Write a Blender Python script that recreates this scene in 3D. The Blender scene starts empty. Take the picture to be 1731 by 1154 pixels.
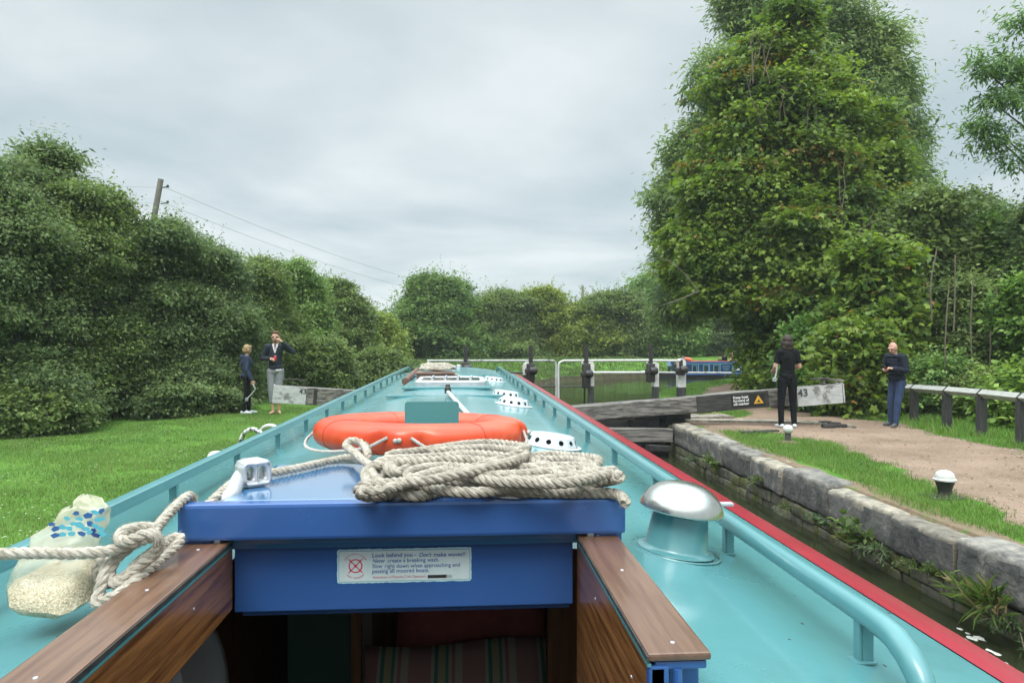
import bpy, bmesh, math, random
import numpy as np
from mathutils import Vector, Matrix, Euler

random.seed(7)
rng = np.random.default_rng(11)
R = math.radians
scene = bpy.context.scene
col = scene.collection

# ------------------------------------------------------------------ camera, sky, sun, exposure
CAM_Z = 1.55
YAW = R(3.98)
cd = bpy.data.cameras.new('camera')
cam = bpy.data.objects.new('camera', cd)
col.objects.link(cam)
cam.location = (0, 0, CAM_Z)
cam.rotation_euler = (R(90), 0, -YAW)
cd.lens = 25
cd.sensor_width = 36
cd.clip_start = 0.05
cd.clip_end = 2000
scene.camera = cam

SUN_EL, SUN_AZ = R(58), R(200)
world = bpy.data.worlds.new('World')
scene.world = world
world.use_nodes = True
wn, wl = world.node_tree.nodes, world.node_tree.links
wn.clear()


def N(nodes, t, **kw):
    n = nodes.new(t)
    for k, v in kw.items():
        if k.startswith('i_'):
            n.inputs[k[2:].replace('_', ' ')].default_value = v
        else:
            setattr(n, k, v)
    return n


w_out = N(wn, 'ShaderNodeOutputWorld')
w_bg = N(wn, 'ShaderNodeBackground')
w_bg.inputs['Strength'].default_value = 0.1
sky = N(wn, 'ShaderNodeTexSky')
sky.sky_type = 'NISHITA'
sky.sun_disc = False
sky.sun_elevation = SUN_EL
sky.sun_rotation = SUN_AZ
tc = N(wn, 'ShaderNodeTexCoord')
sep = N(wn, 'ShaderNodeSeparateXYZ')
wl.new(tc.outputs['Generated'], sep.inputs[0])


def wmath(op, a, b=None, c=None):
    n = N(wn, 'ShaderNodeMath', operation=op)
    for k, v in enumerate((a, b, c)):
        if v is None:
            continue
        if isinstance(v, (int, float)):
            n.inputs[k].default_value = v
        else:
            wl.new(v, n.inputs[k])
    return n.outputs[0]


zc = wmath('MAXIMUM', sep.outputs[2], 0.0)
den = wmath('ADD', zc, 0.10)
cx = wmath('DIVIDE', sep.outputs[0], den)
cy = wmath('DIVIDE', sep.outputs[1], den)
cmb = N(wn, 'ShaderNodeCombineXYZ')
wl.new(cx, cmb.inputs[0]); wl.new(cy, cmb.inputs[1])
cn = N(wn, 'ShaderNodeTexNoise', i_Scale=0.62, i_Detail=6.0, i_Roughness=0.5, i_Distortion=0.25)
wl.new(cmb.outputs[0], cn.inputs['Vector'])
ramp = N(wn, 'ShaderNodeValToRGB')
ramp.color_ramp.elements[0].position = 0.38
ramp.color_ramp.elements[0].color = (3.95, 4.75, 5.05, 1)
ramp.color_ramp.elements[1].position = 0.60
ramp.color_ramp.elements[1].color = (6.15, 6.65, 6.8, 1)
wl.new(cn.outputs['Fac'], ramp.inputs[0])
# an overcast dome is up to three times brighter overhead than at the horizon
zen = N(wn, 'ShaderNodeMapRange')
zen.inputs['From Min'].default_value = 0.45
zen.inputs['From Max'].default_value = 0.85
zen.inputs['To Min'].default_value = 1.0
zen.inputs['To Max'].default_value = 5.6
wl.new(zc, zen.inputs['Value'])
vm = N(wn, 'ShaderNodeVectorMath', operation='SCALE')
wl.new(ramp.outputs[0], vm.inputs[0]); wl.new(zen.outputs[0], vm.inputs['Scale'])
mixw = N(wn, 'ShaderNodeMix', data_type='RGBA')
mixw.inputs[0].default_value = 0.93
wl.new(sky.outputs[0], mixw.inputs[6]); wl.new(vm.outputs[0], mixw.inputs[7])
wl.new(mixw.outputs[2], w_bg.inputs[0])
wl.new(w_bg.outputs[0], w_out.inputs[0])

sd = bpy.data.lights.new('sun', 'SUN')
sd.energy = 1.5
sd.angle = R(25)
sd.color = (1.0, 0.97, 0.92)
sun = bpy.data.objects.new('sun', sd)
col.objects.link(sun)
sun.rotation_euler = (R(90) - SUN_EL, 0, math.pi - SUN_AZ)
sun.location = (0, 0, 30)

scene.view_settings.view_transform = 'Standard'
scene.view_settings.look = 'None'
scene.view_settings.exposure = 0.45
scene.view_settings.gamma = 1.0
scene.cycles.max_bounces = 8
scene.cycles.transparent_max_bounces = 12

# ------------------------------------------------------------------ measuring helpers
FPX = 1731 * 25 / 36.0
CT, ST = math.cos(YAW), math.sin(YAW)


def ray(px, py):
    xc, yc = (px - 865.5) / FPX, (577 - py) / FPX
    return Vector((ST + xc * CT, CT - xc * ST, yc))


def P(px, py, Y):
    """world point seen at a photo pixel, Y metres along the boat"""
    d = ray(px, py)
    return Vector((0, 0, CAM_Z)) + d * (Y / d.y)


def G(px, py, z=0.0):
    """world point seen at a photo pixel, on the level z"""
    d = ray(px, py)
    return Vector((0, 0, CAM_Z)) + d * ((z - CAM_Z) / d.z)


# ------------------------------------------------------------------ materials
MATS = {}


def mat(name, c1, c2=None, rough=0.5, scale=6.0, detail=6.0, metal=0.0, bump=0.0, bscale=None, stretch=(1, 1, 1),
        spec=0.5, coat=0.0, lo=0.35, hi=0.65, rvar=0.0, c3=None, c3scale=2.0, c3lo=0.55, c3hi=0.6, bdist=0.01, sheen=0.0, orand=0.0, speck=None):
    m = bpy.data.materials.new(name)
    m.use_nodes = True
    n, l = m.node_tree.nodes, m.node_tree.links
    b = n['Principled BSDF']
    b.inputs['Roughness'].default_value = rough
    b.inputs['Metallic'].default_value = metal
    b.inputs['Specular IOR Level'].default_value = spec
    b.inputs['Coat Weight'].default_value = coat
    b.inputs['Coat Roughness'].default_value = 0.10
    b.inputs['Coat IOR'].default_value = 1.8 if coat >= 1 else 1.5
    b.inputs['Sheen Weight'].default_value = sheen
    t = N(n, 'ShaderNodeTexCoord')
    mp = N(n, 'ShaderNodeMapping')
    mp.inputs['Scale'].default_value = stretch
    l.new(t.outputs['Object'], mp.inputs[0])
    no = N(n, 'ShaderNodeTexNoise', i_Scale=scale, i_Detail=detail, i_Roughness=0.6)
    l.new(mp.outputs[0], no.inputs['Vector'])
    r = N(n, 'ShaderNodeValToRGB')
    r.color_ramp.elements[0].position = lo
    r.color_ramp.elements[1].position = hi
    c2 = c2 or tuple(x * 0.85 for x in c1)
    r.color_ramp.elements[0].color = (*c2, 1)
    r.color_ramp.elements[1].color = (*c1, 1)
    l.new(no.outputs['Fac'], r.inputs[0])
    out = r.outputs[0]
    if c3:
        n3 = N(n, 'ShaderNodeTexNoise', i_Scale=c3scale, i_Detail=7.0, i_Roughness=0.65)
        l.new(t.outputs['Object'], n3.inputs['Vector'])
        r3 = N(n, 'ShaderNodeValToRGB')
        r3.color_ramp.elements[0].position = c3lo
        r3.color_ramp.elements[1].position = c3hi
        l.new(n3.outputs['Fac'], r3.inputs[0])
        mx = N(n, 'ShaderNodeMix', data_type='RGBA')
        l.new(r3.outputs[0], mx.inputs[0]); l.new(out, mx.inputs[6])
        mx.inputs[7].default_value = (*c3, 1)
        out = mx.outputs[2]
    if speck:
        n4 = N(n, 'ShaderNodeTexNoise', i_Scale=speck[1], i_Detail=2.0)
        l.new(t.outputs['Object'], n4.inputs['Vector'])
        g4 = N(n, 'ShaderNodeMath', operation='GREATER_THAN')
        g4.inputs[1].default_value = speck[2]
        l.new(n4.outputs['Fac'], g4.inputs[0])
        mx4 = N(n, 'ShaderNodeMix', data_type='RGBA')
        l.new(g4.outputs[0], mx4.inputs[0]); l.new(out, mx4.inputs[6])
        mx4.inputs[7].default_value = (*speck[0], 1)
        out = mx4.outputs[2]
    if orand:
        oi = N(n, 'ShaderNodeObjectInfo')
        m2 = N(n, 'ShaderNodeMapRange')
        m2.inputs['To Min'].default_value = 1 - orand
        m2.inputs['To Max'].default_value = 1 + orand
        l.new(oi.outputs['Random'], m2.inputs['Value'])
        sc_ = N(n, 'ShaderNodeVectorMath', operation='SCALE')
        l.new(out, sc_.inputs[0]); l.new(m2.outputs[0], sc_.inputs['Scale'])
        out = sc_.outputs[0]
    l.new(out, b.inputs['Base Color'])
    if rvar:
        mr = N(n, 'ShaderNodeMapRange')
        mr.inputs['To Min'].default_value = max(0.02, rough - rvar)
        mr.inputs['To Max'].default_value = rough + rvar
        l.new(no.outputs['Fac'], mr.inputs['Value'])
        l.new(mr.outputs[0], b.inputs['Roughness'])
    if bump:
        nb = N(n, 'ShaderNodeTexNoise', i_Scale=bscale or scale, i_Detail=5.0)
        l.new(mp.outputs[0], nb.inputs['Vector'])
        bp = N(n, 'ShaderNodeBump', i_Strength=bump, i_Distance=bdist)
        l.new(nb.outputs['Fac'], bp.inputs['Height'])
        l.new(bp.outputs[0], b.inputs['Normal'])
    MATS[name] = m
    return m


def leaf_mat(name, translucent=0.38, rough=0.45):
    m = bpy.data.materials.new(name)
    m.use_nodes = True
    n, l = m.node_tree.nodes, m.node_tree.links
    b = n['Principled BSDF']
    b.inputs['Roughness'].default_value = rough
    b.inputs['Specular IOR Level'].default_value = 0.22
    a = N(n, 'ShaderNodeAttribute', attribute_name='tint')
    l.new(a.outputs['Color'], b.inputs['Base Color'])
    tr = N(n, 'ShaderNodeBsdfTranslucent')
    hs = N(n, 'ShaderNodeHueSaturation')
    hs.inputs['Saturation'].default_value = 1.1
    hs.inputs['Value'].default_value = 1.3
    l.new(a.outputs['Color'], hs.inputs['Color'])
    l.new(hs.outputs[0], tr.inputs[0])
    mx = N(n, 'ShaderNodeMixShader')
    mx.inputs[0].default_value = translucent
    l.new(b.outputs[0], mx.inputs[1]); l.new(tr.outputs[0], mx.inputs[2])
    l.new(mx.outputs[0], n['Material Output'].inputs[0])
    MATS[name] = m
    return m


TEAL = mat('teal_paint', (0.088, 0.255, 0.268), (0.077, 0.23, 0.243), rough=0.27, coat=0.45, spec=0.6, speck=((0.05, 0.045, 0.035), 38, 0.735), scale=1.2, detail=8, bump=0.16, bscale=3.0, rvar=0.1,
           c3=(0.070, 0.190, 0.196), c3scale=3.5, c3lo=0.54, c3hi=0.80, bdist=0.03)
TEAL_PART = mat('teal_paint_worn', (0.084, 0.24, 0.253), (0.074, 0.216, 0.228), rough=0.28, coat=0.3, scale=9, bump=0.08, bscale=14, c3=(0.05, 0.03, 0.02), c3scale=19, c3lo=0.70, c3hi=0.71)
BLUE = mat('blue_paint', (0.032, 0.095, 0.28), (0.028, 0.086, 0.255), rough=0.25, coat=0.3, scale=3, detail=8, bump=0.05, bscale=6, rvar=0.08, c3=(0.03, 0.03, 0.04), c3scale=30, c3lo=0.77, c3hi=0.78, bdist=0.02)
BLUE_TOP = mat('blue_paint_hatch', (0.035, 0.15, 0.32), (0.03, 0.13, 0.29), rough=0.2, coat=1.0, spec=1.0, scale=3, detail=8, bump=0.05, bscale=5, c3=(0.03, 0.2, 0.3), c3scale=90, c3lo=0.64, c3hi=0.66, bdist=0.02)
RED = mat('red_paint', (0.32, 0.019, 0.038), (0.28, 0.016, 0.031), rough=0.3, scale=4, bump=0.05, bscale=9, rvar=0.08)
HULL = mat('hull_black', (0.012, 0.013, 0.014), (0.03, 0.03, 0.028), rough=0.45, scale=5, bump=0.1)
NAVY = mat('navy_paint', (0.012, 0.03, 0.09), (0.015, 0.035, 0.10), rough=0.3)
WHITE = mat('white_paint', (0.60, 0.61, 0.59), (0.50, 0.50, 0.46), rough=0.4, scale=12, c3=(0.32, 0.16, 0.07), c3scale=7, c3lo=0.66, c3hi=0.74, bump=0.1)
WHITE_CLEAN = mat('white_enamel', (0.52, 0.55, 0.56), (0.47, 0.49, 0.50), rough=0.25, scale=8)
ORANGE = mat('orange_plastic', (0.62, 0.062, 0.014), (0.55, 0.05, 0.012), rough=0.33, scale=7, rvar=0.1, c3=(0.72, 0.12, 0.05), c3scale=5, c3lo=0.5, c3hi=0.75, bump=0.05, bscale=40)
ROPE = mat('rope_fibre', (0.43, 0.39, 0.325), (0.25, 0.22, 0.18), rough=0.95, scale=60, bump=0.5, bscale=260, spec=0.1, c3=(0.24, 0.21, 0.17), c3scale=9, c3lo=0.58, c3hi=0.78, bdist=0.002)
ROPE_PALE = mat('pale_rope_fibre', (0.50, 0.46, 0.39), (0.33, 0.29, 0.235), rough=0.95, scale=60, bump=0.5, bscale=260, spec=0.1, c3=(0.34, 0.30, 0.25), c3scale=9, c3lo=0.6, c3hi=0.8, bdist=0.002)
CORD = mat('white_cord', (0.46, 0.43, 0.40), (0.34, 0.31, 0.28), rough=0.9, scale=80)
ALU = mat('cast_aluminium', (0.56, 0.58, 0.60), (0.42, 0.43, 0.45), rough=0.45, metal=0.45, scale=14, rvar=0.12, bump=0.12, bscale=50, bdist=0.003)
CHROME = mat('polished_steel', (0.56, 0.57, 0.54), (0.44, 0.43, 0.38), rough=0.26, metal=1.0, scale=7, rvar=0.12, bump=0.12, bscale=9, bdist=0.01)
BLACK = mat('black_iron', (0.018, 0.018, 0.02), (0.035, 0.03, 0.026), rough=0.5, scale=14, bump=0.2, bscale=30)
DARK = mat('dark_gap', (0.008, 0.008, 0.008), rough=0.9)


def wood_mat(name, ca, cb, rough, stretch, bump=0.15, coat=0.0, scale=3.0):
    m = mat(name, ca, cb, rough=rough, scale=scale, detail=9, stretch=stretch, bump=bump, bscale=scale * 1.5, coat=coat, lo=0.38, hi=0.62, bdist=0.004)
    return m


VARNISH = wood_mat('varnished_wood', (0.30, 0.13, 0.042), (0.10, 0.036, 0.012), 0.3, (26, 1.3, 26), 0.10, coat=0.4)
VARNISH_CAP = wood_mat('varnished_wood_cap', (0.165, 0.088, 0.052), (0.10, 0.048, 0.027), 0.36, (26, 1.4, 26), 0.12, coat=0.3)
OLD_WOOD = wood_mat('weathered_timber', (0.23, 0.21, 0.185), (0.045, 0.042, 0.038), 0.85, (1.2, 14, 14), 0.6, scale=2.0)
DARK_WOOD = wood_mat('tarred_timber', (0.05, 0.047, 0.043), (0.016, 0.016, 0.016), 0.7, (1.5, 14, 14), 0.6, scale=2.0)
BROWN_WOOD = wood_mat('brown_timber', (0.17, 0.085, 0.06), (0.09, 0.042, 0.03), 0.6, (12, 1.5, 12), 0.3)
POST_WOOD = wood_mat('post_timber', (0.06, 0.055, 0.052), (0.02, 0.02, 0.022), 0.7, (14, 14, 1.5), 0.4)
BARK = mat('bark', (0.13, 0.105, 0.08), (0.05, 0.042, 0.034), rough=0.9, scale=9, stretch=(3, 3, 0.6), bump=0.6, bscale=8)
TWIG = mat('twig_bark', (0.20, 0.165, 0.125), (0.11, 0.09, 0.07), rough=0.9, scale=9)
LEAF = leaf_mat('leaf')
GRASSM = leaf_mat('grass_blade', 0.35, 0.5)

# ------------------------------------------------------------------ object helpers
WLOC = {}


def tag(o, label=None, cat=None, group=None, kind=None):
    if label: o['label'] = label
    if cat: o['category'] = cat
    if group: o['group'] = group
    if kind: o['kind'] = kind
    return o


def empty(name, loc, label, cat, group=None, rz=0.0):
    o = bpy.data.objects.new(name, None)
    col.objects.link(o)
    o.empty_display_size = 0.1
    o.location = loc
    o.rotation_euler = (0, 0, rz)
    WLOC[o] = Vector(loc)
    return tag(o, label, cat, group)


def link(name, me, material, parent=None, smooth=False, offset=True):
    o = bpy.data.objects.new(name, me)
    col.objects.link(o)
    if material is not None and not me.materials:
        me.materials.append(material)
    if parent is not None:
        o.parent = parent
        WLOC[o] = WLOC[parent]
        if offset and WLOC[parent].length > 0:
            me.transform(Matrix.Translation(-WLOC[parent]))
    else:
        WLOC[o] = Vector((0, 0, 0))
    if smooth:
        me.shade_smooth()
    return o


def copy_tree(o, parent=None):
    c = o.copy()
    col.objects.link(c)
    c.parent = parent
    WLOC[c] = WLOC[o]
    for ch in [x for x in bpy.data.objects if x.parent == o]:
        copy_tree(ch, c)
    return c


def frames(pts):
    """parallel transport frames along a polyline"""
    pts = [Vector(p) for p in pts]
    T = []
    for i in range(len(pts)):
        a = pts[max(i - 1, 0)]; b = pts[min(i + 1, len(pts) - 1)]
        t = (b - a)
        T.append(t.normalized() if t.length > 1e-9 else Vector((0, 1, 0)))
    u = T[0].orthogonal().normalized()
    out = []
    for i in range(len(pts)):
        u = u - T[i] * u.dot(T[i])
        u = u.normalized() if u.length > 1e-6 else T[i].orthogonal().normalized()
        out.append((pts[i], u, T[i].cross(u)))
    return out


def spline(ctrl, step):
    """Catmull-Rom through the control points, roughly every `step` metres"""
    c = [Vector(p) for p in ctrl]
    c = [c[0] * 2 - c[1]] + c + [c[-1] * 2 - c[-2]]
    out = []
    for i in range(1, len(c) - 2):
        p0, p1, p2, p3 = c[i - 1:i + 3]
        n = max(2, int((p2 - p1).length / step))
        for k in range(n):
            t = k / n
            out.append(0.5 * ((2 * p1) + (p2 - p0) * t + (2 * p0 - 5 * p1 + 4 * p2 - p3) * t * t + (3 * p1 - p0 - 3 * p2 + p3) * t ** 3))
    out.append(c[-2])
    return out


class MB:
    def __init__(self):
        self.v = []; self.f = []; self.mi = []; self.cur = 0

    def add(self, vs, fs):
        o = len(self.v)
        self.v += [tuple(x) for x in vs]
        self.f += [tuple(i + o for i in f) for f in fs]
        self.mi += [self.cur] * len(fs)
        return self

    def box(self, c, s, m=None, bev=0.0, rz=0.0):
        hx, hy, hz = s[0] / 2, s[1] / 2, s[2] / 2
        if bev > 0:
            b = min(bev, hx * 0.9, hy * 0.9, hz * 0.9)
            bm = bmesh.new()
            bmesh.ops.create_cube(bm, size=1)
            for v in bm.verts:
                v.co = Vector((v.co.x * s[0], v.co.y * s[1], v.co.z * s[2]))
            bmesh.ops.bevel(bm, geom=list(bm.edges), offset=b, segments=2, affect='EDGES', profile=0.6)
            vs = [v.co.copy() for v in bm.verts]
            bm.verts.index_update()
            fs = [[v.index for v in f.verts] for f in bm.faces]
            bm.free()
        else:
            vs = [Vector((x, y, z)) for x in (-hx, hx) for y in (-hy, hy) for z in (-hz, hz)]
            fs = [(0, 1, 3, 2), (4, 6, 7, 5), (0, 4, 5, 1), (2, 3, 7, 6), (0, 2, 6, 4), (1, 5, 7, 3)]
        M = m if m is not None else Matrix.Translation(Vector(c)) @ Matrix.Rotation(rz, 4, 'Z')
        return self.add([M @ v for v in vs], fs)

    def beam(self, a, b, w, h, bev=0.0, up=Vector((0, 0, 1))):
        """a square bar from a to b, w wide and h tall"""
        a, b = Vector(a), Vector(b)
        x = (b - a); L = x.length; x = x.normalized()
        y = up.cross(x).normalized(); z = x.cross(y)
        M = Matrix((x, y, z)).transposed().to_4x4()
        M.translation = (a + b) / 2
        return self.box(None, (L, w, h), M, bev)

    def tube(self, pts, r, n=8, cap=True):
        fr = frames(pts)
        rs = r if hasattr(r, '__len__') else [r] * len(fr)
        vs = []
        for (p, u, w), rr in zip(fr, rs):
            for k in range(n):
                a = 2 * math.pi * k / n
                vs.append(p + u * (math.cos(a) * rr) + w * (math.sin(a) * rr))
        fs = []
        for i in range(len(fr) - 1):
            for k in range(n):
                k2 = (k + 1) % n
                fs.append((i * n + k, i * n + k2, (i + 1) * n + k2, (i + 1) * n + k))
        if cap:
            fs.append(tuple(range(n - 1, -1, -1)))
            o = (len(fr) - 1) * n
            fs.append(tuple(range(o, o + n)))
        return self.add(vs, fs)

    def lathe(self, prof, n=24, M=None, cap=True):
        M = M or Matrix()
        vs = []
        for r, z in prof:
            for k in range(n):
                a = 2 * math.pi * k / n
                vs.append(M @ Vector((r * math.cos(a), r * math.sin(a), z)))
        fs = []
        for i in range(len(prof) - 1):
            for k in range(n):
                k2 = (k + 1) % n
                fs.append((i * n + k, i * n + k2, (i + 1) * n + k2, (i + 1) * n + k))
        if cap:
            fs.append(tuple(range(n - 1, -1, -1)))
            o = (len(prof) - 1) * n
            fs.append(tuple(range(o, o + n)))
        return self.add(vs, fs)

    def ball(self, c, r, n=12, M=None):
        c = Vector(c)
        rr = r if hasattr(r, '__len__') else (r, r, r)
        vs, fs = [], []
        h = n // 2
        for i in range(h + 1):
            t = math.pi * i / h
            for k in range(n):
                a = 2 * math.pi * k / n
                v = Vector((rr[0] * math.sin(t) * math.cos(a), rr[1] * math.sin(t) * math.sin(a), rr[2] * math.cos(t)))
                vs.append((M @ v if M else v) + c)
        for i in range(h):
            for k in range(n):
                k2 = (k + 1) % n
                fs.append((i * n + k, (i + 1) * n + k, (i + 1) * n + k2, i * n + k2))
        return self.add(vs, fs)

    def mesh(self, name):
        me = bpy.data.meshes.new(name)
        me.from_pydata(self.v, [], self.f)
        me.update()
        return me

    def build(self, name, material, parent=None, smooth=False, mats=None):
        me = self.mesh(name)
        bm = bmesh.new(); bm.from_mesh(me)
        bmesh.ops.remove_doubles(bm, verts=bm.verts, dist=1e-6)
        bmesh.ops.recalc_face_normals(bm, faces=bm.faces)
        bm.to_mesh(me); bm.free()
        o = link(name, me, material, parent)
        if smooth:
            me.shade_smooth()
            try:
                me.set_sharp_from_angle(angle=R(40))
            except Exception:
                pass
        return o


def blob(name, caps, voxel, material, parent=None, smooth_it=4):
    """one continuous skin grown over tapered limbs: caps = (p0, r0, p1, r1) or ('e', centre, radii)"""
    b = MB()
    for c in caps:
        if c[0] == 'e':
            b.ball(c[1], c[2], 16)
        else:
            p0, r0, p1, r1 = c
            p0, p1 = Vector(p0), Vector(p1)
            b.ball(p0, r0, 12); b.ball(p1, r1, 12)
            if (p1 - p0).length > 1e-4:
                b.tube([p0, (p0 + p1) / 2, p1], [r0, (r0 + r1) / 2, r1], 12)
    me = b.mesh(name)
    o = bpy.data.objects.new('temporary', me)
    col.objects.link(o)
    rm = o.modifiers.new('r', 'REMESH'); rm.mode = 'VOXEL'; rm.voxel_size = voxel
    sm = o.modifiers.new('s', 'SMOOTH'); sm.iterations = smooth_it; sm.factor = 0.5
    dg = bpy.context.evaluated_depsgraph_get()
    out = bpy.data.meshes.new_from_object(o.evaluated_get(dg))
    out.name = name
    bpy.data.objects.remove(o); bpy.data.meshes.remove(me)
    out.materials.clear()
    return link(name, out, material, parent, smooth=True)


def instance_mesh(name, tv, tf, pos, ax, ay, az, size, tint, material, parent=None, kind=None):
    """many small leaves or blades merged into one mesh: template tv, tf set at pos with axes ax, ay, az"""
    tv = np.asarray(tv, float); n = len(pos); k = len(tv)
    size = np.asarray(size, float).reshape(n, 1, 1)
    v = pos[:, None, :] + size * (tv[None, :, 0:1] * ax[:, None, :] + tv[None, :, 1:2] * ay[:, None, :] + tv[None, :, 2:3] * az[:, None, :])
    if parent is not None:
        v = v - np.array(WLOC[parent])
    v = v.reshape(-1, 3)
    lens = [len(f) for f in tf]
    flat = np.concatenate([np.asarray(f) for f in tf])
    loops = (np.arange(n)[:, None] * k + flat[None, :]).reshape(-1)
    tot = np.tile(np.array(lens), n)
    start = np.concatenate([[0], np.cumsum(tot)[:-1]])
    me = bpy.data.meshes.new(name)
    me.vertices.add(len(v)); me.vertices.foreach_set('co', v.astype(np.float32).ravel())
    me.loops.add(len(loops)); me.loops.foreach_set('vertex_index', loops.astype(np.int32))
    me.polygons.add(len(tot)); me.polygons.foreach_set('loop_start', start.astype(np.int32))
    me.polygons.foreach_set('loop_total', tot.astype(np.int32))
    a = me.color_attributes.new('tint', 'FLOAT_COLOR', 'POINT')
    c = np.ones((n, k, 4), np.float32); c[:, :, :3] = np.asarray(tint)[:, None, :]
    a.data.foreach_set('color', c.ravel())
    me.update(calc_edges=True)
    return link(name, me, material, parent, offset=False)


def norm(a):
    return a / np.maximum(np.linalg.norm(a, axis=1, keepdims=True), 1e-9)


LEAF_OVAL = ([(0, 0, 0), (0.30, 0.42, 0.06), (0.0, 1.0, -0.05), (-0.30, 0.42, 0.06)], [(0, 1, 2), (0, 2, 3)])
LEAF_THIN = ([(0, 0, 0), (0.15, 0.45, 0.03), (0.0, 1.0, -0.08), (-0.15, 0.45, 0.03)], [(0, 1, 2), (0, 2, 3)])
LEAF_LOBED = ([(0, 0, 0), (0.30, -0.04, -.02), (0.22, 0.26, .03), (0.52, 0.46, -.04), (0.2, 0.56, .03), (0.0, 1.0, -0.12), (-0.2, 0.56, .03),
               (-0.52, 0.46, -.04), (-0.22, 0.26, .03), (-0.30, -0.04, -.02)],
              [(0, 1, 2), (0, 2, 3, 4), (0, 4, 5, 6), (0, 6, 7, 8), (0, 8, 9)])
BLADE = ([(-0.5, 0, 0), (0.5, 0, 0), (0.28, 0.15, 0.6), (0.0, 0.5, 1.0), (-0.28, 0.15, 0.6)], [(0, 1, 2, 4), (4, 2, 3)])


def foliage(name, lobes, parent, leaf, size, cl_per_m2, per_cluster, spread, tints, droop=0.2, sprigs=0.4, tip=None, tip_p=0.0,
            fill=0.5, bottom=-0.5, inner=0.7, seed=1, flat=0.42, rough_n=6, rough_f=0.40, spl=1.15, loose=0.26, bright=1.85):
    """leaf clumps spread over the outer shell of the lobes, loose shoots beyond it and a sparse fill inside"""
    g = np.random.default_rng(seed)
    C, Nn, Sp, kind = [], [], [], []
    L = [(np.array(c), np.array(r) * 0.86) for c, r in lobes]
    for c, r in list(L):
        for _ in range(rough_n):
            d = norm(g.normal(size=(1, 3)) + np.array([[0, -0.25, 0.25]]))[0]
            L.append((c + d * r * (0.62 + 0.42 * g.random()), r * rough_f * (0.45 + 0.8 * g.random())))
    for c, r in L:
        area = 4 * math.pi * (np.prod(r) ** (2 / 3))
        n = max(6, int(area * cl_per_m2))
        d = norm(g.normal(size=(n, 3)))
        d = d[(d[:, 2] > bottom) | (g.random(n) < 0.25)]
        # a lumpy radius
        ph = g.random(6) * 6.28
        lump = 1 + 0.13 * np.sin(3 * d[:, 0] * 2 + ph[0]) + 0.10 * np.sin(4 * d[:, 1] * 2 + ph[1]) + 0.09 * np.sin(5 * d[:, 2] * 2 + ph[2])
        u = lump * (1 - np.abs(g.normal(0, loose, len(d))) + np.abs(g.normal(0, loose * 0.35, len(d))))
        p = c + d * r * u[:, None]
        vc = norm(-c[None, :] + np.array([[0, 0, CAM_Z]]))[0]
        keep = ((d @ vc) > -0.25) | (g.random(len(d)) < 0.3)
        for c2, r2 in L:
            if c2 is c: continue
            keep &= (((p - c2) / r2) ** 2).sum(1) > inner ** 2
        p, d2 = p[keep], d[keep]
        nn = norm(d2 / r)
        C.append(p); Nn.append(nn); kind.append(np.zeros(len(p)))
        m = int(len(d) * fill)
        d3 = norm(g.normal(size=(m, 3)))
        C.append(c + d3 * r * (0.35 + 0.4 * g.random((m, 1)))); Nn.append(d3); kind.append(np.ones(m))
    C = np.concatenate(C); Nn = np.concatenate(Nn); kind = np.concatenate(kind)
    n = len(C)
    t1, t2 = np.array(tints[0]), np.array(tints[1])
    ct = np.clip(g.normal(0.5, 0.33, n), 0, 1)
    pos, nor, tint, dirs = [], [], [], []
    k = per_cluster
    off = g.normal(size=(n, k, 3)) * spread
    off -= Nn[:, None, :] * (np.einsum('nkj,nj->nk', off, Nn)[:, :, None]) * 0.55
    off[:, :, 2] *= flat
    pos = (C[:, None, :] + off).reshape(-1, 3)
    Nr = np.repeat(Nn, k, 0)
    cl = np.repeat(ct, k)
    isfill = np.repeat(kind, k)
    up = np.array([0, 0, 1.0])
    outd = norm(off.reshape(-1, 3)) * 0.5 + Nr * 0.7
    if sprigs > 0:
        idx = np.where(kind == 0)[0]
        idx = g.choice(idx, int(len(idx) * sprigs))
        q = 14
        dd = norm(Nn[idx] * 0.9 + up * 0.35 + g.normal(size=(len(idx), 3)) * 0.45)
        ln = spl * spread * (0.9 + 2.2 * g.random(len(idx)) ** 2)
        s = np.linspace(0.0, 1, q)
        sp = C[idx][:, None, :] + dd[:, None, :] * (ln[:, None] * s[None, :])[:, :, None] + g.normal(size=(len(idx), q, 3)) * size * 0.28
        pos = np.concatenate([pos, sp.reshape(-1, 3)])
        Nr = np.concatenate([Nr, np.repeat(Nn[idx], q, 0)])
        cl = np.concatenate([cl, np.repeat(np.clip(ct[idx] + 0.25, 0, 1), q)])
        isfill = np.concatenate([isfill, np.zeros(len(idx) * q)])
        outd = np.concatenate([outd, np.repeat(dd, q, 0) * 0.5 + g.normal(size=(len(idx) * q, 3)) * 0.5])
    N_ = len(pos)
    nz = norm(up * 0.75 + Nr * 0.4 + g.normal(size=(N_, 3)) * 0.45)
    ty = outd + g.normal(size=(N_, 3)) * 0.45 - up * droop
    ty = norm(ty - nz * (ty * nz).sum(1, keepdims=True))
    tx = np.cross(ty, nz)
    lum = np.clip(cl + g.normal(0, 0.16, N_), 0, 1)[:, None]
    tint = t1 * (1 - lum) + t2 * lum
    tint = tint * (1 + g.normal(0, 0.10, (N_, 1))) * np.array([bright * 1.2, bright * 1.0, bright * 0.85])
    if tip is not None:
        pick = (g.random(n) < tip_p)
        pk = np.zeros(N_, bool); pk[:n * k] = np.repeat(pick & (kind == 0), k)
        pk &= g.random(N_) < 0.6
        tint[pk] = np.array(tip) * (0.75 + 0.5 * g.random((pk.sum(), 1)))
    sz = size * (0.65 + 0.6 * g.random(N_)) * (1 + 0.5 * isfill)
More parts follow.
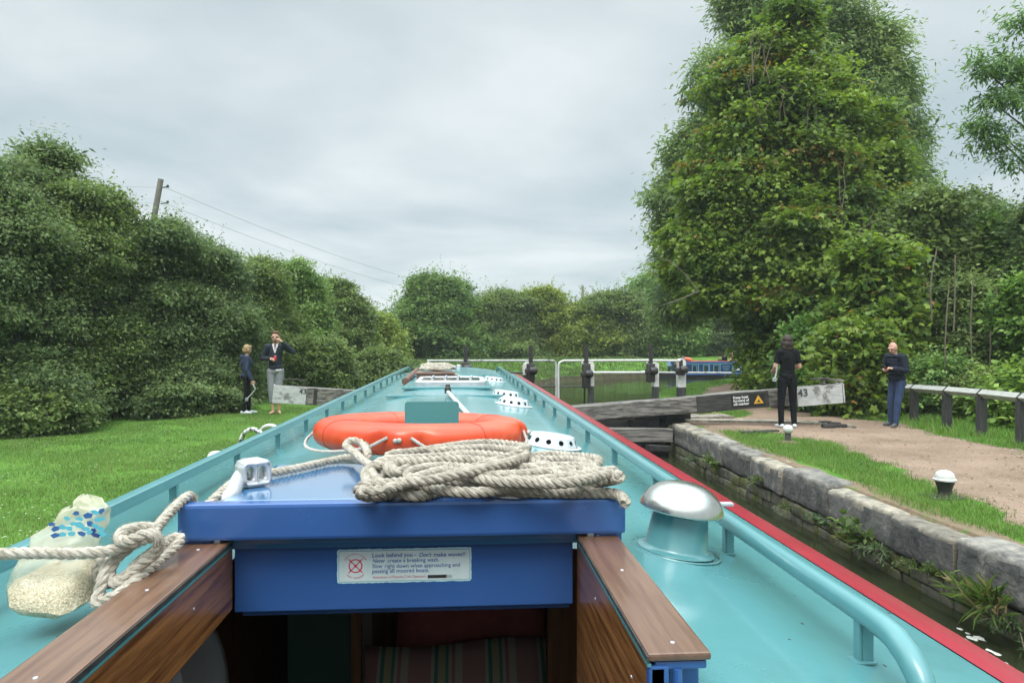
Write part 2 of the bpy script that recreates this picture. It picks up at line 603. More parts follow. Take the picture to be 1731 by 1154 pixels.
    return instance_mesh(name, leaf[0], leaf[1], pos, tx, ty, nz, sz, np.clip(tint, 0.003, 1), LEAF, parent)


def text(name, s, size, M, material, parent, shear=0.0, bold=0.0, align='LEFT', thick=0.0006, xs=1.0):
    c = bpy.data.curves.new(name, 'FONT')
    c.body = s; c.size = size; c.shear = shear; c.offset = bold; c.align_x = align; c.extrude = thick
    o = bpy.data.objects.new('temporary', c)
    col.objects.link(o)
    dg = bpy.context.evaluated_depsgraph_get()
    me = bpy.data.meshes.new_from_object(o.evaluated_get(dg))
    bpy.data.objects.remove(o); bpy.data.curves.remove(c)
    me.name = name
    me.transform(M @ Matrix.Diagonal((xs, 1, 1, 1)))
    me.materials.clear()
    return link(name, me, material, parent)


def rope_mesh(b, pts, rad, pitch, fuzz=0, strands=3, n=7):
    fr = frames(pts)
    s = 0.0
    for j in range(strands):
        path = []
        s = 0.0
        for i, (p, u, w) in enumerate(fr):
            if i: s += (p - fr[i - 1][0]).length
            a = 2 * math.pi * (s / pitch + j / strands)
            path.append(p + (u * math.cos(a) + w * math.sin(a)) * rad * 0.5)
        b.tube(path, rad * 0.56, n)
    for _ in range(fuzz):
        i = random.randrange(1, len(fr) - 1)
        p, u, w = fr[i]
        a = random.random() * 6.283
        d = (u * math.cos(a) + w * math.sin(a))
        q = p + d * rad * 0.95
        t = (fr[i + 1][0] - p).normalized()
        e = q + d * random.uniform(0.0015, 0.006) + t * random.uniform(-0.009, 0.009)
        sd_ = d.cross(t) * 0.0004
        b.add([q - sd_, q + sd_, e], [(0, 1, 2)])

# ------------------------------------------------------------------ ground, water, path
WATER_Z = -0.575
WALL_L, WALL_R = -1.20, 3.875


def interp(y, tab):
    if y <= tab[0][0]: return tab[0][1]
    for (a, va), (b, vb) in zip(tab, tab[1:]):
        if y <= b:
            return va + (vb - va) * (y - a) / (b - a)
    return tab[-1][1]


BANK_L = [(-60, WALL_L - 0.2), (14.6, WALL_L - 0.2), (16, -1.6), (20, -0.6), (25, 0.8), (33, 3), (37, 5.2), (40, 9), (42, 14), (46, 30), (50, 60), (60, 140)]
BANK_R = [(-60, WALL_R + 0.22), (14.4, WALL_R + 0.22), (16, 4.4), (20, 5.4), (24, 6.8), (28, 9.0), (32, 12.4), (34.5, 17), (36, 25), (38, 60), (40, 140)]


def hnoise(x, y):
    return 0.022 * math.sin(0.9 * x + 1.3 * y) + 0.02 * math.sin(1.7 * x - 0.8 * y + 2) + 0.012 * math.sin(3.1 * x + 2.3 * y + 1)


def ground_left(x, y):
    t = interp(y, BANK_L) - x
    z = hnoise(x, y) - 0.03
    if y > 14:
        k = min(1, (y - 14) / 20)
        z += k * min(0.75, 0.12 * t) + k * 0.0
        z -= 0.25 * k
    return z * min(1, max(0, t / 0.5)) if y < 14.6 else z


def ground_right(x, y):
    t = x - interp(y, BANK_R)
    z = hnoise(x, y) * 0.6 - 0.02
    return z * min(1, max(0, t / 0.5)) if y < 14.4 else z - 0.12


LAWN = mat('lawn', (0.10, 0.20, 0.032), (0.065, 0.145, 0.024), rough=0.95, scale=1.3, detail=9, bump=0.8, bscale=40, spec=0.1,
           c3=(0.13, 0.115, 0.05), c3scale=3.5, c3lo=0.66, c3hi=0.8, bdist=0.03)
EARTH = mat('trodden_earth', (0.25, 0.178, 0.13), (0.165, 0.116, 0.082), rough=0.95, scale=1.1, detail=12, bump=0.5, bscale=35, spec=0.1,
            c3=(0.37, 0.29, 0.23), c3scale=30, c3lo=0.56, c3hi=0.72, bdist=0.015)
MUD = mat('canal_mud', (0.06, 0.05, 0.03), (0.03, 0.025, 0.016), rough=0.9, scale=2)


BANKM = mat('bank_earth', (0.11, 0.085, 0.045), (0.045, 0.038, 0.02), rough=0.9, scale=3, detail=8, bump=0.6, bscale=12, c3=(0.07, 0.10, 0.025), c3scale=4, c3lo=0.5, c3hi=0.6)


def land(name, bank, hfun, sgn):
    ys = list(np.arange(-8, 14.5, 0.5)) + list(np.arange(14.6, 62, 0.7)) + [70, 90, 130, 200, 400]
    ts = [0, 0.06, 0.16, 0.3, 0.5, 0.8, 1.2, 1.7, 2.2, 2.8, 3.4, 4.0, 4.7, 5.5, 6.4, 7.5, 9, 11, 14, 18, 25, 40, 80, 200, 500]
    b = MB()
    vs, fs = [], []
    for y in ys:
        x0 = interp(y, bank)
        soft = (y > 14.4)
        # the bank face down to the canal bed
        vs.append((x0 - sgn * (0.5 if soft else 0.0), y, -1.3))
        vs.append((x0 - sgn * (0.12 if soft else 0.0), y, -0.62 if soft else -0.6))
        for t in ts:
            x = x0 + sgn * t
            vs.append((x, y, hfun(x, y)))
    w = len(ts) + 2
    for i in range(len(ys) - 1):
        for k in range(w - 1):
            f = (i * w + k, i * w + k + 1, (i + 1) * w + k + 1, (i + 1) * w + k)
            fs.append(f if sgn < 0 else f[::-1])
    b.add(vs, fs)
    o = b.build(name, LAWN, None, smooth=True)
    o.data.materials.append(BANKM)
    for p in o.data.polygons:
        c = p.center
        if c.z < -0.30: p.material_index = 1
    return tag(o, kind='structure')


gl = land('ground', BANK_L, ground_left, -1)
gr = land('ground', BANK_R, ground_right, 1)
b = MB(); b.add([(-600, -600, -1.32), (600, -600, -1.32), (600, 600, -1.32), (-600, 600, -1.32)], [(0, 1, 2, 3)])
tag(b.build('canal_bed', MUD), kind='structure')

wm = bpy.data.materials.new('canal_water'); wm.use_nodes = True
n, l = wm.node_tree.nodes, wm.node_tree.links
bs = n['Principled BSDF']
bs.inputs['Base Color'].default_value = (0.020, 0.024, 0.011, 1)
bs.inputs['Roughness'].default_value = 0.10
bs.inputs['IOR'].default_value = 1.33
t = N(n, 'ShaderNodeTexCoord')
mp = N(n, 'ShaderNodeMapping'); mp.inputs['Scale'].default_value = (0.7, 2.4, 1)
l.new(t.outputs['Object'], mp.inputs[0])
n1 = N(n, 'ShaderNodeTexNoise', i_Scale=3.2, i_Detail=4.0); l.new(mp.outputs[0], n1.inputs[0])
n2 = N(n, 'ShaderNodeTexNoise', i_Scale=0.7, i_Detail=2.0); l.new(mp.outputs[0], n2.inputs[0])
ad = N(n, 'ShaderNodeMath', operation='ADD'); l.new(n1.outputs[0], ad.inputs[0]); l.new(n2.outputs[0], ad.inputs[1])
sb_ = N(n, 'ShaderNodeVectorMath', operation='SUBTRACT'); l.new(n1.outputs['Color'], sb_.inputs[0]); sb_.inputs[1].default_value = (0.5, 0.5, 0.5)
sc_ = N(n, 'ShaderNodeVectorMath', operation='MULTIPLY'); l.new(sb_.outputs[0], sc_.inputs[0]); sc_.inputs[1].default_value = (0.05, 0.11, 0.0)
sb2 = N(n, 'ShaderNodeVectorMath', operation='SUBTRACT'); l.new(n2.outputs['Color'], sb2.inputs[0]); sb2.inputs[1].default_value = (0.5, 0.5, 0.5)
sc2 = N(n, 'ShaderNodeVectorMath', operation='MULTIPLY'); l.new(sb2.outputs[0], sc2.inputs[0]); sc2.inputs[1].default_value = (0.03, 0.07, 0.0)
a1_ = N(n, 'ShaderNodeVectorMath', operation='ADD'); l.new(sc_.outputs[0], a1_.inputs[0]); l.new(sc2.outputs[0], a1_.inputs[1])
a2_ = N(n, 'ShaderNodeVectorMath', operation='ADD'); l.new(a1_.outputs[0], a2_.inputs[0]); a2_.inputs[1].default_value = (0, 0, 1)
nr_ = N(n, 'ShaderNodeVectorMath', operation='NORMALIZE'); l.new(a2_.outputs[0], nr_.inputs[0])
l.new(nr_.outputs[0], bs.inputs['Normal'])
b = MB(); b.add([(-30, -30, WATER_Z), (250, -30, WATER_Z), (250, 80, WATER_Z), (-30, 80, WATER_Z)], [(0, 1, 2, 3)])
tag(b.build('water', wm), kind='structure')

PATH_T = [(-6, 4.7, 7.6), (4, 4.75, 7.6), (6, 4.85, 7.65), (7.3, 5.15, 7.7), (9, 5.45, 7.75), (10.6, 5.6, 7.9), (11.6, 5.35, 8.1), (12.1, 4.4, 8.25),
          (13.2, 4.3, 8.35), (14.2, 4.5, 7.9), (14.8, 5.9, 7.7), (16, 6.7, 8.2), (18, 6.9, 8.6), (20, 7.0, 9.0), (23, 7.9, 9.8), (26, 9.3, 11.2), (30, 12.2, 14.4), (33, 16.5, 18.6), (34.4, 21, 24)]


def path_edges(y):
    a = interp(y, [(t[0], t[1]) for t in PATH_T]); c = interp(y, [(t[0], t[2]) for t in PATH_T])
    a += 0.13 * math.sin(2.3 * y) * math.sin(0.9 * y + 1) + 0.06 * math.sin(6.1 * y) + 0.03 * math.sin(14.3 * y + 1)
    c += 0.10 * math.sin(1.9 * y + 2) + 0.05 * math.sin(5.3 * y + 1) + 0.03 * math.sin(13.1 * y)
    return a, c


b = MB(); vs = []; fs = []
pys = np.arange(-6, 34.4, 0.12)
K = 14
for y in pys:
    a, c = path_edges(y)
    for k in range(K + 1):
        x = a + (c - a) * k / K
        vs.append((x, y, ground_right(x, y) + 0.012 - 0.01 * (k in (0, K))))
for i in range(len(pys) - 1):
    for k in range(K):
        fs.append((i * (K + 1) + k, i * (K + 1) + k + 1, (i + 1) * (K + 1) + k + 1, (i + 1) * (K + 1) + k))
b.add(vs, fs)
tag(b.build('path', EARTH, None, smooth=True), kind='structure')
# trodden strip along the coping of the lock
b = MB(); vs = []; fs = []
for i, y in enumerate(np.arange(-5, 12.6, 0.12)):
    w_ = 0.16 + 0.10 * math.sin(1.7 * y) * math.sin(0.6 * y) + 0.05 * math.sin(7 * y)
    for k, x in enumerate((4.06, 4.10, 4.20 + max(0.02, w_))):
        vs.append((x, y, ground_right(x, y) + (0.008 if k else -0.05)))
for i in range(len(vs) // 3 - 1):
    fs += [(3 * i, 3 * i + 1, 3 * i + 4, 3 * i + 3), (3 * i + 1, 3 * i + 2, 3 * i + 5, 3 * i + 4)]
b.add(vs, fs)
DEAD = mat('dead_grass_soil', (0.20, 0.14, 0.085), (0.12, 0.085, 0.05), rough=0.95, scale=14, bump=0.6, bscale=50, c3=(0.09, 0.14, 0.03), c3scale=6, c3lo=0.55, c3hi=0.66)
tag(b.build('worn_soil', DEAD), kind='structure')

# ------------------------------------------------------------------ lock walls
COPING = mat('coping_stone', (0.27, 0.245, 0.205), (0.10, 0.097, 0.09), rough=0.9, scale=4.5, detail=12, bump=0.9, bscale=22, c3=(0.06, 0.058, 0.056), c3scale=3.2, c3lo=0.5, c3hi=0.66, bdist=0.018, orand=0.3)
COPING2 = mat('coping_stone_buff', (0.30, 0.262, 0.20), (0.125, 0.113, 0.092), rough=0.9, scale=6, detail=12, bump=0.9, bscale=26, c3=(0.065, 0.06, 0.055), c3scale=3.1, c3lo=0.52, c3hi=0.64, bdist=0.018, orand=0.3)
COPING_FACE = mat('coping_stone_dark_face', (0.15, 0.14, 0.125), (0.055, 0.055, 0.053), rough=0.85, scale=7, detail=12, bump=0.9, bscale=24, c3=(0.26, 0.25, 0.22), c3scale=7, c3lo=0.6, c3hi=0.72, bdist=0.015, orand=0.3)
MASON = mat('mossy_masonry', (0.15, 0.135, 0.095), (0.05, 0.05, 0.035), rough=0.9, scale=8, detail=10, bump=0.8, bscale=30, c3=(0.075, 0.085, 0.012), c3scale=3.2, c3lo=0.48, c3hi=0.6, bdist=0.012)
JOINT = mat('wall_joint', (0.03, 0.028, 0.022), (0.015, 0.015, 0.012), rough=0.95, scale=8)


def rough_block(b, x0, x1, y0, y1, z0, z1, seg, amp, rnd=0.05):
    """a worn block with rounded arrises, its faces uneven"""
    bm = bmesh.new()
    bmesh.ops.create_cube(bm, size=1)
    s = Vector((x1 - x0, y1 - y0, z1 - z0)); c = Vector(((x0 + x1) / 2, (y0 + y1) / 2, (z0 + z1) / 2))
    for v in bm.verts:
        v.co = Vector((v.co.x * s.x, v.co.y * s.y, v.co.z * s.z)) + c
    bmesh.ops.bevel(bm, geom=list(bm.edges), offset=rnd, segments=3, affect='EDGES', profile=0.5)
    if seg > 0:
        bmesh.ops.subdivide_edges(bm, edges=[e for e in bm.edges if e.calc_length() > seg], cuts=max(1, int(max(s) / seg) // 2), use_grid_fill=True)
    from mathutils import noise as mn
    for v in bm.verts:
        q = v.co
        d = mn.noise(q * 4.0) * amp + mn.noise(q * 11.0) * amp * 0.55
        v.co = q + Vector((d * 0.9 + mn.noise(q * 7 + Vector((9, 1, 4))) * amp * 0.5, mn.noise(q * 5 + Vector((3, 8, 2))) * amp * 0.4, d * 0.8))
    bm.verts.index_update()
    b.add([v.co.copy() for v in bm.verts], [[v.index for v in f.verts] for f in bm.faces])
    bm.free()


wall = empty('lock_wall', (WALL_R, 5, 0), 'worn grey stone lock wall with mossy courses beside the towpath', 'lock wall')
random.seed(21)
y = -3.0; i = 0
while y < 12.95:
    L = random.uniform(0.75, 1.35)
    y1 = min(y + L, 13.0)
    if 13.0 - y1 < 0.35: y1 = 13.0
    b = MB()
    jx = random.uniform(-0.03, 0.03); jz = random.uniform(-0.03, 0.02)
    rough_block(b, WALL_R + jx, WALL_R + 0.34 + random.uniform(-0.03, 0.05), y + 0.010, y1 - 0.010, -0.345, 0.010 + jz, 0.12, 0.022, 0.042)
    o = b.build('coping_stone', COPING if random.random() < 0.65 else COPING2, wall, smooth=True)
    o.data.materials.append(COPING_FACE)
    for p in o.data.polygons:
        if p.normal.x < -0.55 and p.center.z < -0.035 - 0.05 * random.random(): p.material_index = 1  # water-side faces below the top edge take the darker grey, by face normal
    y = y1
b = MB()
rows = [(-0.355, -0.49), (-0.495, -0.60), (-0.605, -0.71), (-0.715, -0.84)]
for zi, (zt, zb) in enumerate(rows):
    y = -3 + random.random() * 0.2
    while y < 12.9:
        L = random.uniform(0.16, 0.42)
        y1 = min(y + L, 13.0)
        pr = random.uniform(-0.012, 0.022) + 0.012
        rough_block(b, WALL_R + 0.03 - pr + zi * 0.004, WALL_R + 0.20, y + 0.006, y1 - 0.006, zb, zt, 0, 0.012, 0.016)
        y = y1
b.build('stone_course', MASON, wall, smooth=True)
b = MB(); b.box((WALL_R + 0.21, 5, -0.85), (0.28, 16, 1.0)); b.build('wall_core', JOINT, wall)
# the return of the wall at the gate recess
b = MB(); rough_block(b, WALL_R + 0.42, WALL_R + 1.3, 13.02, 14.5, -1.2, -0.03, 0.2, 0.03, 0.05)
b.build('gate_quoin', COPING, wall, smooth=True)

wall_l = empty('lock_wall', (WALL_L, 5, 0), 'low grey stone lock wall between the teal boat and the lawn', 'lock wall')
y = -3.0
while y < 12.95:
    y1 = min(y + random.uniform(0.8, 1.3), 13.0)
    if 13.0 - y1 < 0.35: y1 = 13.0
    b = MB(); rough_block(b, WALL_L - 0.36, WALL_L, y + 0.006, y1 - 0.006, -0.345, 0.0, 0.25, 0.02, 0.04)
    b.build('coping_stone', COPING, wall_l, smooth=True)
    y = y1
b = MB(); b.box((WALL_L - 0.2, 5, -0.85), (0.34, 16, 0.99)); b.build('stone_course', MASON, wall_l)

# ------------------------------------------------------------------ the teal narrowboat
BX = -0.13
boat = empty('narrowboat', (BX, 5, 0), 'long teal narrowboat with red gunwale stripe and blue sliding hatch filling the foreground', 'narrowboat')


def roof_z(dx):
    """drop below the camera across the cambered roof"""
    tab = [(-0.95, 0.534), (-0.82, 0.508), (-0.70, 0.480), (-0.55, 0.448), (-0.38, 0.4195), (-0.2, 0.404), (0, 0.40), (0.2, 0.404), (0.38, 0.4185), (0.55, 0.441),
           (0.70, 0.469), (0.80, 0.486), (0.865, 0.4965), (0.93, 0.507), (1.015, 0.526), (1.035, 0.55)]
    return CAM_Z - interp(dx, tab)


HATCH_L, HATCH_R, HATCH_F = -0.435, 0.229, 1.42
dxs = [-0.95, -0.82, -0.70, -0.55, -0.42, HATCH_L - BX, -0.2, -0.1, 0, 0.1, 0.2, HATCH_R - BX, 0.45, 0.55, 0.62, 0.70, 0.75, 0.80, 0.865, 0.93]
ysr = [0.1, 0.4, 0.7, 1.0, 1.25, HATCH_F, 1.8] + list(np.arange(2.2, 11.3, 0.3))
b = MB(); vs = []; fs = []
ROOF_END = ysr[-1]
for y in ysr:
    for dx in dxs:
        vs.append((BX + dx, y, roof_z(dx)))
w = len(dxs)
for i in range(len(ysr) - 1):
    for k in range(w - 1):
        if ysr[i + 1] <= HATCH_F + 1e-6 and HATCH_L - BX - 1e-6 <= dxs[k] and dxs[k + 1] <= HATCH_R - BX + 1e-6:
            continue
        fs.append((i * w + k, i * w + k + 1, (i + 1) * w + k + 1, (i + 1) * w + k))
b.add(vs, fs)
# front end of the roof turned down
o0 = (len(ysr) - 1) * w
fr_ = [(BX + dx, ROOF_END + 0.012, roof_z(dx) - 0.03) for dx in dxs] + [(BX + dx, ROOF_END + 0.012, 0.2) for dx in dxs]
b.add([vs[o0 + k] for k in range(w)] + fr_, [(k, k + 1, w + k + 1, w + k) for k in range(w - 1)] + [(w + k, w + k + 1, 2 * w + k + 1, 2 * w + k) for k in range(w - 1)])
b.build('roof', TEAL, boat, smooth=True)
b = MB(); vs = []; fs = []
for y in (0.1, ROOF_END):
    for dx in (0.93, 0.96, 1.015, 1.035, 1.04):
        vs.append((BX + dx, y, roof_z(dx) + (0.002 if dx < 1.02 else (0 if dx < 1.036 else -0.05))))
b.add(vs, [(k, k + 1, 5 + k + 1, 5 + k) for k in range(4)])
b.build('red_stripe', RED, boat, smooth=True)
b = MB()
for s in (-1, 1):
    x = BX + (1.035 if s > 0 else -0.95)
    zt = roof_z(1.035) - 0.05 if s > 0 else roof_z(-0.95)
    b.add([(x, 0.1, zt), (x, ROOF_END, zt), (x + s * 0.04, ROOF_END, 0.12), (x + s * 0.04, 0.1, 0.12)], [(0, 1, 2, 3)])
b.build('cabin_side', BLUE, boat)
# hull with a pointed bow
b = MB(); rings = []
for y, hw, zt in [(-2.2, 0.7, 0.16), (-1.5, 0.98, 0.14), (-0.5, 1.04, 0.13), (9.5, 1.04, 0.13), (11.2, 1.0, 0.17), (12.0, 0.72, 0.26), (12.45, 0.36, 0.36), (12.7, 0.03, 0.42)]:
    rings.append([(BX - hw, y, zt), (BX - hw * 1.0, y, 0.03), (BX - hw * 0.94, y, -0.8), (BX + hw * 0.94, y, -0.8), (BX + hw, y, 0.03), (BX + hw, y, zt)])
vs = [v for r in rings for v in r]
fs = []
for i in range(len(rings) - 1):
    for k in range(6):
        fs.append((i * 6 + k, i * 6 + (k + 1) % 6, (i + 1) * 6 + (k + 1) % 6, (i + 1) * 6 + k))
# the part of the deck under the cabin is left open below the roof
fs = [f for f in fs if not (f[0] % 6 == 5 and f[0] // 6 in (2, 3))]
b.add(vs, fs)
b.build('hull', HULL, boat)
b = MB(); b.box((BX, 4.4, -0.55), (1.7, 9.6, 0.04)); b.build('cabin_floor', mat('cabin_floor', (0.06, 0.035, 0.02), rough=0.6), boat)
b = MB(); b.box((BX, ROOF_END - 0.05, 0.3), (1.8, 0.03, 1.5)); b.build('front_bulkhead', mat('bulkhead', (0.10, 0.05, 0.025), rough=0.5), boat)
b = MB(); b.box((BX, 0.05, 0.3), (2.0, 0.03, 1.5)); b.build('rear_bulkhead', MATS['bulkhead'], boat)

# handrails on short stanchions
RAIL_DX = 0.696
for s in (-1, 1):
    x = BX + s * RAIL_DX - (0.012 if s < 0 else 0)
    z = CAM_Z - 0.40
    b = MB()
    bend = [(x, 0.86, z - 0.16), (x, 0.862, z - 0.085), (x, 0.885, z - 0.035), (x, 0.935, z - 0.006), (x, 1.0, z)]
    if s < 0:
        bend = [(x, 0.62, z - 0.16)] + [(x, p[1] - 0.24, p[2]) for p in bend[1:]]
    pts = spline([Vector(p) for p in bend], 0.02) + [Vector((x, yy, z)) for yy in np.arange(1.15, ROOF_END - 0.5, 0.4)]
    pts += spline([Vector((x, ROOF_END - 0.45, z)), Vector((x - s * 0.0, ROOF_END - 0.25, z + 0.004)), Vector((x - s * 0.02, ROOF_END - 0.08, z - 0.02)), Vector((x - s * 0.03, ROOF_END - 0.04, z - 0.08))], 0.04)
    if s > 0:
        pts = [Vector((p.x + 0.026 * (1 - (p.y - 1) / 9), p.y, p.z)) for p in pts]
    b.tube(pts, 0.0185 if s < 0 else 0.0175, 16)
    if s < 0:
        b = MB(); b.beam((x, -0.4, z), (x, ROOF_END - 0.35, z), 0.036, 0.030, 0.007)
        b.tube(spline([Vector((x, ROOF_END - 0.36, z)), Vector((x, ROOF_END - 0.2, z + 0.002)), Vector((x + 0.02, ROOF_END - 0.08, z - 0.02)), Vector((x + 0.03, ROOF_END - 0.04, z - 0.08))], 0.04), 0.0165, 12)
    rail = b.build('handrail', TEAL_PART, boat, smooth=(s > 0))
    xr0 = x
    ys = [1.012, 1.545] + [2.13 + 0.585 * k for k in range(15)]
    for yy in ys:
        b = MB()
        x = xr0 + (0.026 * (1 - (yy - 1) / 9) if s > 0 else 0)
        zb = roof_z(x - BX - s * 0.01)
        if s > 0 or yy > 1.3:
            b.box((x - s * 0.010, yy, (zb + z) / 2 - 0.004), (0.004, 0.017, z - zb - 0.005), bev=0.001)
            b.box((x + s * 0.001, yy - 0.007, (zb + z) / 2 - 0.004), (0.017, 0.004, z - zb - 0.005), bev=0.001)
            b.box((x - s * 0.004, yy, zb + 0.001), (0.034, 0.026, 0.004), bev=0.0015)
            b.build('stanchion', TEAL_PART, rail)

# blue sliding hatch and its fascia
zt = CAM_Z - 0.291
hatch = None
b = MB()
hx = (-0.443 + 0.237) / 2
b.box((hx, 1.525, zt - 0.045), (0.68, 0.40, 0.09), bev=0.012)
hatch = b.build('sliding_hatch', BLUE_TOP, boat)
fL, fR = P(301, 880, 1.30).x, P(1057, 880, 1.30).x
b = MB()
lb = 0.0646
b.box(((fL + fR) / 2, 1.312, zt - lb / 2 + 0.0015), (fR - fL, 0.036, lb), bev=0.006)
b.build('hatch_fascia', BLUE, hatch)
xl, xr = P(397, 980, 1.345).x, P(968, 980, 1.345).x
b = MB()
z0 = P(700, 1019, 1.345).z
b.box(((xl + xr) / 2, 1.352, (zt - lb + z0) / 2 + 0.002), (xr - xl, 0.018, zt - lb - z0 + 0.02), bev=0.002)
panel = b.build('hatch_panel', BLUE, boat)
b = MB()
z1 = P(700, 1032, 1.358).z
b.box(((xl + xr) / 2 + 0.003, 1.368, (z0 + z1) / 2 + 0.004), (xr - xl - 0.012, 0.02, z0 - z1 + 0.012), bev=0.004)
b.build('panel_lip', BLUE, panel)
for ex in (xl + 0.10, xr - 0.10):
    b = MB(); b.box((ex, 1.9, roof_z(0.2) - 0.004), (0.035, 0.9, 0.026), bev=0.004)
    b.build('hatch_runner', TEAL_PART, boat)
# flanks between fascia and roof
for sx, xx in ((-1, fL + 0.03), (1, fR - 0.03)):
    b = MB(); b.box((xx, 1.316, zt - 0.115 + 0.022), (0.05, 0.02, 0.07), bev=0.003); b.build('fascia_bracket', BLUE, panel)

# varnished coamings either side of the opening
for s in (-1, 1):
    zi = CAM_Z - 0.36
    xi = -0.4185 if s < 0 else 0.2135
    xo = -0.494 if s < 0 else 0.288
    y0 = 0.765 if s < 0 else 0.806
    b = MB(); b.box(((xi + xo) / 2, (y0 + 1.344) / 2, zi - 0.0045), (abs(xo - xi), 1.344 - y0, 0.009), bev=0.003)
    cap = b.build('coaming_cap', VARNISH_CAP, boat)
    b = MB(); b.box((xi - s * 0.0004, (y0 + 1.343) / 2, zi - 0.0055), (0.002, 1.343 - y0, 0.006)); b.build('dark_edge', DARK_WOOD, cap)
    for yy in (y0 + 0.03, y0 + 0.3, y0 + 0.5):
        b = MB(); b.lathe([(0.0001, 0.0010), (0.0025, 0.0008), (0.0030, 0)], 12, Matrix.Translation((xi + (xo - xi) * 0.5, yy, zi + 0.0002)), cap=False)
        b.build('screw', ALU, cap)
    b = MB(); b.box((xi + s * 0.0015, (y0 + 1.342) / 2 + 0.001, zi - 0.0135), (0.0045, 1.342 - y0, 0.0035)); b.build('teal_edge', TEAL_PART, cap)
    depth = 0.115 if s < 0 else 0.30
    b = MB(); b.box((xi + s * 0.012, (y0 + 1.342) / 2, zi - 0.0165 - depth / 2), (0.018, 1.342 - y0 - 0.004, depth), bev=0.002)
    cb = b.build('coaming_board', VARNISH, boat)
    for yy, zz in ((1.15, -0.06), (0.9, -0.07)):
        b = MB(); b.lathe([(0.0001, 0.0010), (0.002, 0.0008), (0.0024, 0)], 10, Matrix.Translation((xi + s * 0.0028, yy, zi + zz)) @ Matrix.Rotation(-s * R(90), 4, 'Y'), cap=False)
        b.build('screw', ALU, cb)
    b = MB()
    b.box((xi + s * 0.046, (y0 + 1.33) / 2 + 0.02, zi - 0.055), (0.048, 1.31 - y0, 0.088), bev=0.003)
    b.build('coaming_core', BLUE, boat)
    b = MB()
    b.box((xi + s * 0.013, y0 + 0.008, zi - 0.075), (0.024, 0.012, 0.12), bev=0.002)
    b.box((xi + s * 0.040, y0 + 0.012, zi - 0.016), (0.062, 0.014, 0.010), bev=0.003)
    b.tube([(xi + s * 0.036, y0 + 0.006, zi - 0.02), (xi + s * 0.036, y0 + 0.006, zi - 0.14)], 0.0055, 10)
    b.build('coaming_bracket', BLUE, boat)

# warning sticker on the panel
PAPER = mat('sticker_paper', (0.56, 0.66, 0.66), (0.50, 0.60, 0.60), rough=0.4, scale=30)
PAPER_EDGE = mat('sticker_edge', (0.42, 0.68, 0.70), (0.36, 0.6, 0.62), rough=0.4, scale=40)
INK = mat('blue_ink', (0.03, 0.09, 0.33), rough=0.5)
INKR = mat('red_ink', (0.62, 0.02, 0.06), rough=0.5)
INKP = mat('pink_ink', (0.62, 0.22, 0.25), rough=0.5)
YS = 1.3425
a, c = P(570, 986, YS), P(797, 924, YS)
sw, sh = c.x - a.x, c.z - a.z
SC = Vector(((a.x + c.x) / 2, YS, (a.z + c.z) / 2))


def rrect(w, h, r, y, n=5, wob=0.0):
    pts = []
    for cx_, cz_, a0 in ((w / 2 - r, h / 2 - r, 0), (-w / 2 + r, h / 2 - r, 90), (-w / 2 + r, -h / 2 + r, 180), (w / 2 - r, -h / 2 + r, 270)):
        for k in range(n + 1):
            t = R(a0 + 90 * k / n)
            pts.append((cx_ + r * math.cos(t), cz_ + r * math.sin(t)))
    out = []
    for i in range(len(pts)):
        p, q = pts[i], pts[(i + 1) % len(pts)]
        m = max(1, int(math.dist(p, q) / 0.004)) if wob else 1
        for k in range(m):
            out.append(Vector((p[0] + (q[0] - p[0]) * k / m + random.uniform(-wob, wob), y, p[1] + (q[1] - p[1]) * k / m + random.uniform(-wob, wob))))
    return out


def plate(pts, c, thick):
    b = MB(); n = len(pts)
    b.add([p + c for p in pts] + [p + c + Vector((0, thick, 0)) for p in pts], [tuple(range(n))] + [(k, k + n, (k + 1) % n + n, (k + 1) % n) for k in range(n)])
    return b


tilt = Matrix.Rotation(R(0.25), 4, 'Y')
st = plate(rrect(sw, sh, 0.004, 0, wob=0.0006), SC, 0.0006).build('warning_sticker', PAPER_EDGE, panel)
plate(rrect(sw - 0.006, sh - 0.006, 0.003, 0), SC - Vector((0, 0.0004, 0)), 0.0003).build('sticker_border', INK, st)
plate(rrect(sw - 0.0072, sh - 0.0072, 0.0026, 0), SC - Vector((0, 0.0008, 0)), 0.0003).build('sticker_face', PAPER, st)


def sticker_text(name, s, px, py, hpx, m, shear=0, bold=0.0, px1=0):
    q = P(px, py, YS - 0.0013)
    o = text(name, s, hpx / FPX * YS * 1.38, Matrix(), m, st, shear, bold, thick=0.0001)
    xs = [v.co.x for v in o.data.vertices]
    k = (P(px1, py, YS).x - q.x) / (max(xs) - min(xs))
    o.data.transform(Matrix.Translation(WLOC[st]) )
    o.data.transform(Matrix.Translation(q - WLOC[st]) @ Matrix.Rotation(R(90), 4, 'X') @ Matrix.Diagonal((k, 1, 1, 1)))
    return o


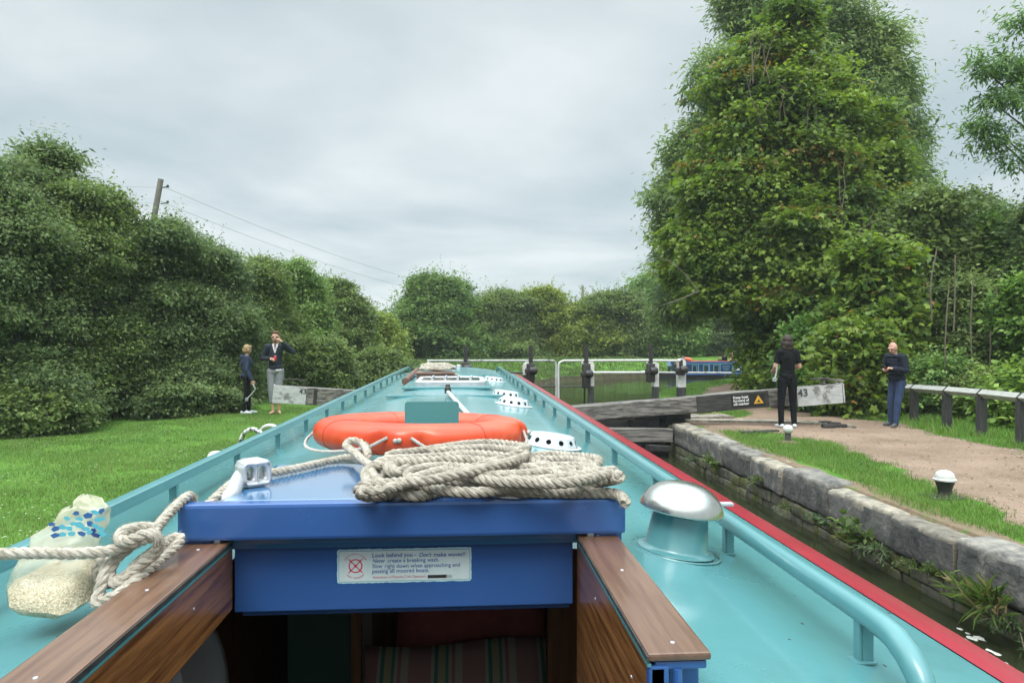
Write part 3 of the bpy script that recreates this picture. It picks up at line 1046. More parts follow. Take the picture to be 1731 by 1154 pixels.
for s, px, py, h, m, shear, bold, px1 in (
        ('Look behind you -', 629, 941.5, 7.0, INK, 0, 0.0001, 703), ("Don't", 708, 940.5, 7.0, INK, 0.3, 0.0001, 729), ('make waves!!', 733, 940, 7.0, INK, 0, 0.0001, 786),
        ('Never', 629, 950.5, 6.8, INK, 0.3, 0.0, 651), ('create a breaking wash.', 655, 950, 6.8, INK, 0, 0.0, 742),
        ('Slow', 629, 959.5, 6.8, INK, 0, 0.0, 646), ('right', 650, 959.2, 6.8, INK, 0, 0.0, 667), ('down when approaching and', 670, 959, 6.8, INK, 0, 0.0, 777),
        ('passing all moored boats.', 629, 968, 6.8, INK, 0, 0.0, 725), ('Association of Pleasure Craft Operators', 630, 977.0, 4.6, INKP, 0, 0.0, 720)):
    sticker_text('sticker_writing', s, px, py, h, m, shear, bold, px1)
q0, q1 = P(650, 961.4, YS - 0.0013), P(667, 960.6, YS - 0.0013)
b = MB(); b.box((q0 + q1) / 2, (abs(q1.x - q0.x), 0.0002, 0.0003)); b.build('sticker_underline', INK, st)
q0, q1 = P(723, 976.5, YS - 0.0013), P(755, 970.5, YS - 0.0013)
b = MB(); b.box((q0 + q1) / 2, (abs(q1.x - q0.x), 0.0002, abs(q1.z - q0.z))); b.build('sticker_bar', BLACK, st)
for k, xk in enumerate((757, 759.5, 762, 764)):
    q = P(xk, 973.3, YS - 0.0013); b = MB(); b.box(q, (0.0011 - 0.0002 * k, 0.0002, 0.0058)); b.build('sticker_bar', BLACK, st)
# ship's wheel emblem
EC = P(601, 956, YS - 0.0013); er = 11.5 / FPX * YS
b = MB()
n_ = 28
for rr0, rr1 in ((er * 0.84, er),):
    vs = []
    for k in range(n_):
        t_ = 2 * math.pi * k / n_
        vs += [EC + Vector((math.cos(t_) * rr0, 0, math.sin(t_) * rr0)), EC + Vector((math.cos(t_) * rr1, 0, math.sin(t_) * rr1))]
    b.add(vs, [(2 * k, 2 * k + 1, 2 * ((k + 1) % n_) + 1, 2 * ((k + 1) % n_)) for k in range(n_)])
for k in range(4):
    t_ = R(45 + 90 * k)
    d_ = Vector((math.cos(t_), 0, math.sin(t_))); e_ = Vector((-d_.z, 0, d_.x))
    b.add([EC + d_ * er * 0.2 + e_ * er * 0.07, EC + d_ * er * 0.2 - e_ * er * 0.07, EC + d_ * er * 1.42 - e_ * er * 0.07, EC + d_ * er * 1.42 + e_ * er * 0.07], [(0, 1, 2, 3)])
b.add([EC + Vector((math.cos(2 * math.pi * k / 12) * er * 0.2, -0.0001, math.sin(2 * math.pi * k / 12) * er * 0.2)) for k in range(12)], [tuple(range(12))])
b.build('wheel_emblem', INKR, st)
for words, top in (('ASSOCIATION OF PLEASURE', True), ('CRAFT OPERATORS', False)):
    nn_ = len(words)
    for k, ch in enumerate(words):
        if ch == ' ': continue
        t_ = (k - (nn_ - 1) / 2) * (0.092 if top else 0.105)
        rr_ = er * (1.62 if top else 1.85)
        p_ = EC + Vector((math.sin(t_) * rr_, 0, (math.cos(t_) if top else -math.cos(t_)) * rr_))
        M = Matrix.Translation(p_) @ Matrix.Rotation(t_ if top else -t_, 4, 'Y') @ Matrix.Rotation(R(90), 4, 'X')
        text('sticker_letter', ch, er * 0.34, M, INKP, st, align='CENTER', thick=0.0001)

# mushroom vent
mv = P(1142, 936, 1.50); zb = roof_z(mv.x - BX)
ax = Matrix.Translation((mv.x, 1.50, zb + 0.002)) @ Matrix.Rotation(R(8), 4, 'Y')
b = MB(); b.lathe([(0.082, 0), (0.081, 0.002), (0.072, 0.004), (0.0665, 0.010), (0.058, 0.078), (0.056, 0.078)], 40, ax, cap=False)
vent = b.build('mushroom_vent', TEAL_PART, boat, smooth=True)
b = MB(); b.lathe([(0.052, 0.06), (0.052, 0.098)], 32, ax, cap=True); b.build('vent_throat', DARK, vent)
prof = [(0.0001, 0.147), (0.02, 0.1455), (0.04, 0.141), (0.058, 0.133), (0.073, 0.121), (0.083, 0.107), (0.088, 0.095), (0.089, 0.088), (0.087, 0.085), (0.078, 0.087), (0.060, 0.095), (0.03, 0.098), (0.0001, 0.099)]
b = MB(); b.lathe(prof, 48, ax, cap=False); b.build('vent_dome', CHROME, vent, smooth=True)
# ring of old sealant round the base
b = MB(); b.tube([ax @ Vector((0.094 * math.cos(2 * math.pi * k / 40), 0.094 * math.sin(2 * math.pi * k / 40), -0.001)) for k in range(41)], 0.0022, 6); b.build('vent_flange', TEAL_PART, vent, smooth=True)
# small shackle on the rail beyond the vent
q = P(1228, 853, 1.62)
b = MB(); b.box(q + Vector((0, 0, 0.002)), (0.03, 0.02, 0.008), bev=0.003); b.build('rail_bracket', ALU, boat)


def round_vent(x, y):
    """white collar with a row of round holes, wider at its foot"""
    zb = roof_z(x - BX)
    M0 = Matrix.Translation((x, y, zb)) @ Matrix.Rotation(math.atan2(roof_z(x - BX - 0.05) - roof_z(x - BX + 0.05), 0.1), 4, 'Y')
    nf, r0, r1, z0_, z1_ = 12, 0.112, 0.094, 0.006, 0.043
    b = MB()
    for k in range(nf):
        a0, a1 = 2 * math.pi * k / nf, 2 * math.pi * (k + 1) / nf
        c4 = [Vector((r0 * math.cos(a0), r0 * math.sin(a0), z0_)), Vector((r0 * math.cos(a1), r0 * math.sin(a1), z0_)),
              Vector((r1 * math.cos(a1), r1 * math.sin(a1), z1_)), Vector((r1 * math.cos(a0), r1 * math.sin(a0), z1_))]
        cc = sum(c4, Vector()) / 4
        ex = (c4[1] - c4[0]).normalized(); ez = ((c4[2] + c4[3]) / 2 - (c4[0] + c4[1]) / 2).normalized()
        hr = 0.0110; m_ = 16
        hole = [cc + ex * hr * math.cos(2 * math.pi * q / m_ - 3 * math.pi / 4) + ez * hr * math.sin(2 * math.pi * q / m_ - 3 * math.pi / 4) for q in range(m_)]
        v_ = c4 + hole
        f_ = []
        for s_ in range(4):
            st_ = 4 + s_ * 4
            ids = [4 + (s_ * 4 + q) % m_ for q in range(5)]
            f_.append((s_, (s_ + 1) % 4, *ids[::-1]))
        b.add([M0 @ p for p in v_], f_)
    b.lathe([(r0 + 0.016, 0.001), (r0 + 0.016, 0.004), (r0, 0.0062)], nf * 3, M0, cap=False)
    b.lathe([(r1, 0.043), (r1 - 0.004, 0.0455), (0.05, 0.047), (0.0001, 0.048)], nf, M0, cap=False)
    o = b.build('round_vent', WHITE_CLEAN, boat)
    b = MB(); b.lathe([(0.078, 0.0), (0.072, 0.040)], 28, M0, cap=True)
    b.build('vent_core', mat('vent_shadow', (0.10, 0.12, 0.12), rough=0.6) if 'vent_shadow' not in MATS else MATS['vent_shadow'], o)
    return o


for px, py, Y in ((937, 752, 2.86), (870, 684, 4.7), (857, 671, 5.45), (835, 643, 7.6)):
    q = P(px, py, Y)
    round_vent(q.x, q.y + 0.10)

# upright teal box behind the lifebuoy
q = P(730, 716, 3.0)
w_ = 90 / FPX * 2.6
b = MB()
zt_ = P(730, 678.5, 2.58).z
hh = zt_ - roof_z(0)
bm_pts = rrect(w_, hh + 0.02, 0.012, 0, n=4)
plate(bm_pts, Vector((P(730, 700, 2.58).x, 2.58, zt_ - (hh + 0.02) / 2)), 0.006).build('roof_board', mat('teal_board', (0.07, 0.235, 0.235), (0.062, 0.215, 0.215), rough=0.4, scale=3), boat)
b = MB()
for s in (-1, 1):
    b.box((P(730, 700, 2.58).x + s * w_ * 0.3, 2.62, roof_z(0) + hh * 0.35), (0.012, 0.07, hh * 0.7), bev=0.002)
b.build('board_bracket', TEAL_PART, boat)

# aluminium skylight
sq = P(760, 656, 6.1)
sk_z = roof_z(0)
b = MB(); b.box((BX + 0.0, 6.55, sk_z + 0.004), (0.76, 0.98, 0.022), bev=0.006); b.build('skylight_base', TEAL, boat)
xa, xb = P(700, 650, 6.15).x, P(822, 650, 6.15).x
b = MB()
pts = rrect(xb - xa, 0.80, 0.07, 0, n=6)
n_ = len(pts)
vs = []
for inset, z_ in ((0, 0.014), (0, 0.05), (0.012, 0.062), (0.045, 0.062), (0.05, 0.056)):
    sx_, sy_ = 1 - 2 * inset / (xb - xa), 1 - 2 * inset / 0.8
    vs += [Vector(((xa + xb) / 2 + p.x * sx_, 6.56 + p.z * sy_, sk_z + z_)) for p in pts]
fs = []
for r_ in range(4):
    for k in range(n_):
        fs.append((r_ * n_ + k, r_ * n_ + (k + 1) % n_, (r_ + 1) * n_ + (k + 1) % n_, (r_ + 1) * n_ + k))
b.add(vs, fs)
skl = b.build('skylight_frame', ALU, boat, smooth=True)
b = MB(); b.add([v for v in vs[-n_:]], [tuple(range(n_))]); b.build('skylight_pane', mat('smoked_glass', (0.06, 0.09, 0.09), rough=0.06), skl)
for t_ in (0.24, 0.42, 0.6, 0.78):
    b = MB(); xx = xa + (xb - xa) * t_
    b.tube([(xx, 6.28, sk_z + 0.06), (xx, 6.28, sk_z + 0.085), (xx + 0.012, 6.33, sk_z + 0.09)], 0.012, 10); b.build('skylight_knob', ALU, skl, smooth=True)
# low seam plates welded across the roof
for yy, x0, x1 in ((5.35, -0.45, 0.42), (8.6, -0.5, 0.45)):
    b = MB(); b.box((BX, yy, roof_z(0) - 0.0065), (x1 - x0, 0.10, 0.018), bev=0.004); b.build('roof_seam', TEAL, boat)
for px, Y in ((767, 10.6), (775, 10.9)):
    q = P(px, 617, Y); b = MB(); b.lathe([(0.03, -0.02), (0.03, 0.035), (0.02, 0.045), (0.0001, 0.047)], 16, Matrix.Translation((q.x, Y, roof_z(0)))); b.build('bow_light', WHITE_CLEAN, boat, smooth=True)

# what shows of the cabin inside
INT_WOOD = wood_mat('cabin_panelling', (0.22, 0.105, 0.045), (0.13, 0.06, 0.026), 0.4, (14, 14, 1.2))
b = MB(); b.box((BX - 0.20, 2.25, 0.25), (0.03, 0.03, 1.55)); b.build('door_post', INT_WOOD, boat)
b = MB(); b.box((-0.44, 2.3, 0.2), (0.22, 0.03, 1.6)); b.build('green_door', mat('green_door', (0.03, 0.11, 0.085), rough=0.5), boat)
b = MB(); b.box((0.33, 2.05, 0.2), (0.17, 0.04, 1.6)); b.build('cabin_partition', INT_WOOD, boat)
b = MB(); b.box((0.02, 2.85, 0.3), (0.75, 0.04, 1.6)); b.build('seat_back_panel', INT_WOOD, boat)
b = MB(); b.box((-0.75, 2.0, 0.25), (0.03, 2.4, 1.55)); b.build('side_lining', INT_WOOD, boat)
b = MB(); b.box((0.62, 2.0, 0.25), (0.03, 2.4, 1.55)); b.build('side_lining', INT_WOOD, boat)
b = MB(); b.box((0.02, 2.45, 0.02), (0.74, 0.75, 0.62), bev=0.03); b.build('bench_seat', INT_WOOD, boat)
b = MB(); b.box((0.225, 1.08, 0.72), (0.004, 0.03, 0.10), bev=0.001); b.build('light_switch', WHITE_CLEAN, boat)
b = MB(); b.lathe([(0.0001, 0), (0.11, 0), (0.13, 0.01), (0.13, 0.025), (0.105, 0.03)], 32, Matrix.Translation(P(322, 1135, 1.6)) @ Matrix.Rotation(R(72), 4, 'Y'), cap=False)
b.build('porthole_ring', WHITE_CLEAN, boat, smooth=True)

# ------------------------------------------------------------------ loose things aboard
def cushion(name, c, s, m, label, cat, tilt=0.0, parent=None):
    bm = bmesh.new()
    bmesh.ops.create_cube(bm, size=1)
    bmesh.ops.subdivide_edges(bm, edges=list(bm.edges), cuts=7, use_grid_fill=True)
    for v in bm.verts:
        x, y_, z_ = v.co.x * 2, v.co.y * 2, v.co.z * 2
        k = (1 - 0.45 * (abs(x) ** 3)) * (1 - 0.45 * (abs(z_) ** 3))
        v.co = Vector((x / 2 * s[0] * (1 - 0.05 * (1 - z_ * z_)), y_ / 2 * s[1] * k, z_ / 2 * s[2] * (1 - 0.05 * (1 - x * x)) + 0.012 * math.sin(3 * x)))
    me = bpy.data.meshes.new(name); bm.to_mesh(me); bm.free()
    me.transform(Matrix.Translation(c) @ Matrix.Rotation(tilt, 4, 'X'))
    o = link(name, me, m, parent, smooth=True)
    return tag(o, label, cat)


sm = mat('striped_fabric', (0.45, 0.30, 0.27), (0.40, 0.36, 0.30), rough=0.95, scale=30)
n, l = sm.node_tree.nodes, sm.node_tree.links
tcn = N(n, 'ShaderNodeTexCoord'); sp_ = N(n, 'ShaderNodeSeparateXYZ'); l.new(tcn.outputs['Object'], sp_.inputs[0])
ml = N(n, 'ShaderNodeMath', operation='MULTIPLY'); ml.inputs[1].default_value = 6.0; l.new(sp_.outputs[0], ml.inputs[0])
frc = N(n, 'ShaderNodeMath', operation='FRACT'); l.new(ml.outputs[0], frc.inputs[0])
rp = N(n, 'ShaderNodeValToRGB'); rp.color_ramp.interpolation = 'CONSTANT'
rp.color_ramp.elements[0].color = (0.42, 0.24, 0.22, 1); rp.color_ramp.elements[1].position = 0.42; rp.color_ramp.elements[1].color = (0.50, 0.46, 0.36, 1)
for pos_, c_ in ((0.48, (0.08, 0.25, 0.19, 1)), (0.55, (0.45, 0.42, 0.25, 1)), (0.68, (0.09, 0.27, 0.2, 1)), (0.74, (0.5, 0.45, 0.36, 1)), (0.8, (0.40, 0.22, 0.22, 1)), (0.86, (0.5, 0.45, 0.36, 1))):
    e_ = rp.color_ramp.elements.new(pos_); e_.color = c_
l.new(frc.outputs[0], rp.inputs[0]); l.new(rp.outputs[0], n['Principled BSDF'].inputs['Base Color'])
cushion('cushion', (-0.01, 2.20, 0.43), (0.60, 0.17, 0.36), sm, 'pink and green striped cushion on the bench inside the cabin', 'cushion', R(-38))
cushion('cushion', (0.03, 2.50, 0.66), (0.52, 0.18, 0.44), mat('red_fabric', (0.48, 0.13, 0.11), (0.38, 0.09, 0.08), rough=0.95, scale=12), 'plain dark red cushion behind the striped cushion in the cabin', 'cushion', R(-20))

# lifebuoy
LB = empty('lifebuoy', (P(714, 735, 2.52).x, 2.52, roof_z(0) + 0.084), 'orange lifebuoy ring with white grab line lying on the teal roof', 'lifebuoy')
TILT = Matrix.Translation(LB.location) @ Matrix.Rotation(R(-2.0), 4, 'X') @ Matrix.Rotation(R(1), 4, 'Y')
RO, RI = 0.372, 0.215
b = MB(); vs = []; fs = []
nu, nv = 120, 22
CLAMP = [R(262), R(352), R(82), R(172)]
for i in range(nu):
    a = 2 * math.pi * i / nu
    for k in range(nv):
        t = 2 * math.pi * k / nv
        rc, rw, rh = (RO + RI) / 2, (RO - RI) / 2, 0.05
        ct_, st_ = math.cos(t), math.sin(t)
        ex = 0.82
        r = rc + rw * math.copysign(abs(ct_) ** ex, ct_)
        z = rh * math.copysign(abs(st_) ** ex, st_)
        # hand holds scooped out of the rim beside each cord anchor
        for c0 in CLAMP:
            d = (a - c0 + math.pi) % (2 * math.pi) - math.pi
            for side in (-1, 1):
                dd = (d - side * 0.17) / 0.10
                if abs(dd) < 1.6 and ct_ > 0.1:
                    r -= 0.020 * math.exp(-dd * dd * 1.5) * min(1, (ct_ - 0.1) * 1.6) * (0.45 + 0.55 * (st_ > -0.75)) * max(0, min(1, (0.75 - st_) * 1.6))
        vs.append(TILT @ Vector((r * math.cos(a), r * math.sin(a), z)))
for i in range(nu):
    for k in range(nv):
        fs.append((i * nv + k, ((i + 1) % nu) * nv + k, ((i + 1) % nu) * nv + (k + 1) % nv, i * nv + (k + 1) % nv))
b.add(vs, fs); b.build('ring', ORANGE, LB, smooth=True)
SEAM = mat('orange_seam', (0.50, 0.04, 0.01), rough=0.5)
for a in (R(305), R(118), R(215), R(32)):
    b = MB(); pts = []
    for k in range(23):
        t = 2 * math.pi * k / 22
        ct_, st_ = math.cos(t), math.sin(t)
        r = (RO + RI) / 2 + ((RO - RI) / 2 + 0.0003) * math.copysign(abs(ct_) ** 0.82, ct_); z = 0.0503 * math.copysign(abs(st_) ** 0.82, st_)
        pts.append(TILT @ Vector((r * math.cos(a), r * math.sin(a), z)))
    b.tube(pts, 0.0013, 5, cap=False); b.build('seam', SEAM, LB)
for c0 in CLAMP:
    b = MB(); p0 = Vector(((RO - 0.002) * math.cos(c0), (RO - 0.002) * math.sin(c0), 0.004)); e = Vector((math.cos(c0), math.sin(c0), 0)); tg = Vector((-e.y, e.x, 0))
    b.ball(TILT @ (p0 + e * 0.004 - tg * 0.008), 0.0075, 10); b.ball(TILT @ (p0 + e * 0.006 + tg * 0.004 + Vector((0, 0, 0.002))), 0.0075, 10)
    b.build('cord_knot', CORD, LB, smooth=True)
for q in range(4):
    a0, a1 = CLAMP[q] + 0.10, CLAMP[(q + 1) % 4] - 0.10
    a1 += 2 * math.pi if a1 < a0 else 0
    ctrl = []
    for k in range(11):
        t = k / 10; a = a0 + (a1 - a0) * t
        sag = math.sin(math.pi * t) ** 0.55
        rr = RO - 0.012 + 0.045 * sag; zz = 0.012 - 0.052 * sag
        ctrl.append(TILT @ Vector((rr * math.cos(a), rr * math.sin(a), zz)))
    b = MB(); rope_mesh(b, spline(ctrl, 0.004), 0.0052, 0.022, 0, 3, 5); b.build('grab_line', CORD, LB, smooth=True)

# big coil of rope on the hatch
ZH = CAM_Z - 0.291 + 0.0015
RR = 0.0100


def HP(px, py, h):
    return G(px, py, ZH + RR + h)


pile = [(1058, 850, -.002), (1050, 839, .0), (1030, 833, .0), (960, 833, .0), (880, 831, .002), (800, 826, .0), (752, 815, .004), (735, 806, .02), (760, 806, .022),
        (830, 815, .014), (910, 820, .006), (980, 820, .006), (1022, 812, .012), (1038, 797, .03), (1022, 797, .036), (960, 806, .03), (890, 812, .026),
        (830, 806, .03), (770, 800, .024), (700, 812, .0), (640, 838, .0), (608, 834, .008), (612, 822, .022), (660, 816, .026), (720, 812, .034),
        (790, 798, .044), (860, 781, .052), (888, 766, .05), (878, 753, .04), (840, 744, .034), (780, 745, .036), (715, 755, .03), (665, 766, .028), (653, 782, .026),
        (668, 800, .02), (710, 792, .018), (760, 776, .024), (830, 775, .026), (900, 783, .022), (960, 797, .016), (1000, 800, .02), (1000, 786, .03), (970, 777, .026),
        (910, 775, .02), (850, 768, .02), (780, 768, .012), (700, 785, .004), (650, 806, .0), (640, 816, .01), (680, 824, .012), (740, 830, .0), (700, 838, .002),
        (650, 820, .012), (628, 795, .014), (650, 778, .03), (720, 770, .03), (800, 762, .04), (870, 772, .04), (930, 790, .034), (990, 805, .024), (1015, 800, .03), (985, 788, .03), (900, 790, .036), (820, 792, .034), (740, 788, .03), (690, 800, .03), (720, 822, .016), (800, 832, .010), (880, 822, .012), (950, 815, .012)]
rj = random.Random(4)
pile = [(px, py + max(0, 778 - py) * 0.4, h) for px, py, h in pile]
for a0, a1, dy, dh in ((8, 24, 7, .010), (26, 44, -6, .012), (52, 66, 8, .008)):
    seg = pile[a0:a1]
    pile += [(px + rj.uniform(-12, 12), min(836, py + dy + rj.uniform(-4, 4)), max(0, h * 0.9 + dh * rj.uniform(0, 1))) for px, py, h in (seg if a0 != 26 else seg[::-1])]
ctrl = [HP(*p) for p in pile]
for k in range(len(ctrl)):
    if ctrl[k].y > 1.70: ctrl[k].z = max(ctrl[k].z - 0.0, ZH + RR)
b = MB(); pts = spline(ctrl, 0.0042)
rope_mesh(b, pts, RR, 0.043, 7000)
tag(b.build('rope_coil', ROPE, None, smooth=True), 'big heap of thick natural rope coiled on the blue hatch top', 'rope')
# eye of the second line and its run to the windlass
eye = [(700, 800, .01), (660, 798, .012), (625, 785, .016), (600, 765, .03), (585, 752, .04), (596, 744, .05), (615, 752, .04), (622, 770, .026), (612, 778, .014), (590, 773, .004), (560, 778, .0), (520, 787, .0), (470, 797, .0),
       (440, 801, .0), (410, 805, .0), (386, 822, -.004), (362, 843, -.012), (342, 860, -0.03)]
b = MB(); pts = spline([HP(*p) for p in eye], 0.0042)
rope_mesh(b, pts, 0.0088, 0.040, 2600)
tag(b.build('eye_rope', ROPE_PALE, None, smooth=True), 'pale rope with a spliced eye running across the blue hatch to the windlass', 'rope')

# knotted mooring line in front of the hatch
kn = [(-60, 938, 1.07), (0, 936, 1.08), (60, 934, 1.09), (130, 935, 1.10), (185, 930, 1.115), (215, 921, 1.125), (240, 912, 1.14), (262, 905, 1.17), (258, 893, 1.19), (235, 891, 1.17), (208, 898, 1.14), (203, 912, 1.12),
      (222, 912, 1.10), (250, 902, 1.10), (268, 915, 1.11), (262, 935, 1.12), (240, 952, 1.12), (210, 975, 1.12), (178, 985, 1.13), (165, 965, 1.14), (172, 945, 1.14),
      (178, 960, 1.12), (168, 1000, 1.10), (163, 1018, 1.09), (178, 1014, 1.085), (205, 1000, 1.09), (235, 975, 1.12), (270, 945, 1.17), (298, 921, 1.21), (304, 908, 1.23), (290, 910, 1.22), (262, 930, 1.17), (230, 955, 1.13),
      (205, 985, 1.11), (185, 975, 1.12), (195, 945, 1.13), (225, 920, 1.14), (250, 905, 1.17), (268, 888, 1.21), (285, 868, 1.25), (305, 848, 1.30), (320, 838, 1.335), (326, 848, 1.36), (322, 870, 1.37)]
ctrl = [P(*p) for p in kn]
b = MB(); pts = spline(ctrl, 0.004)
rope_mesh(b, pts, 0.0088, 0.042, 3600)
tag(b.build('mooring_rope', ROPE_PALE, None, smooth=True), 'pale mooring rope tied in a bulky knot beside the varnished coaming', 'rope')

# lock windlass lying on the hatch
WI = empty('windlass', HP(430, 822, 0), 'silver lock windlass with two square sockets lying on the blue hatch', 'windlass')
hc = HP(428, 822, -0.0125) + Vector((0, 0, 0.029))
dirw = (P(372, 848, 1.31) - P(428, 822, 1.40)).normalized()
sx = Vector((1, -0.35, 0)).normalized(); sy = Vector((0.35, 1, 0)).normalized()
bm = bmesh.new()
prof = [(-0.030, -0.029), (0.024, -0.029), (0.031, -0.018), (0.031, 0.017), (0.022, 0.028), (0.002, 0.030), (-0.018, 0.022), (-0.032, 0.004), (-0.035, -0.016)]
bd = MB()


def frame_block(u0, u1):
    """the forged head: a slab pierced by two square sockets"""
    L_, H_, T_ = 0.060, 0.054, 0.046
    xs_ = [-L_ / 2, -L_ / 2 + 0.010, -0.004, 0.004, L_ / 2 - 0.010, L_ / 2]
    zs_ = [-H_ / 2, -H_ / 2 + 0.012, H_ / 2 - 0.012, H_ / 2]
    return xs_, zs_, T_


xs_, zs_, T_ = frame_block(0, 0)
fdir = Vector((0.62, -0.78, 0)).normalized()     # the way the sockets face
ldir = Vector((0.78, 0.62, 0)).normalized()
up_ = Vector((0, 0, 1))
bm = bmesh.new()
grid = {}
for side in (0, 1):
    for i, x_ in enumerate(xs_):
        for k, z_ in enumerate(zs_):
            rnd = 1.0
            zz = z_
            if i in (0, 5): zz = z_ * 0.72
            grid[side, i, k] = bm.verts.new(hc + ldir * x_ + up_ * zz + fdir * (T_ / 2 if side else -T_ / 2))
holes = {(1, 1), (3, 1)}
for side in (0, 1):
    for i in range(5):
        for k in range(3):
            if (i, k) in holes: continue
            q = [grid[side, i, k], grid[side, i + 1, k], grid[side, i + 1, k + 1], grid[side, i, k + 1]]
            bm.faces.new(q if side else q[::-1])
for i in range(5):
    for k in (0, 3):
        bm.faces.new([grid[0, i, k], grid[0, i + 1, k], grid[1, i + 1, k], grid[1, i, k]])
for k in range(3):
    for i in (0, 5):
        bm.faces.new([grid[0, i, k], grid[0, i, k + 1], grid[1, i, k + 1], grid[1, i, k]])
for (i, k) in holes:
    for (a1, b1), (a2, b2) in (((i, k), (i + 1, k)), ((i + 1, k), (i + 1, k + 1)), ((i + 1, k + 1), (i, k + 1)), ((i, k + 1), (i, k))):
        bm.faces.new([grid[0, a1, b1], grid[0, a2, b2], grid[1, a2, b2], grid[1, a1, b1]])
bmesh.ops.recalc_face_normals(bm, faces=bm.faces)
bmesh.ops.bevel(bm, geom=[e for e in bm.edges if e.calc_face_angle(0) > 0.5], offset=0.008, segments=3, affect='EDGES', clamp_overlap=True)
me = bpy.data.meshes.new('socket_head'); bm.to_mesh(me); bm.free()
link('socket_head', me, ALU, WI, smooth=True)
b = MB(); a0 = hc - fdir * 0.015 - ldir * 0.018
a1 = P(388, 838, 1.385) ; a2 = P(348, 860, 1.36)
b.tube(spline([a0 - up_ * 0.004, a0.lerp(a1, 0.5) - up_ * 0.002, a1, a2], 0.01), 0.0145, 16); b.build('crank_arm', ALU, WI, smooth=True)

# bag of oats
bagc = P(105, 1036, 1.13); zb = roof_z(bagc.x - BX) + 0.004
BG = empty('plastic_bag', (bagc.x, 1.13, zb), 'clear plastic bag of oat flakes with blue printed patches on the roof', 'bag')
FILM = bpy.data.materials.new('clear_film'); FILM.use_nodes = True
n, l = FILM.node_tree.nodes, FILM.node_tree.links
pb = n['Principled BSDF']; pb.inputs['Base Color'].default_value = (0.62, 0.60, 0.46, 1); pb.inputs['Roughness'].default_value = 0.18
trn = N(n, 'ShaderNodeBsdfTransparent'); trn.inputs[0].default_value = (0.95, 0.95, 0.9, 1)
ms = N(n, 'ShaderNodeMixShader'); ms.inputs[0].default_value = 0.40
tcn = N(n, 'ShaderNodeTexCoord'); nz_ = N(n, 'ShaderNodeTexNoise', i_Scale=22.0, i_Detail=4.0); l.new(tcn.outputs['Object'], nz_.inputs[0])
bpn = N(n, 'ShaderNodeBump', i_Strength=0.5, i_Distance=0.006); l.new(nz_.outputs[0], bpn.inputs['Height']); l.new(bpn.outputs[0], pb.inputs['Normal'])
spz = N(n, 'ShaderNodeSeparateXYZ'); l.new(tcn.outputs['Object'], spz.inputs[0])
mrz = N(n, 'ShaderNodeMapRange'); mrz.inputs['From Min'].default_value = 0.055; mrz.inputs['From Max'].default_value = 0.095; mrz.inputs['To Min'].default_value = 0.10; mrz.inputs['To Max'].default_value = 0.42
l.new(spz.outputs[2], mrz.inputs['Value']); l.new(mrz.outputs[0], ms.inputs[0])
l.new(trn.outputs[0], ms.inputs[1]); l.new(pb.outputs[0], ms.inputs[2]); l.new(ms.outputs[0], n['Material Output'].inputs[0])
OATS = mat('oat_flakes', (0.62, 0.53, 0.40), (0.34, 0.25, 0.15), rough=0.95, scale=420, detail=3, bump=1.0, bscale=260, c3=(0.74, 0.69, 0.58), c3scale=300, c3lo=0.5, c3hi=0.6, bdist=0.004, lo=0.38, hi=0.55)


def bag_ring(px0, px1, py, Y, depth, k, sq=2.6):
    """an oval ring of the bag between two photo columns"""
    a_, b_ = P(px0, py, Y), P(px1, py, Y)
    c_ = (a_ + b_) / 2; hw = (b_ - a_).length / 2
    out = []
    for i in range(k):
        t = 2 * math.pi * i / k
        x_ = math.copysign(abs(math.cos(t)) ** (2 / sq), math.cos(t)); y_ = math.copysign(abs(math.sin(t)) ** (2 / sq), math.sin(t))
        wr = 1 + 0.03 * math.sin(5 * t + py * 0.05) + 0.018 * math.sin(11 * t + py * .1)
        out.append(c_ + Vector((x_ * hw * wr, y_ * depth * wr, 0.003 * math.sin(4 * t + py * 0.07))))
    return out


def crumple(rings, amp):
    out = []
    for i in range(len(rings) - 1):
        for t in range(4):
            out.append([p.lerp(q, t / 4) for p, q in zip(rings[i], rings[i + 1])])
    out.append(rings[-1])
    c = [sum(r, Vector()) / len(r) for r in out]
    for i, r in enumerate(out):
        z = r[0].z - zb
        a = amp * min(1, max(0.12, (z - 0.04) / 0.05))
        for k, p in enumerate(r):
            d = (p - c[i]); d.z = 0
            if d.length > 1e-5: d.normalize()
            nzv = abs(mn2.noise(Vector((p.x * 26, p.y * 26, p.z * 11)))) - 0.22 + 0.5 * mn2.noise(p * 55)
            r[k] = p + d * nzv * a * 2 + Vector((0, 0, mn2.noise(p * 30 + Vector((5, 5, 5))) * a * 0.6))
    return out


from mathutils import noise as mn2


def loft(rings, cap0=True, cap1=True):
    b = MB(); k = len(rings[0])
    vs = [p for r in rings for p in r]; fs = []
    for i in range(len(rings) - 1):
        for j in range(k):
            fs.append((i * k + j, i * k + (j + 1) % k, (i + 1) * k + (j + 1) % k, (i + 1) * k + j))
    if cap0: fs.append(tuple(range(k - 1, -1, -1)))
    if cap1: fs.append(tuple(range((len(rings) - 1) * k, len(rings) * k)))
    b.add(vs, fs)
    return b


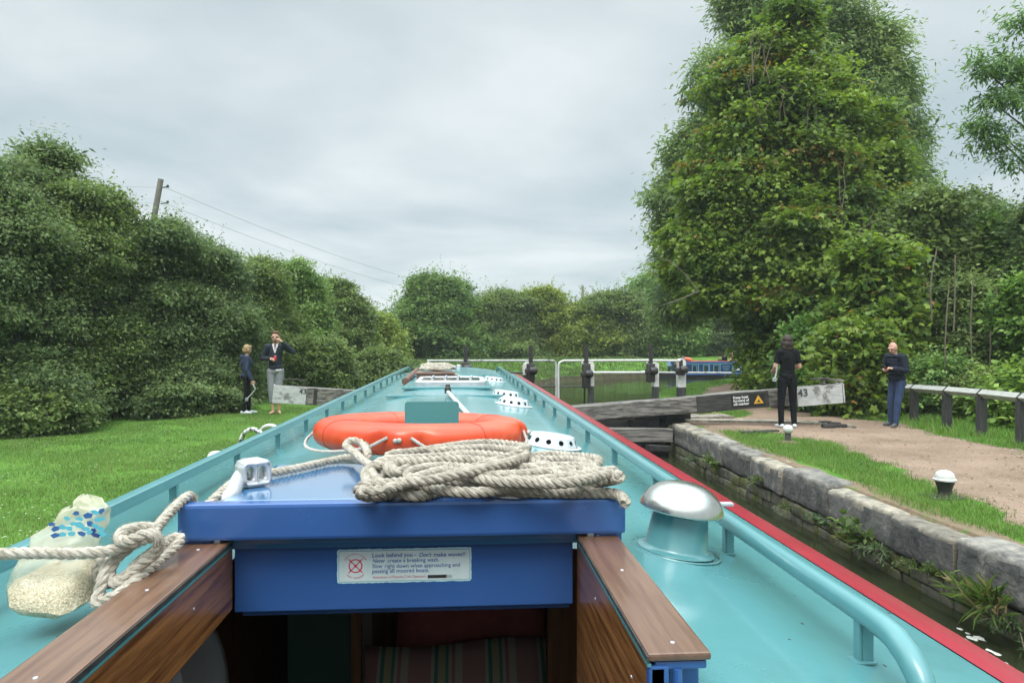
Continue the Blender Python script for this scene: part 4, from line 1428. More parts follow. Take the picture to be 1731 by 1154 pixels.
KB = 40
film = [(80, 104, 1039, 1.10, 0.012), (66, 124, 1033, 1.105, 0.026), (45, 150, 1020, 1.115, 0.045), (30, 158, 1000, 1.13, 0.058), (27, 160, 975, 1.14, 0.06), (34, 160, 955, 1.15, 0.054), (46, 165, 930, 1.16, 0.040), (60, 172, 905, 1.17, 0.026), (80, 176, 885, 1.175, 0.016),
        (98, 181, 865, 1.18, 0.010), (120, 184, 856, 1.182, 0.008)]
loft(crumple([bag_ring(*r, KB) for r in film], 0.006), True, False).build('bag_film', FILM, BG, smooth=True)
oats = [(82, 102, 1038, 1.101, 0.010), (68, 122, 1032, 1.106, 0.0245), (47, 149, 1019, 1.116, 0.0435), (31.5, 156.5, 1002, 1.130, 0.0568), (29, 158, 984, 1.138, 0.058), (38, 157, 970, 1.145, 0.053), (62, 150, 960, 1.15, 0.040), (92, 128, 954, 1.155, 0.012)]
loft([bag_ring(*r, KB) for r in oats]).build('oat_flakes', OATS, BG, smooth=True)
flap = [(126, 182, 858, 1.184, 0.006), (127, 178, 848, 1.19, 0.006), (134, 172, 842, 1.195, 0.006), (142, 160, 838, 1.2, 0.004)]
loft(crumple([bag_ring(*r, KB) for r in flap], 0.006), False, True).build('bag_neck', FILM, BG, smooth=True)
PR = [mat('print_blue', (0.03, 0.11, 0.30), rough=0.4), mat('print_cyan', (0.10, 0.42, 0.52), rough=0.4), mat('print_navy', (0.02, 0.05, 0.17), rough=0.4)]
spots = [(88, 885, 0), (94, 893, 0), (95, 904, 0), (106, 890, 1), (106, 903, 1), (113, 876, 1), (117, 892, 1), (120, 901, 1), (129, 867, 0), (134, 876, 1), (135, 887, 1), (138, 901, 0), (149, 871, 0), (153, 884, 0), (152, 899, 1), (161, 866, 1),
         (165, 878, 1), (163, 890, 1), (172, 863, 0), (173, 876, 1), (170, 893, 1), (162, 904, 2), (145, 893, 1), (124, 884, 1), (158, 896, 2), (172, 902, 1)]
b_ = [MB(), MB(), MB()]
for px, py, k in spots:
    c_ = P(px, py, 1.157 - (0.0 if py < 890 else 0.012))
    d_ = interp(py, [(856, 0.008), (865, 0.010), (885, 0.016), (905, 0.026)])
    yy_ = interp(py, [(856, 1.182), (865, 1.18), (885, 1.175), (905, 1.17)]) - d_ * 1.07 - 0.005
    c_ = P(px, py, yy_)
    w2, h2 = random.uniform(5, 8) / FPX * 1.16, random.uniform(3.4, 5.0) / FPX * 1.16
    a_ = random.uniform(-0.5, 0.6)
    pts = []
    for q in range(5):
        t = 2 * math.pi * q / 5 + 0.4
        rr_ = random.uniform(0.75, 1.3)
        x_, z_ = w2 * rr_ * math.cos(t), h2 * rr_ * math.sin(t)
        pts.append(c_ + Vector((x_ * math.cos(a_) - z_ * math.sin(a_), -0.0006, x_ * math.sin(a_) + z_ * math.cos(a_))))
    bq = MB(); bq.add(pts, [tuple(range(5))]); bq.build('bag_print', PR[k], BG)


# things lying on the forward roof
q0, q1 = P(685, 642, 7.1), P(705, 620, 10.3)
q0.z = roof_z(q0.x - BX) + 0.034; q1.z = roof_z(q1.x - BX) + 0.034
b = MB(); b.tube([q0, q0.lerp(q1, 0.3), q0.lerp(q1, 0.6), q1], [0.036, 0.034, 0.034, 0.032], 14)
tag(b.build('boat_pole', BROWN_WOOD, None, smooth=True), 'thick brown wooden boat pole lying along the teal roof', 'pole')
bx0 = P(703, 640, 7.35); bx1 = P(768, 638, 7.35)
bc = (bx0 + bx1) / 2; bz = roof_z(bc.x - BX)
GP = empty('wooden_box', (bc.x, 7.5, bz), 'low brown wooden box under a rope heap on the forward roof', 'box')
b = MB(); b.box((bc.x, 7.55, bz + 0.035), (0.38, 0.34, 0.066), bev=0.006); b.build('box_body', BROWN_WOOD, GP)
b = MB(); b.box((bc.x, 7.55, bz + 0.076), (0.40, 0.36, 0.016), bev=0.004); b.build('box_lid', wood_mat('box_lid_wood', (0.26, 0.16, 0.12), (0.18, 0.10, 0.075), 0.6, (3, 14, 14)), GP)
b = MB()
random.seed(5)
ctrl = []
for k in range(64):
    a = k * 1.05 + random.uniform(-.2, .2); r = 0.19 * math.sqrt(random.uniform(0.25, 1))
    h = (1 - (r / 0.21) ** 2) * 0.11 * random.uniform(0.75, 1.0) + 0.012
    ctrl.append(Vector((bc.x + 0.02 + r * math.cos(a), 7.58 + 0.8 * r * math.sin(a), bz + 0.085 + h)))
ctrl += [Vector((bc.x + 0.23, 7.5, bz + 0.05)), Vector((bc.x + 0.26, 7.48, bz + 0.02)), Vector((bc.x + 0.24, 7.6, bz + 0.02))]
rope_mesh(b, spline(ctrl, 0.02), 0.014, 0.07, 0, 3, 5)
tag(b.build('rope_heap', ROPE_PALE, None, smooth=True), 'tangled heap of pale rope on top of the brown wooden box', 'rope')
q0, q1 = P(757, 664, 5.25), P(792, 692, 3.75)
q0.z = roof_z(q0.x - BX) + 0.03; q1.z = roof_z(q1.x - BX) + 0.016
ST_ = empty('boat_hook', q0, 'white pole with a dark socket end lying behind the lifebuoy', 'boat hook')
b = MB(); b.tube([q0, q1], 0.014, 12); b.build('shaft', WHITE, ST_, smooth=True)
b = MB(); b.lathe([(0.022, -0.012), (0.024, 0.0), (0.024, 0.03), (0.018, 0.036), (0.016, 0.055)], 14, Matrix.Translation(q0 + Vector((0, 0, 0.0)))); b.build('socket', BLACK, ST_, smooth=True)

# ------------------------------------------------------------------ lock gates
HEEL_R = Vector((WALL_R + 0.05, 13.35, 0)); MITRE = Vector((1.86, 14.1, 0)); HEEL_L = Vector((WALL_L - 0.05, 13.35, 0))
GREYP = mat('weathered_white_paint', (0.50, 0.51, 0.50), (0.34, 0.34, 0.33), rough=0.7, scale=5, stretch=(1, 6, 6), bump=0.4, bscale=20, c3=(0.17, 0.165, 0.155), c3scale=5, c3lo=0.52, c3hi=0.6)
RUSTP = mat('rusty_white_paint', (0.66, 0.66, 0.62), (0.52, 0.51, 0.46), rough=0.6, scale=9, c3=(0.36, 0.17, 0.06), c3scale=6, c3lo=0.58, c3hi=0.68)
SIGNB = mat('sign_black', (0.014, 0.015, 0.017), rough=0.35)
SIGNW = mat('sign_white', (0.75, 0.75, 0.72), rough=0.5)
SIGNY = mat('sign_yellow', (0.72, 0.38, 0.03), rough=0.5)
FIGURE = mat('painted_figure', (0.05, 0.055, 0.06), rough=0.6)


def axes_on(a, b_):
    """matrix of a face running from a to b seen from the camera side: x along, z up, y into the wood"""
    x = (b_ - a).normalized(); z = Vector((0, 0, 1)); z = (z - x * z.dot(x)).normalized(); y = z.cross(x)
    return x, y, z


# balance beam on the towpath side
gate_r = empty('lock_gate', HEEL_R, 'right lock gate leaf with long sloping balance beam, black warning sign and white handrail', 'lock gate')
BTOP_A, BTOP_B = P(960, 688.0, 13.1), P(1424, 648.5, 12.6)
hA, hB = 0.28, 0.345
b = MB(); SEG = 14
x, y_, z = axes_on(BTOP_A, BTOP_B)
vs = []
from mathutils import noise as mn
for i in range(SEG + 1):
    t = i / SEG
    c = BTOP_A.lerp(BTOP_B, t); h = hA + (hB - hA) * t; d = 0.30
    ring = [(0, 0.02), (0.02, 0), (d - 0.02, 0), (d, 0.02), (d, h - 0.02), (d - 0.02, h), (0.02, h), (0, h - 0.02)]
    for k, (dy, dz) in enumerate(ring):
        q = c + y_ * dy - z * dz
        q += Vector((0, 0, 1)) * mn.noise(q * 1.5 + Vector((k, 0, 0))) * 0.02
        vs.append(q)
fs = [tuple(range(7, -1, -1)), tuple(range(SEG * 8, SEG * 8 + 8))]
for i in range(SEG):
    for k in range(8):
        fs.append((i * 8 + k, i * 8 + (k + 1) % 8, (i + 1) * 8 + (k + 1) % 8, (i + 1) * 8 + k))
b.add(vs, fs)
# grain that runs along the beam: object coordinates turned onto it
beam = b.build('balance_beam', OLD_WOOD, gate_r)


def on_beam(A, B, h, tx, tz, w, hh, thick, name, m, parent, off=0.004):
    x, y_, z = axes_on(A, B)
    L = (B - A).length
    c = A + x * (tx * L) - z * tz - y_ * (off - thick / 2 + 0)
    M = Matrix((x, y_, z)).transposed().to_4x4(); M.translation = c - y_ * thick / 2
    bb = MB(); bb.box(None, (w, thick, hh), M, bev=min(0.004, thick / 3)); o = bb.build(name, m, parent)
    return o, M


wend, Mw = on_beam(BTOP_A, BTOP_B, 0.34, 0.915, 0.175, 0.82, 0.345, 0.012, 'white_end', GREYP, beam, 0.012)
Lb = (BTOP_B - BTOP_A).length
end_cap = MB()
xx, yy, zz = axes_on(BTOP_A, BTOP_B)
M = Matrix((xx, yy, zz)).transposed().to_4x4(); M.translation = BTOP_B + xx * 0.012 + yy * 0.15 - zz * 0.172
end_cap.box(None, (0.024, 0.31, 0.355), M, bev=0.004); end_cap.build('beam_end_cap', GREYP, beam)
text('number_figure', '43', 0.19, Matrix.Translation(BTOP_A + xx * (Lb * 0.835) - zz * 0.165 - yy * 0.0265) @ Matrix((xx, zz, -yy)).transposed().to_4x4(), FIGURE, beam, bold=0.004, thick=0.001)
sg, Ms = on_beam(BTOP_A, BTOP_B, 0.3, 0.655, 0.15, 0.60, 0.215, 0.008, 'warning_plate', SIGNB, beam, 0.018)
for k, s_ in enumerate(('Keep boat', 'forward of', 'cill marker')):
    text('plate_writing', s_, 0.066, Ms @ Matrix.Translation((-0.27, -0.0055, 0.045 - 0.062 * k)) @ Matrix.Rotation(R(90), 4, 'X'), SIGNW, sg, bold=0.0016, thick=0.0005)
b = MB(); tri = [Vector((0.10, -0.0055, -0.075)), Vector((0.28, -0.0055, -0.075)), Vector((0.19, -0.0055, 0.08))]
b.add([Ms @ p for p in tri], [(0, 1, 2)]); b.build('warning_triangle', SIGNY, sg)
b = MB(); b.add([Ms @ Vector(p) for p in ((0.15, -0.0075, -0.05), (0.235, -0.0075, -0.05), (0.21, -0.0075, -0.03), (0.19, -0.0075, 0.005), (0.175, -0.0075, -0.03))], [(0, 1, 2, 3, 4)]); b.build('triangle_mark', SIGNB, sg)
# strap irons and the tarred part of the beam
on_beam(BTOP_A, BTOP_B, 0.3, 0.60, 0.155, 1.32, 0.302, 0.008, 'tarred_face', DARK_WOOD, beam, 0.008)
for px0, px1, py in ((1373, 1428, 644), (1330, 1370, 645)):
    pass
hb = MB(); p0, p1 = P(1385, 640, 12.75), P(1425, 643, 12.75)
hb.beam(p0, p1, 0.07, 0.045, 0.006); hb.beam(p0 + Vector((0.08, 0, 0)), p0 + Vector((0.08, 0, -0.12)), 0.05, 0.05, 0.005, up=Vector((0, 1, 0))); hb.build('beam_handle', OLD_WOOD, beam)
hb = MB(); hb.tube([P(1370, 641, 12.7), P(1400, 639, 12.7)], 0.014, 8); hb.build('handle_bar', BLACK, beam)

# the leaf of the gate below
b = MB()
for zt_, zb_ in ((0.22, 0.05), (0.04, -0.2), (-0.21, -0.45), (-0.46, -0.8)):
    b.beam(HEEL_R + Vector((0, 0, (zt_ + zb_) / 2)), MITRE + Vector((0.02, 0, (zt_ + zb_) / 2)), 0.16, zt_ - zb_, 0.01)
b.build('gate_planking', DARK_WOOD, gate_r)
b = MB(); p0, p1 = P(985, 702, 13.2), P(1072, 702, 13.25)
b.beam(p0, p1, 0.12, 0.16, 0.01); b.build('upper_rail', OLD_WOOD, gate_r)
for px, Y, ytop, ybot, w_ in ((1104, 13.25, 690, 735, 0.20), (1140, 13.3, 694, 714, 0.36), (1158, 13.45, 690, 705, 0.17), (1065, 13.3, 705, 722, 0.08)):
    a_, c_ = P(px, ytop, Y), P(px, ybot, Y)
    b = MB(); b.box((a_ + c_) / 2, (w_, 0.18, abs(a_.z - c_.z) + 0.06), bev=0.008); b.build('gate_post', DARK_WOOD, gate_r)
# walkway sill beam
a_, c_ = P(1000, 734, 12.6), P(1135, 735, 12.9)
b = MB(); b.beam(a_ + Vector((-1.6, 0.3, 0)), c_, 0.22, 0.24, 0.015); b.build('walkway', OLD_WOOD, gate_r)
b = MB(); b.beam(P(1095, 756, 12.75), P(1130, 757, 12.85), 0.2, 0.10, 0.01); b.build('sill_shadow_beam', DARK_WOOD, gate_r)


def paddle(parent, px, Y, ytop, ygear0, ygear1, white=None, wtop=611, wbot=652, dbot=690, width=11):
    """a black rack in its gear case on a white-topped post"""
    a_, c_ = P(px, ytop, Y), P(px, ygear1, Y)
    b = MB(); b.box((a_ + c_) / 2, (0.075, 0.05, a_.z - c_.z), bev=0.004)
    rk = b.build('paddle_rack', BLACK, parent)
    g0, g1 = P(px, ygear0, Y - 0.06), P(px, ygear1, Y - 0.06)
    b = MB(); b.box((g0 + g1) / 2, (0.16, 0.12, g0.z - g1.z), bev=0.03)
    m_ = (g0 + g1) / 2
    b.box(m_ + Vector((0, -0.02, 0.03)), (0.22, 0.10, 0.10), bev=0.02)
    b.lathe([(0.07, -0.07), (0.075, -0.04), (0.075, 0.04), (0.05, 0.07)], 14, Matrix.Translation(m_ + Vector((0.05, -0.06, 0.04))) @ Matrix.Rotation(R(90), 4, 'Y'))
    b.tube([m_ + Vector((0.0, -0.08, 0.04)), m_ + Vector((0.0, -0.20, 0.04))], 0.02, 8)
    b.build('gear_case', BLACK, parent, smooth=True)
    if white is not None:
        t0, t1, t2 = P(white, wtop, Y + 0.05), P(white, wbot, Y + 0.05), P(white, dbot, Y + 0.05)
        wd = width / FPX * Y
        b = MB(); n0 = 8
        outline = [Vector((-wd / 2, 0, t1.z)), Vector((wd / 2, 0, t1.z))] + [Vector((wd / 2 * math.cos(math.pi * k / n0), 0, t0.z - wd / 2 + wd / 2 * math.sin(math.pi * k / n0))) for k in range(n0 + 1)]
        plate([Vector((v.x, 0, v.z)) for v in outline][::-1], Vector((t0.x, Y - 0.02, 0)), 0.16)
        bb = plate([Vector((v.x, 0, v.z)) for v in outline], Vector((t0.x, Y - 0.02, 0)), 0.16)
        bb.build('paddle_post', RUSTP, parent)
        b = MB(); b.box(((t1 + t2) / 2), (wd * 0.98, 0.155, t1.z - t2.z), bev=0.004); b.build('post_foot', POST_WOOD, parent)


def rail_tube(parent, ctrl, r, m, name='gate_rail', step=0.03):
    b = MB(); b.tube(spline(ctrl, step), r, 10); return b.build(name, m, parent, smooth=True)


YR = 13.6
rail_tube(gate_r, [P(944, 690, YR + .3), P(944, 650, YR + .3), P(944, 622, YR + .3), P(946, 613, YR + .3), P(953, 609.5, YR + .3)], 0.022, WHITE)
rail_tube(gate_r, [P(953, 609.5, YR + .3), P(1000, 609.2, YR + .15), P(1050, 609, YR), P(1100, 609, YR - .1), P(1150, 609.5, YR - .15)], 0.022, WHITE)
rail_tube(gate_r, [P(994, 629.5, YR), P(1050, 629.5, YR), P(1085, 629.5, YR)], 0.024, WHITE)
rail_tube(gate_r, [P(1084, 629.5, YR), P(1094, 629.5, YR)], 0.036, WHITE, 'rail_collar')
rail_tube(gate_r, [P(1094, 629.5, YR), P(1148, 629.5, YR - .1), P(1236, 630, YR + 0.6)], 0.018, MATS['weathered_white_paint'])
rail_tube(gate_r, [P(945, 653, YR + .3), P(988, 653.5, YR + .2)], 0.012, BLACK)
rail_tube(gate_r, [P(988, 653, YR + .2), P(988, 692, YR + .2)], 0.016, BLACK, 'rail_post')
rail_tube(gate_r, [P(983, 607, YR), P(985, 616, YR), P(993, 625, YR)], 0.02, WHITE, 'rail_stay')
rail_tube(gate_r, [P(1093, 607, YR), P(1095, 618, YR), P(1103, 627, YR)], 0.02, WHITE, 'rail_stay')
paddle(gate_r, 991, 13.65, 584, 614, 656, 999, 611, 652, 694, 9)
paddle(gate_r, 1100, 13.5, 583, 614, 646, 1108, 612, 653, 695, 9)
paddle(gate_r, 1150.5, 13.55, 608, 622, 634, 1151.5, 606, 654, 692, 13)

gate_l = empty('lock_gate', HEEL_L, 'left lock gate leaf with grey balance beam ending in a white block', 'lock gate')
rail_tube(gate_l, [P(722, 609.5, YR - .1), P(800, 609.5, YR), P(870, 609.3, YR + .15), P(930, 609.3, YR + .25), P(937, 611.5, YR + .3), P(940, 618, YR + .3), P(940, 640, YR + .3), P(940.5, 690, YR + .3)], 0.020, MATS['weathered_white_paint'])
rail_tube(gate_l, [P(860, 630, YR + .1), P(887, 630, YR + .1)], 0.02, BLACK)
rail_tube(gate_l, [P(905, 653, YR + .2), P(941, 653, YR + .3)], 0.012, BLACK)
paddle(gate_l, 787, 13.5, 584, 612, 640, 787, 612, 634, 660, 19)
paddle(gate_l, 897, 13.7, 584, 614, 645, 893, 611, 633, 660, 19)
b = MB()
for zt_, zb_ in ((0.22, 0.05), (0.04, -0.2), (-0.21, -0.45), (-0.46, -0.8)):
    b.beam(HEEL_L + Vector((0, 0, (zt_ + zb_) / 2)), MITRE + Vector((-0.02, 0, (zt_ + zb_) / 2)), 0.16, zt_ - zb_, 0.01)
b.build('gate_planking', DARK_WOOD, gate_l)
LA, LBp = P(465.5, 651.5, 12.9), P(610, 660.5, 13.3)
LBp = LA + (LBp - LA) * 1.55
x, y_, z = axes_on(LA, LBp)
b = MB(); M = Matrix((x, y_, z)).transposed().to_4x4(); M.translation = (LA + LBp) / 2 - z * 0.155 + y_ * 0.15
b.box(None, ((LBp - LA).length, 0.30, 0.31), M, bev=0.015); beam_l = b.build('balance_beam', OLD_WOOD, gate_l)
Ll = (LBp - LA).length
wl_ = 50 / FPX * 12.95
M = Matrix((x, y_, z)).transposed().to_4x4(); M.translation = LA + x * (wl_ / 2) - z * 0.155 - y_ * 0.006
b = MB(); b.box(None, (wl_, 0.014, 0.306), M, bev=0.003); b.build('white_end', GREYP, beam_l)
M.translation = LA - x * 0.012 - z * 0.155 + y_ * 0.15
b = MB(); b.box(None, (0.024, 0.31, 0.318), M, bev=0.004); b.build('beam_end_cap', GREYP, beam_l)
text('number_figure', '43', 0.125, Matrix.Translation(LA + x * (wl_ * 0.77) - z * 0.115 - y_ * 0.0145) @ Matrix((x, z, -y_)).transposed().to_4x4(), FIGURE, beam_l, bold=0.003, thick=0.001)
a_ = LA + x * 0.14 + y_ * 0.2; c_ = LA + x * 0.50 + y_ * 0.2
b = MB(); b.tube(spline([a_, a_ + z * 0.08, a_ + z * 0.115 + x * 0.02, c_ + z * 0.115 - x * 0.02, c_ + z * 0.08, c_], 0.012), 0.011, 8); b.build('beam_handle', BLACK, beam_l, smooth=True)
for t_ in (0.3, 0.62):
    M.translation = LA + x * (Ll * t_) - z * 0.155 - y_ * 0.004
    b = MB(); b.box(None, (0.06, 0.010, 0.30), M, bev=0.002); b.build('beam_strap', BLACK, beam_l)

# ------------------------------------------------------------------ lockside furniture
q = G(1597, 836, 0.0)
BO = empty('bollard', (q.x, q.y, ground_right(q.x, q.y)), 'squat black bollard with chipped white cap in grass beside the path', 'bollard', 'iron lockside bollards')
k_ = q.y / FPX / 0.96
T0 = Matrix.Translation(BO.location)
b = MB(); b.lathe([(0.105, -0.02), (0.105, 0.018), (0.066, 0.026), (0.062, 0.05), (0.066, 0.08), (0.085, 0.14), (0.094, 0.165), (0.094, 0.17)], 28, T0); b.build('stem', BLACK, BO, smooth=True)
b = MB(); b.lathe([(0.095, 0.166), (0.106, 0.168), (0.108, 0.182), (0.092, 0.19), (0.09, 0.215), (0.080, 0.24), (0.058, 0.258), (0.03, 0.267), (0.0001, 0.269)], 28, T0, cap=False); b.build('cap', WHITE, BO, smooth=True)
b = MB(); b.box(BO.location + Vector((-0.03, 0, 0.004)), (0.34, 0.28, 0.02), bev=0.006); b.build('base_plate', DARK_WOOD, BO)
q = G(1332, 747, 0.0)
B2 = empty('bollard', (q.x, q.y, ground_right(q.x, q.y)), 'thin grey bollard with round white ball top near the standing woman', 'bollard', 'iron lockside bollards')
T0 = Matrix.Translation(B2.location)
b = MB(); b.lathe([(0.065, -0.03), (0.052, 0.0), (0.048, 0.04), (0.045, 0.17)], 20, T0); b.build('stem', mat('grey_iron', (0.09, 0.09, 0.085), (0.05, 0.05, 0.05), rough=0.7, scale=10), B2, smooth=True)
b = MB(); b.lathe([(0.045, 0.16), (0.068, 0.175), (0.078, 0.205), (0.074, 0.24), (0.055, 0.27), (0.025, 0.283), (0.0001, 0.285)], 20, T0, cap=False); b.build('cap', WHITE, B2, smooth=True)
b = MB(); b.lathe([(0.19, -0.02), (0.17, 0.02), (0.06, 0.045)], 18, T0); b.build('earth_collar', DEAD, B2)

# white hoop of a ladder and a white bollard beyond the boat's left side
q = G(428, 772, 0.0)
HO = empty('ladder_hoop', (q.x, q.y, 0), 'white painted iron ladder hoop flaking to black beside the boat', 'ladder')
HM = mat('flaking_white', (0.70, 0.71, 0.70), (0.60, 0.60, 0.58), rough=0.5, scale=9, c3=(0.05, 0.05, 0.055), c3scale=16, c3lo=0.50, c3hi=0.55)
for k, (dx, dy) in enumerate(((0, 0), (0.12, 0.42))):
    c_ = Vector((q.x + dx, q.y + dy, 0))
    b = MB(); pts = []
    for i in range(21):
        t = math.pi * i / 20
        pts.append(c_ + Vector((-0.20 * math.cos(t), 0.12 * math.cos(t), 0.16 + 0.21 * math.sin(t))))
    pts = [pts[0] + Vector((0, 0, -0.22))] + pts + [pts[-1] + Vector((0, 0, -0.22))]
    b.tube(pts, 0.030, 12); b.build('hoop', HM if k == 0 else WHITE, HO, smooth=True)
q = G(366, 795, 0.0)
B3 = empty('bollard', (q.x, q.y, 0), 'white capped bollard on the lawn just past the teal handrail', 'bollard', 'iron lockside bollards')
T0 = Matrix.Translation(B3.location)
b = MB(); b.lathe([(0.10, -0.02), (0.07, 0.02), (0.062, 0.06), (0.085, 0.14), (0.09, 0.16)], 24, T0); b.build('stem', BLACK, B3, smooth=True)
b = MB(); b.lathe([(0.092, 0.155), (0.106, 0.16), (0.104, 0.18), (0.09, 0.205), (0.06, 0.23), (0.0001, 0.24)], 24, T0, cap=False); b.build('cap', WHITE, B3, smooth=True)

# brick quadrant where the beam is walked round
QD = empty('walking_quadrant', (6.3, 11.8, 0), 'low curved stone quadrant with raised brick grips under the beam', 'paving')
b = MB(); vs = []; fs = []
ARC = [P_ for P_ in (G(1150, 708, .03), G(1220, 709, .03), G(1290, 710, .03), G(1350, 712, .03), G(1400, 714, .03), G(1440, 718, .03))]
arc = spline(ARC, 0.15)
for p in arc:
    for dy, z_ in ((-0.16, -0.03), (-0.15, 0.03), (0.15, 0.032), (0.16, -0.03)):
        vs.append(Vector((p.x, p.y + dy, z_)))
for i in range(len(arc) - 1):
    for k in range(3):
        fs.append((4 * i + k, 4 * i + k + 1, 4 * i + k + 5, 4 * i + k + 4))
b.add(vs, fs); b.build('kerb_stone', COPING2, QD)
for px, py in ((1285, 730), (1305, 729), (1262, 731), (1395, 714), (1410, 716), (1420, 719), (1400, 720)):
    q = G(px, py, 0.02); b = MB(); b.box((q.x, q.y, 0.02), (0.22, 0.11, 0.06), bev=0.008, rz=random.uniform(-.2, .2)); b.build('grip_brick', DARK_WOOD, QD)
q = G(1185, 703, 0)
b = MB(); b.box((q.x, q.y, 0.0), (1.0, 0.9, 0.08), bev=0.02, rz=0.15); b.build('stone_slab', COPING2, QD)

# white topped rail on posts
fp = [G(1545, 722, 0), G(1601, 727, 0), G(1656, 741, 0), G(1724, 757, 0)]
ratio = fp[3].x
feet = [Vector((8.42, P(px, 0, 1).x and yy, 0)) for px, yy in ()]
FE = empty('post_and_rail_fence', (8.5, 11, 0), 'low white topped timber rail on dark posts along the towpath', 'fence')
RAILC = mat('rail_paint', (0.40, 0.40, 0.37), (0.29, 0.285, 0.26), rough=0.8, scale=6, stretch=(6, 1, 6), bump=0.3, bscale=20, c3=(0.26, 0.26, 0.22), c3scale=7, c3lo=0.5, c3hi=0.7)


def post_at(px, pyrail, X):
    d = ray(px, pyrail); t = X / d.x
    return Vector((0, 0, CAM_Z)) + d * t


tops = [post_at(1545, 656, 8.75), post_at(1601, 660, 8.62), post_at(1659, 665, 8.5), post_at(1727, 672, 8.36)]
step = tops[3] - tops[2]
for k in range(1, 4): tops.append(tops[3] + step * k)
first = tops[0] + (tops[0] - tops[1]) * 0.22
for i, p in enumerate(tops):
    b = MB(); zg = ground_right(p.x, p.y)
    b.box((p.x, p.y, (p.z - 0.05 + zg - 0.1) / 2), (0.125, 0.11, p.z - 0.05 - zg + 0.1), bev=0.008); b.build('post', POST_WOOD, FE)
prev = first
for i, p in enumerate(tops):
    x = (p - prev).normalized(); y_ = Vector((0, 0, 1)).cross(x).normalized(); z = x.cross(y_)
    M = Matrix((x, y_, z)).transposed().to_4x4() @ Matrix.Rotation(R(45), 4, 'X'); M.translation = (p + prev) / 2
    b = MB(); b.box(None, ((p - prev).length - 0.012, 0.105, 0.105), M, bev=0.006); b.build('rail', RAILC, FE)
    M.translation = p
    b = MB(); b.box(None, (0.045, 0.115, 0.115), M, bev=0.004); b.build('strap', BLACK, FE)
    prev = p

# telegraph poles and wires
PW = mat('pole_timber', (0.20, 0.18, 0.155), (0.13, 0.115, 0.10), rough=0.85, scale=6, stretch=(4, 4, 0.4))
wire_m = mat('wire', (0.22, 0.24, 0.25), rough=0.6)
pt1, pt2 = P(272, 303, 30), P(985, 483, 84)


def pole(top, base, r, label):
    e = empty('telegraph_pole', base, label, 'telegraph pole', 'telegraph poles')
    b = MB(); b.tube([base, base.lerp(top, .5), top], [r * 1.25, r * 1.1, r], 12); b.build('pole_shaft', PW, e, smooth=True)
    s = r * 1.3
    for dz in (0.35, 1.0):
        b = MB(); b.tube([top + Vector((0, 0, -dz)), top + Vector((s + 0.15, -0.05, -dz + 0.03))], 0.025, 6)
        b.lathe([(0.035, 0), (0.055, 0.05), (0.045, 0.10), (0.02, 0.12)], 10, Matrix.Translation(top + Vector((s + 0.15, -0.05, -dz)))); b.build('insulator', BLACK, e)
    return e


pole(pt1, P(219, 600, 30), 0.11, 'near leaning wooden telegraph pole rising above the tall hedge')
pole(pt2, P(984, 575, 84), 0.15, 'distant thin telegraph pole beyond the far hedge')
for k, dz in enumerate((0.35, 1.0)):
    for seg, (a_, c_, sag) in enumerate(((pt1 - Vector((-.2, .05, dz)), pt2 - Vector((-.2, .05, dz)), 2.4), (pt1 - Vector((-.2, .05, dz)), pt1 + Vector((-26, -12, 0.4 - dz)), 0.7), (pt2 - Vector((-.2, .05, dz)), pt2 + Vector((30, 14, -1.5 - dz)), 0.6))):
        pts = [a_.lerp(c_, t / 24) - Vector((0, 0, 4 * sag * (t / 24) * (1 - t / 24))) for t in range(25)]
        b = MB(); b.tube(pts, 0.005 if seg == 1 else 0.007, 5)
        where = ('%s of two wires sagging from the near pole to the distant pole', '%s of two wires leaving the near pole over the hedge', '%s of two wires leaving the distant pole behind the trees')[seg]
        tag(b.build('overhead_wire', wire_m), where % ('upper', 'lower')[k], 'wire', 'overhead wires')

# ------------------------------------------------------------------ people
def skin(name, c): return mat(name, c, tuple(x * 0.85 for x in c), rough=0.55, scale=20)


SK = skin('skin', (0.50, 0.29, 0.21))
EYE = mat('eye_dark', (0.03, 0.025, 0.02), rough=0.2)
LIP = mat('lip', (0.35, 0.13, 0.11), rough=0.5)


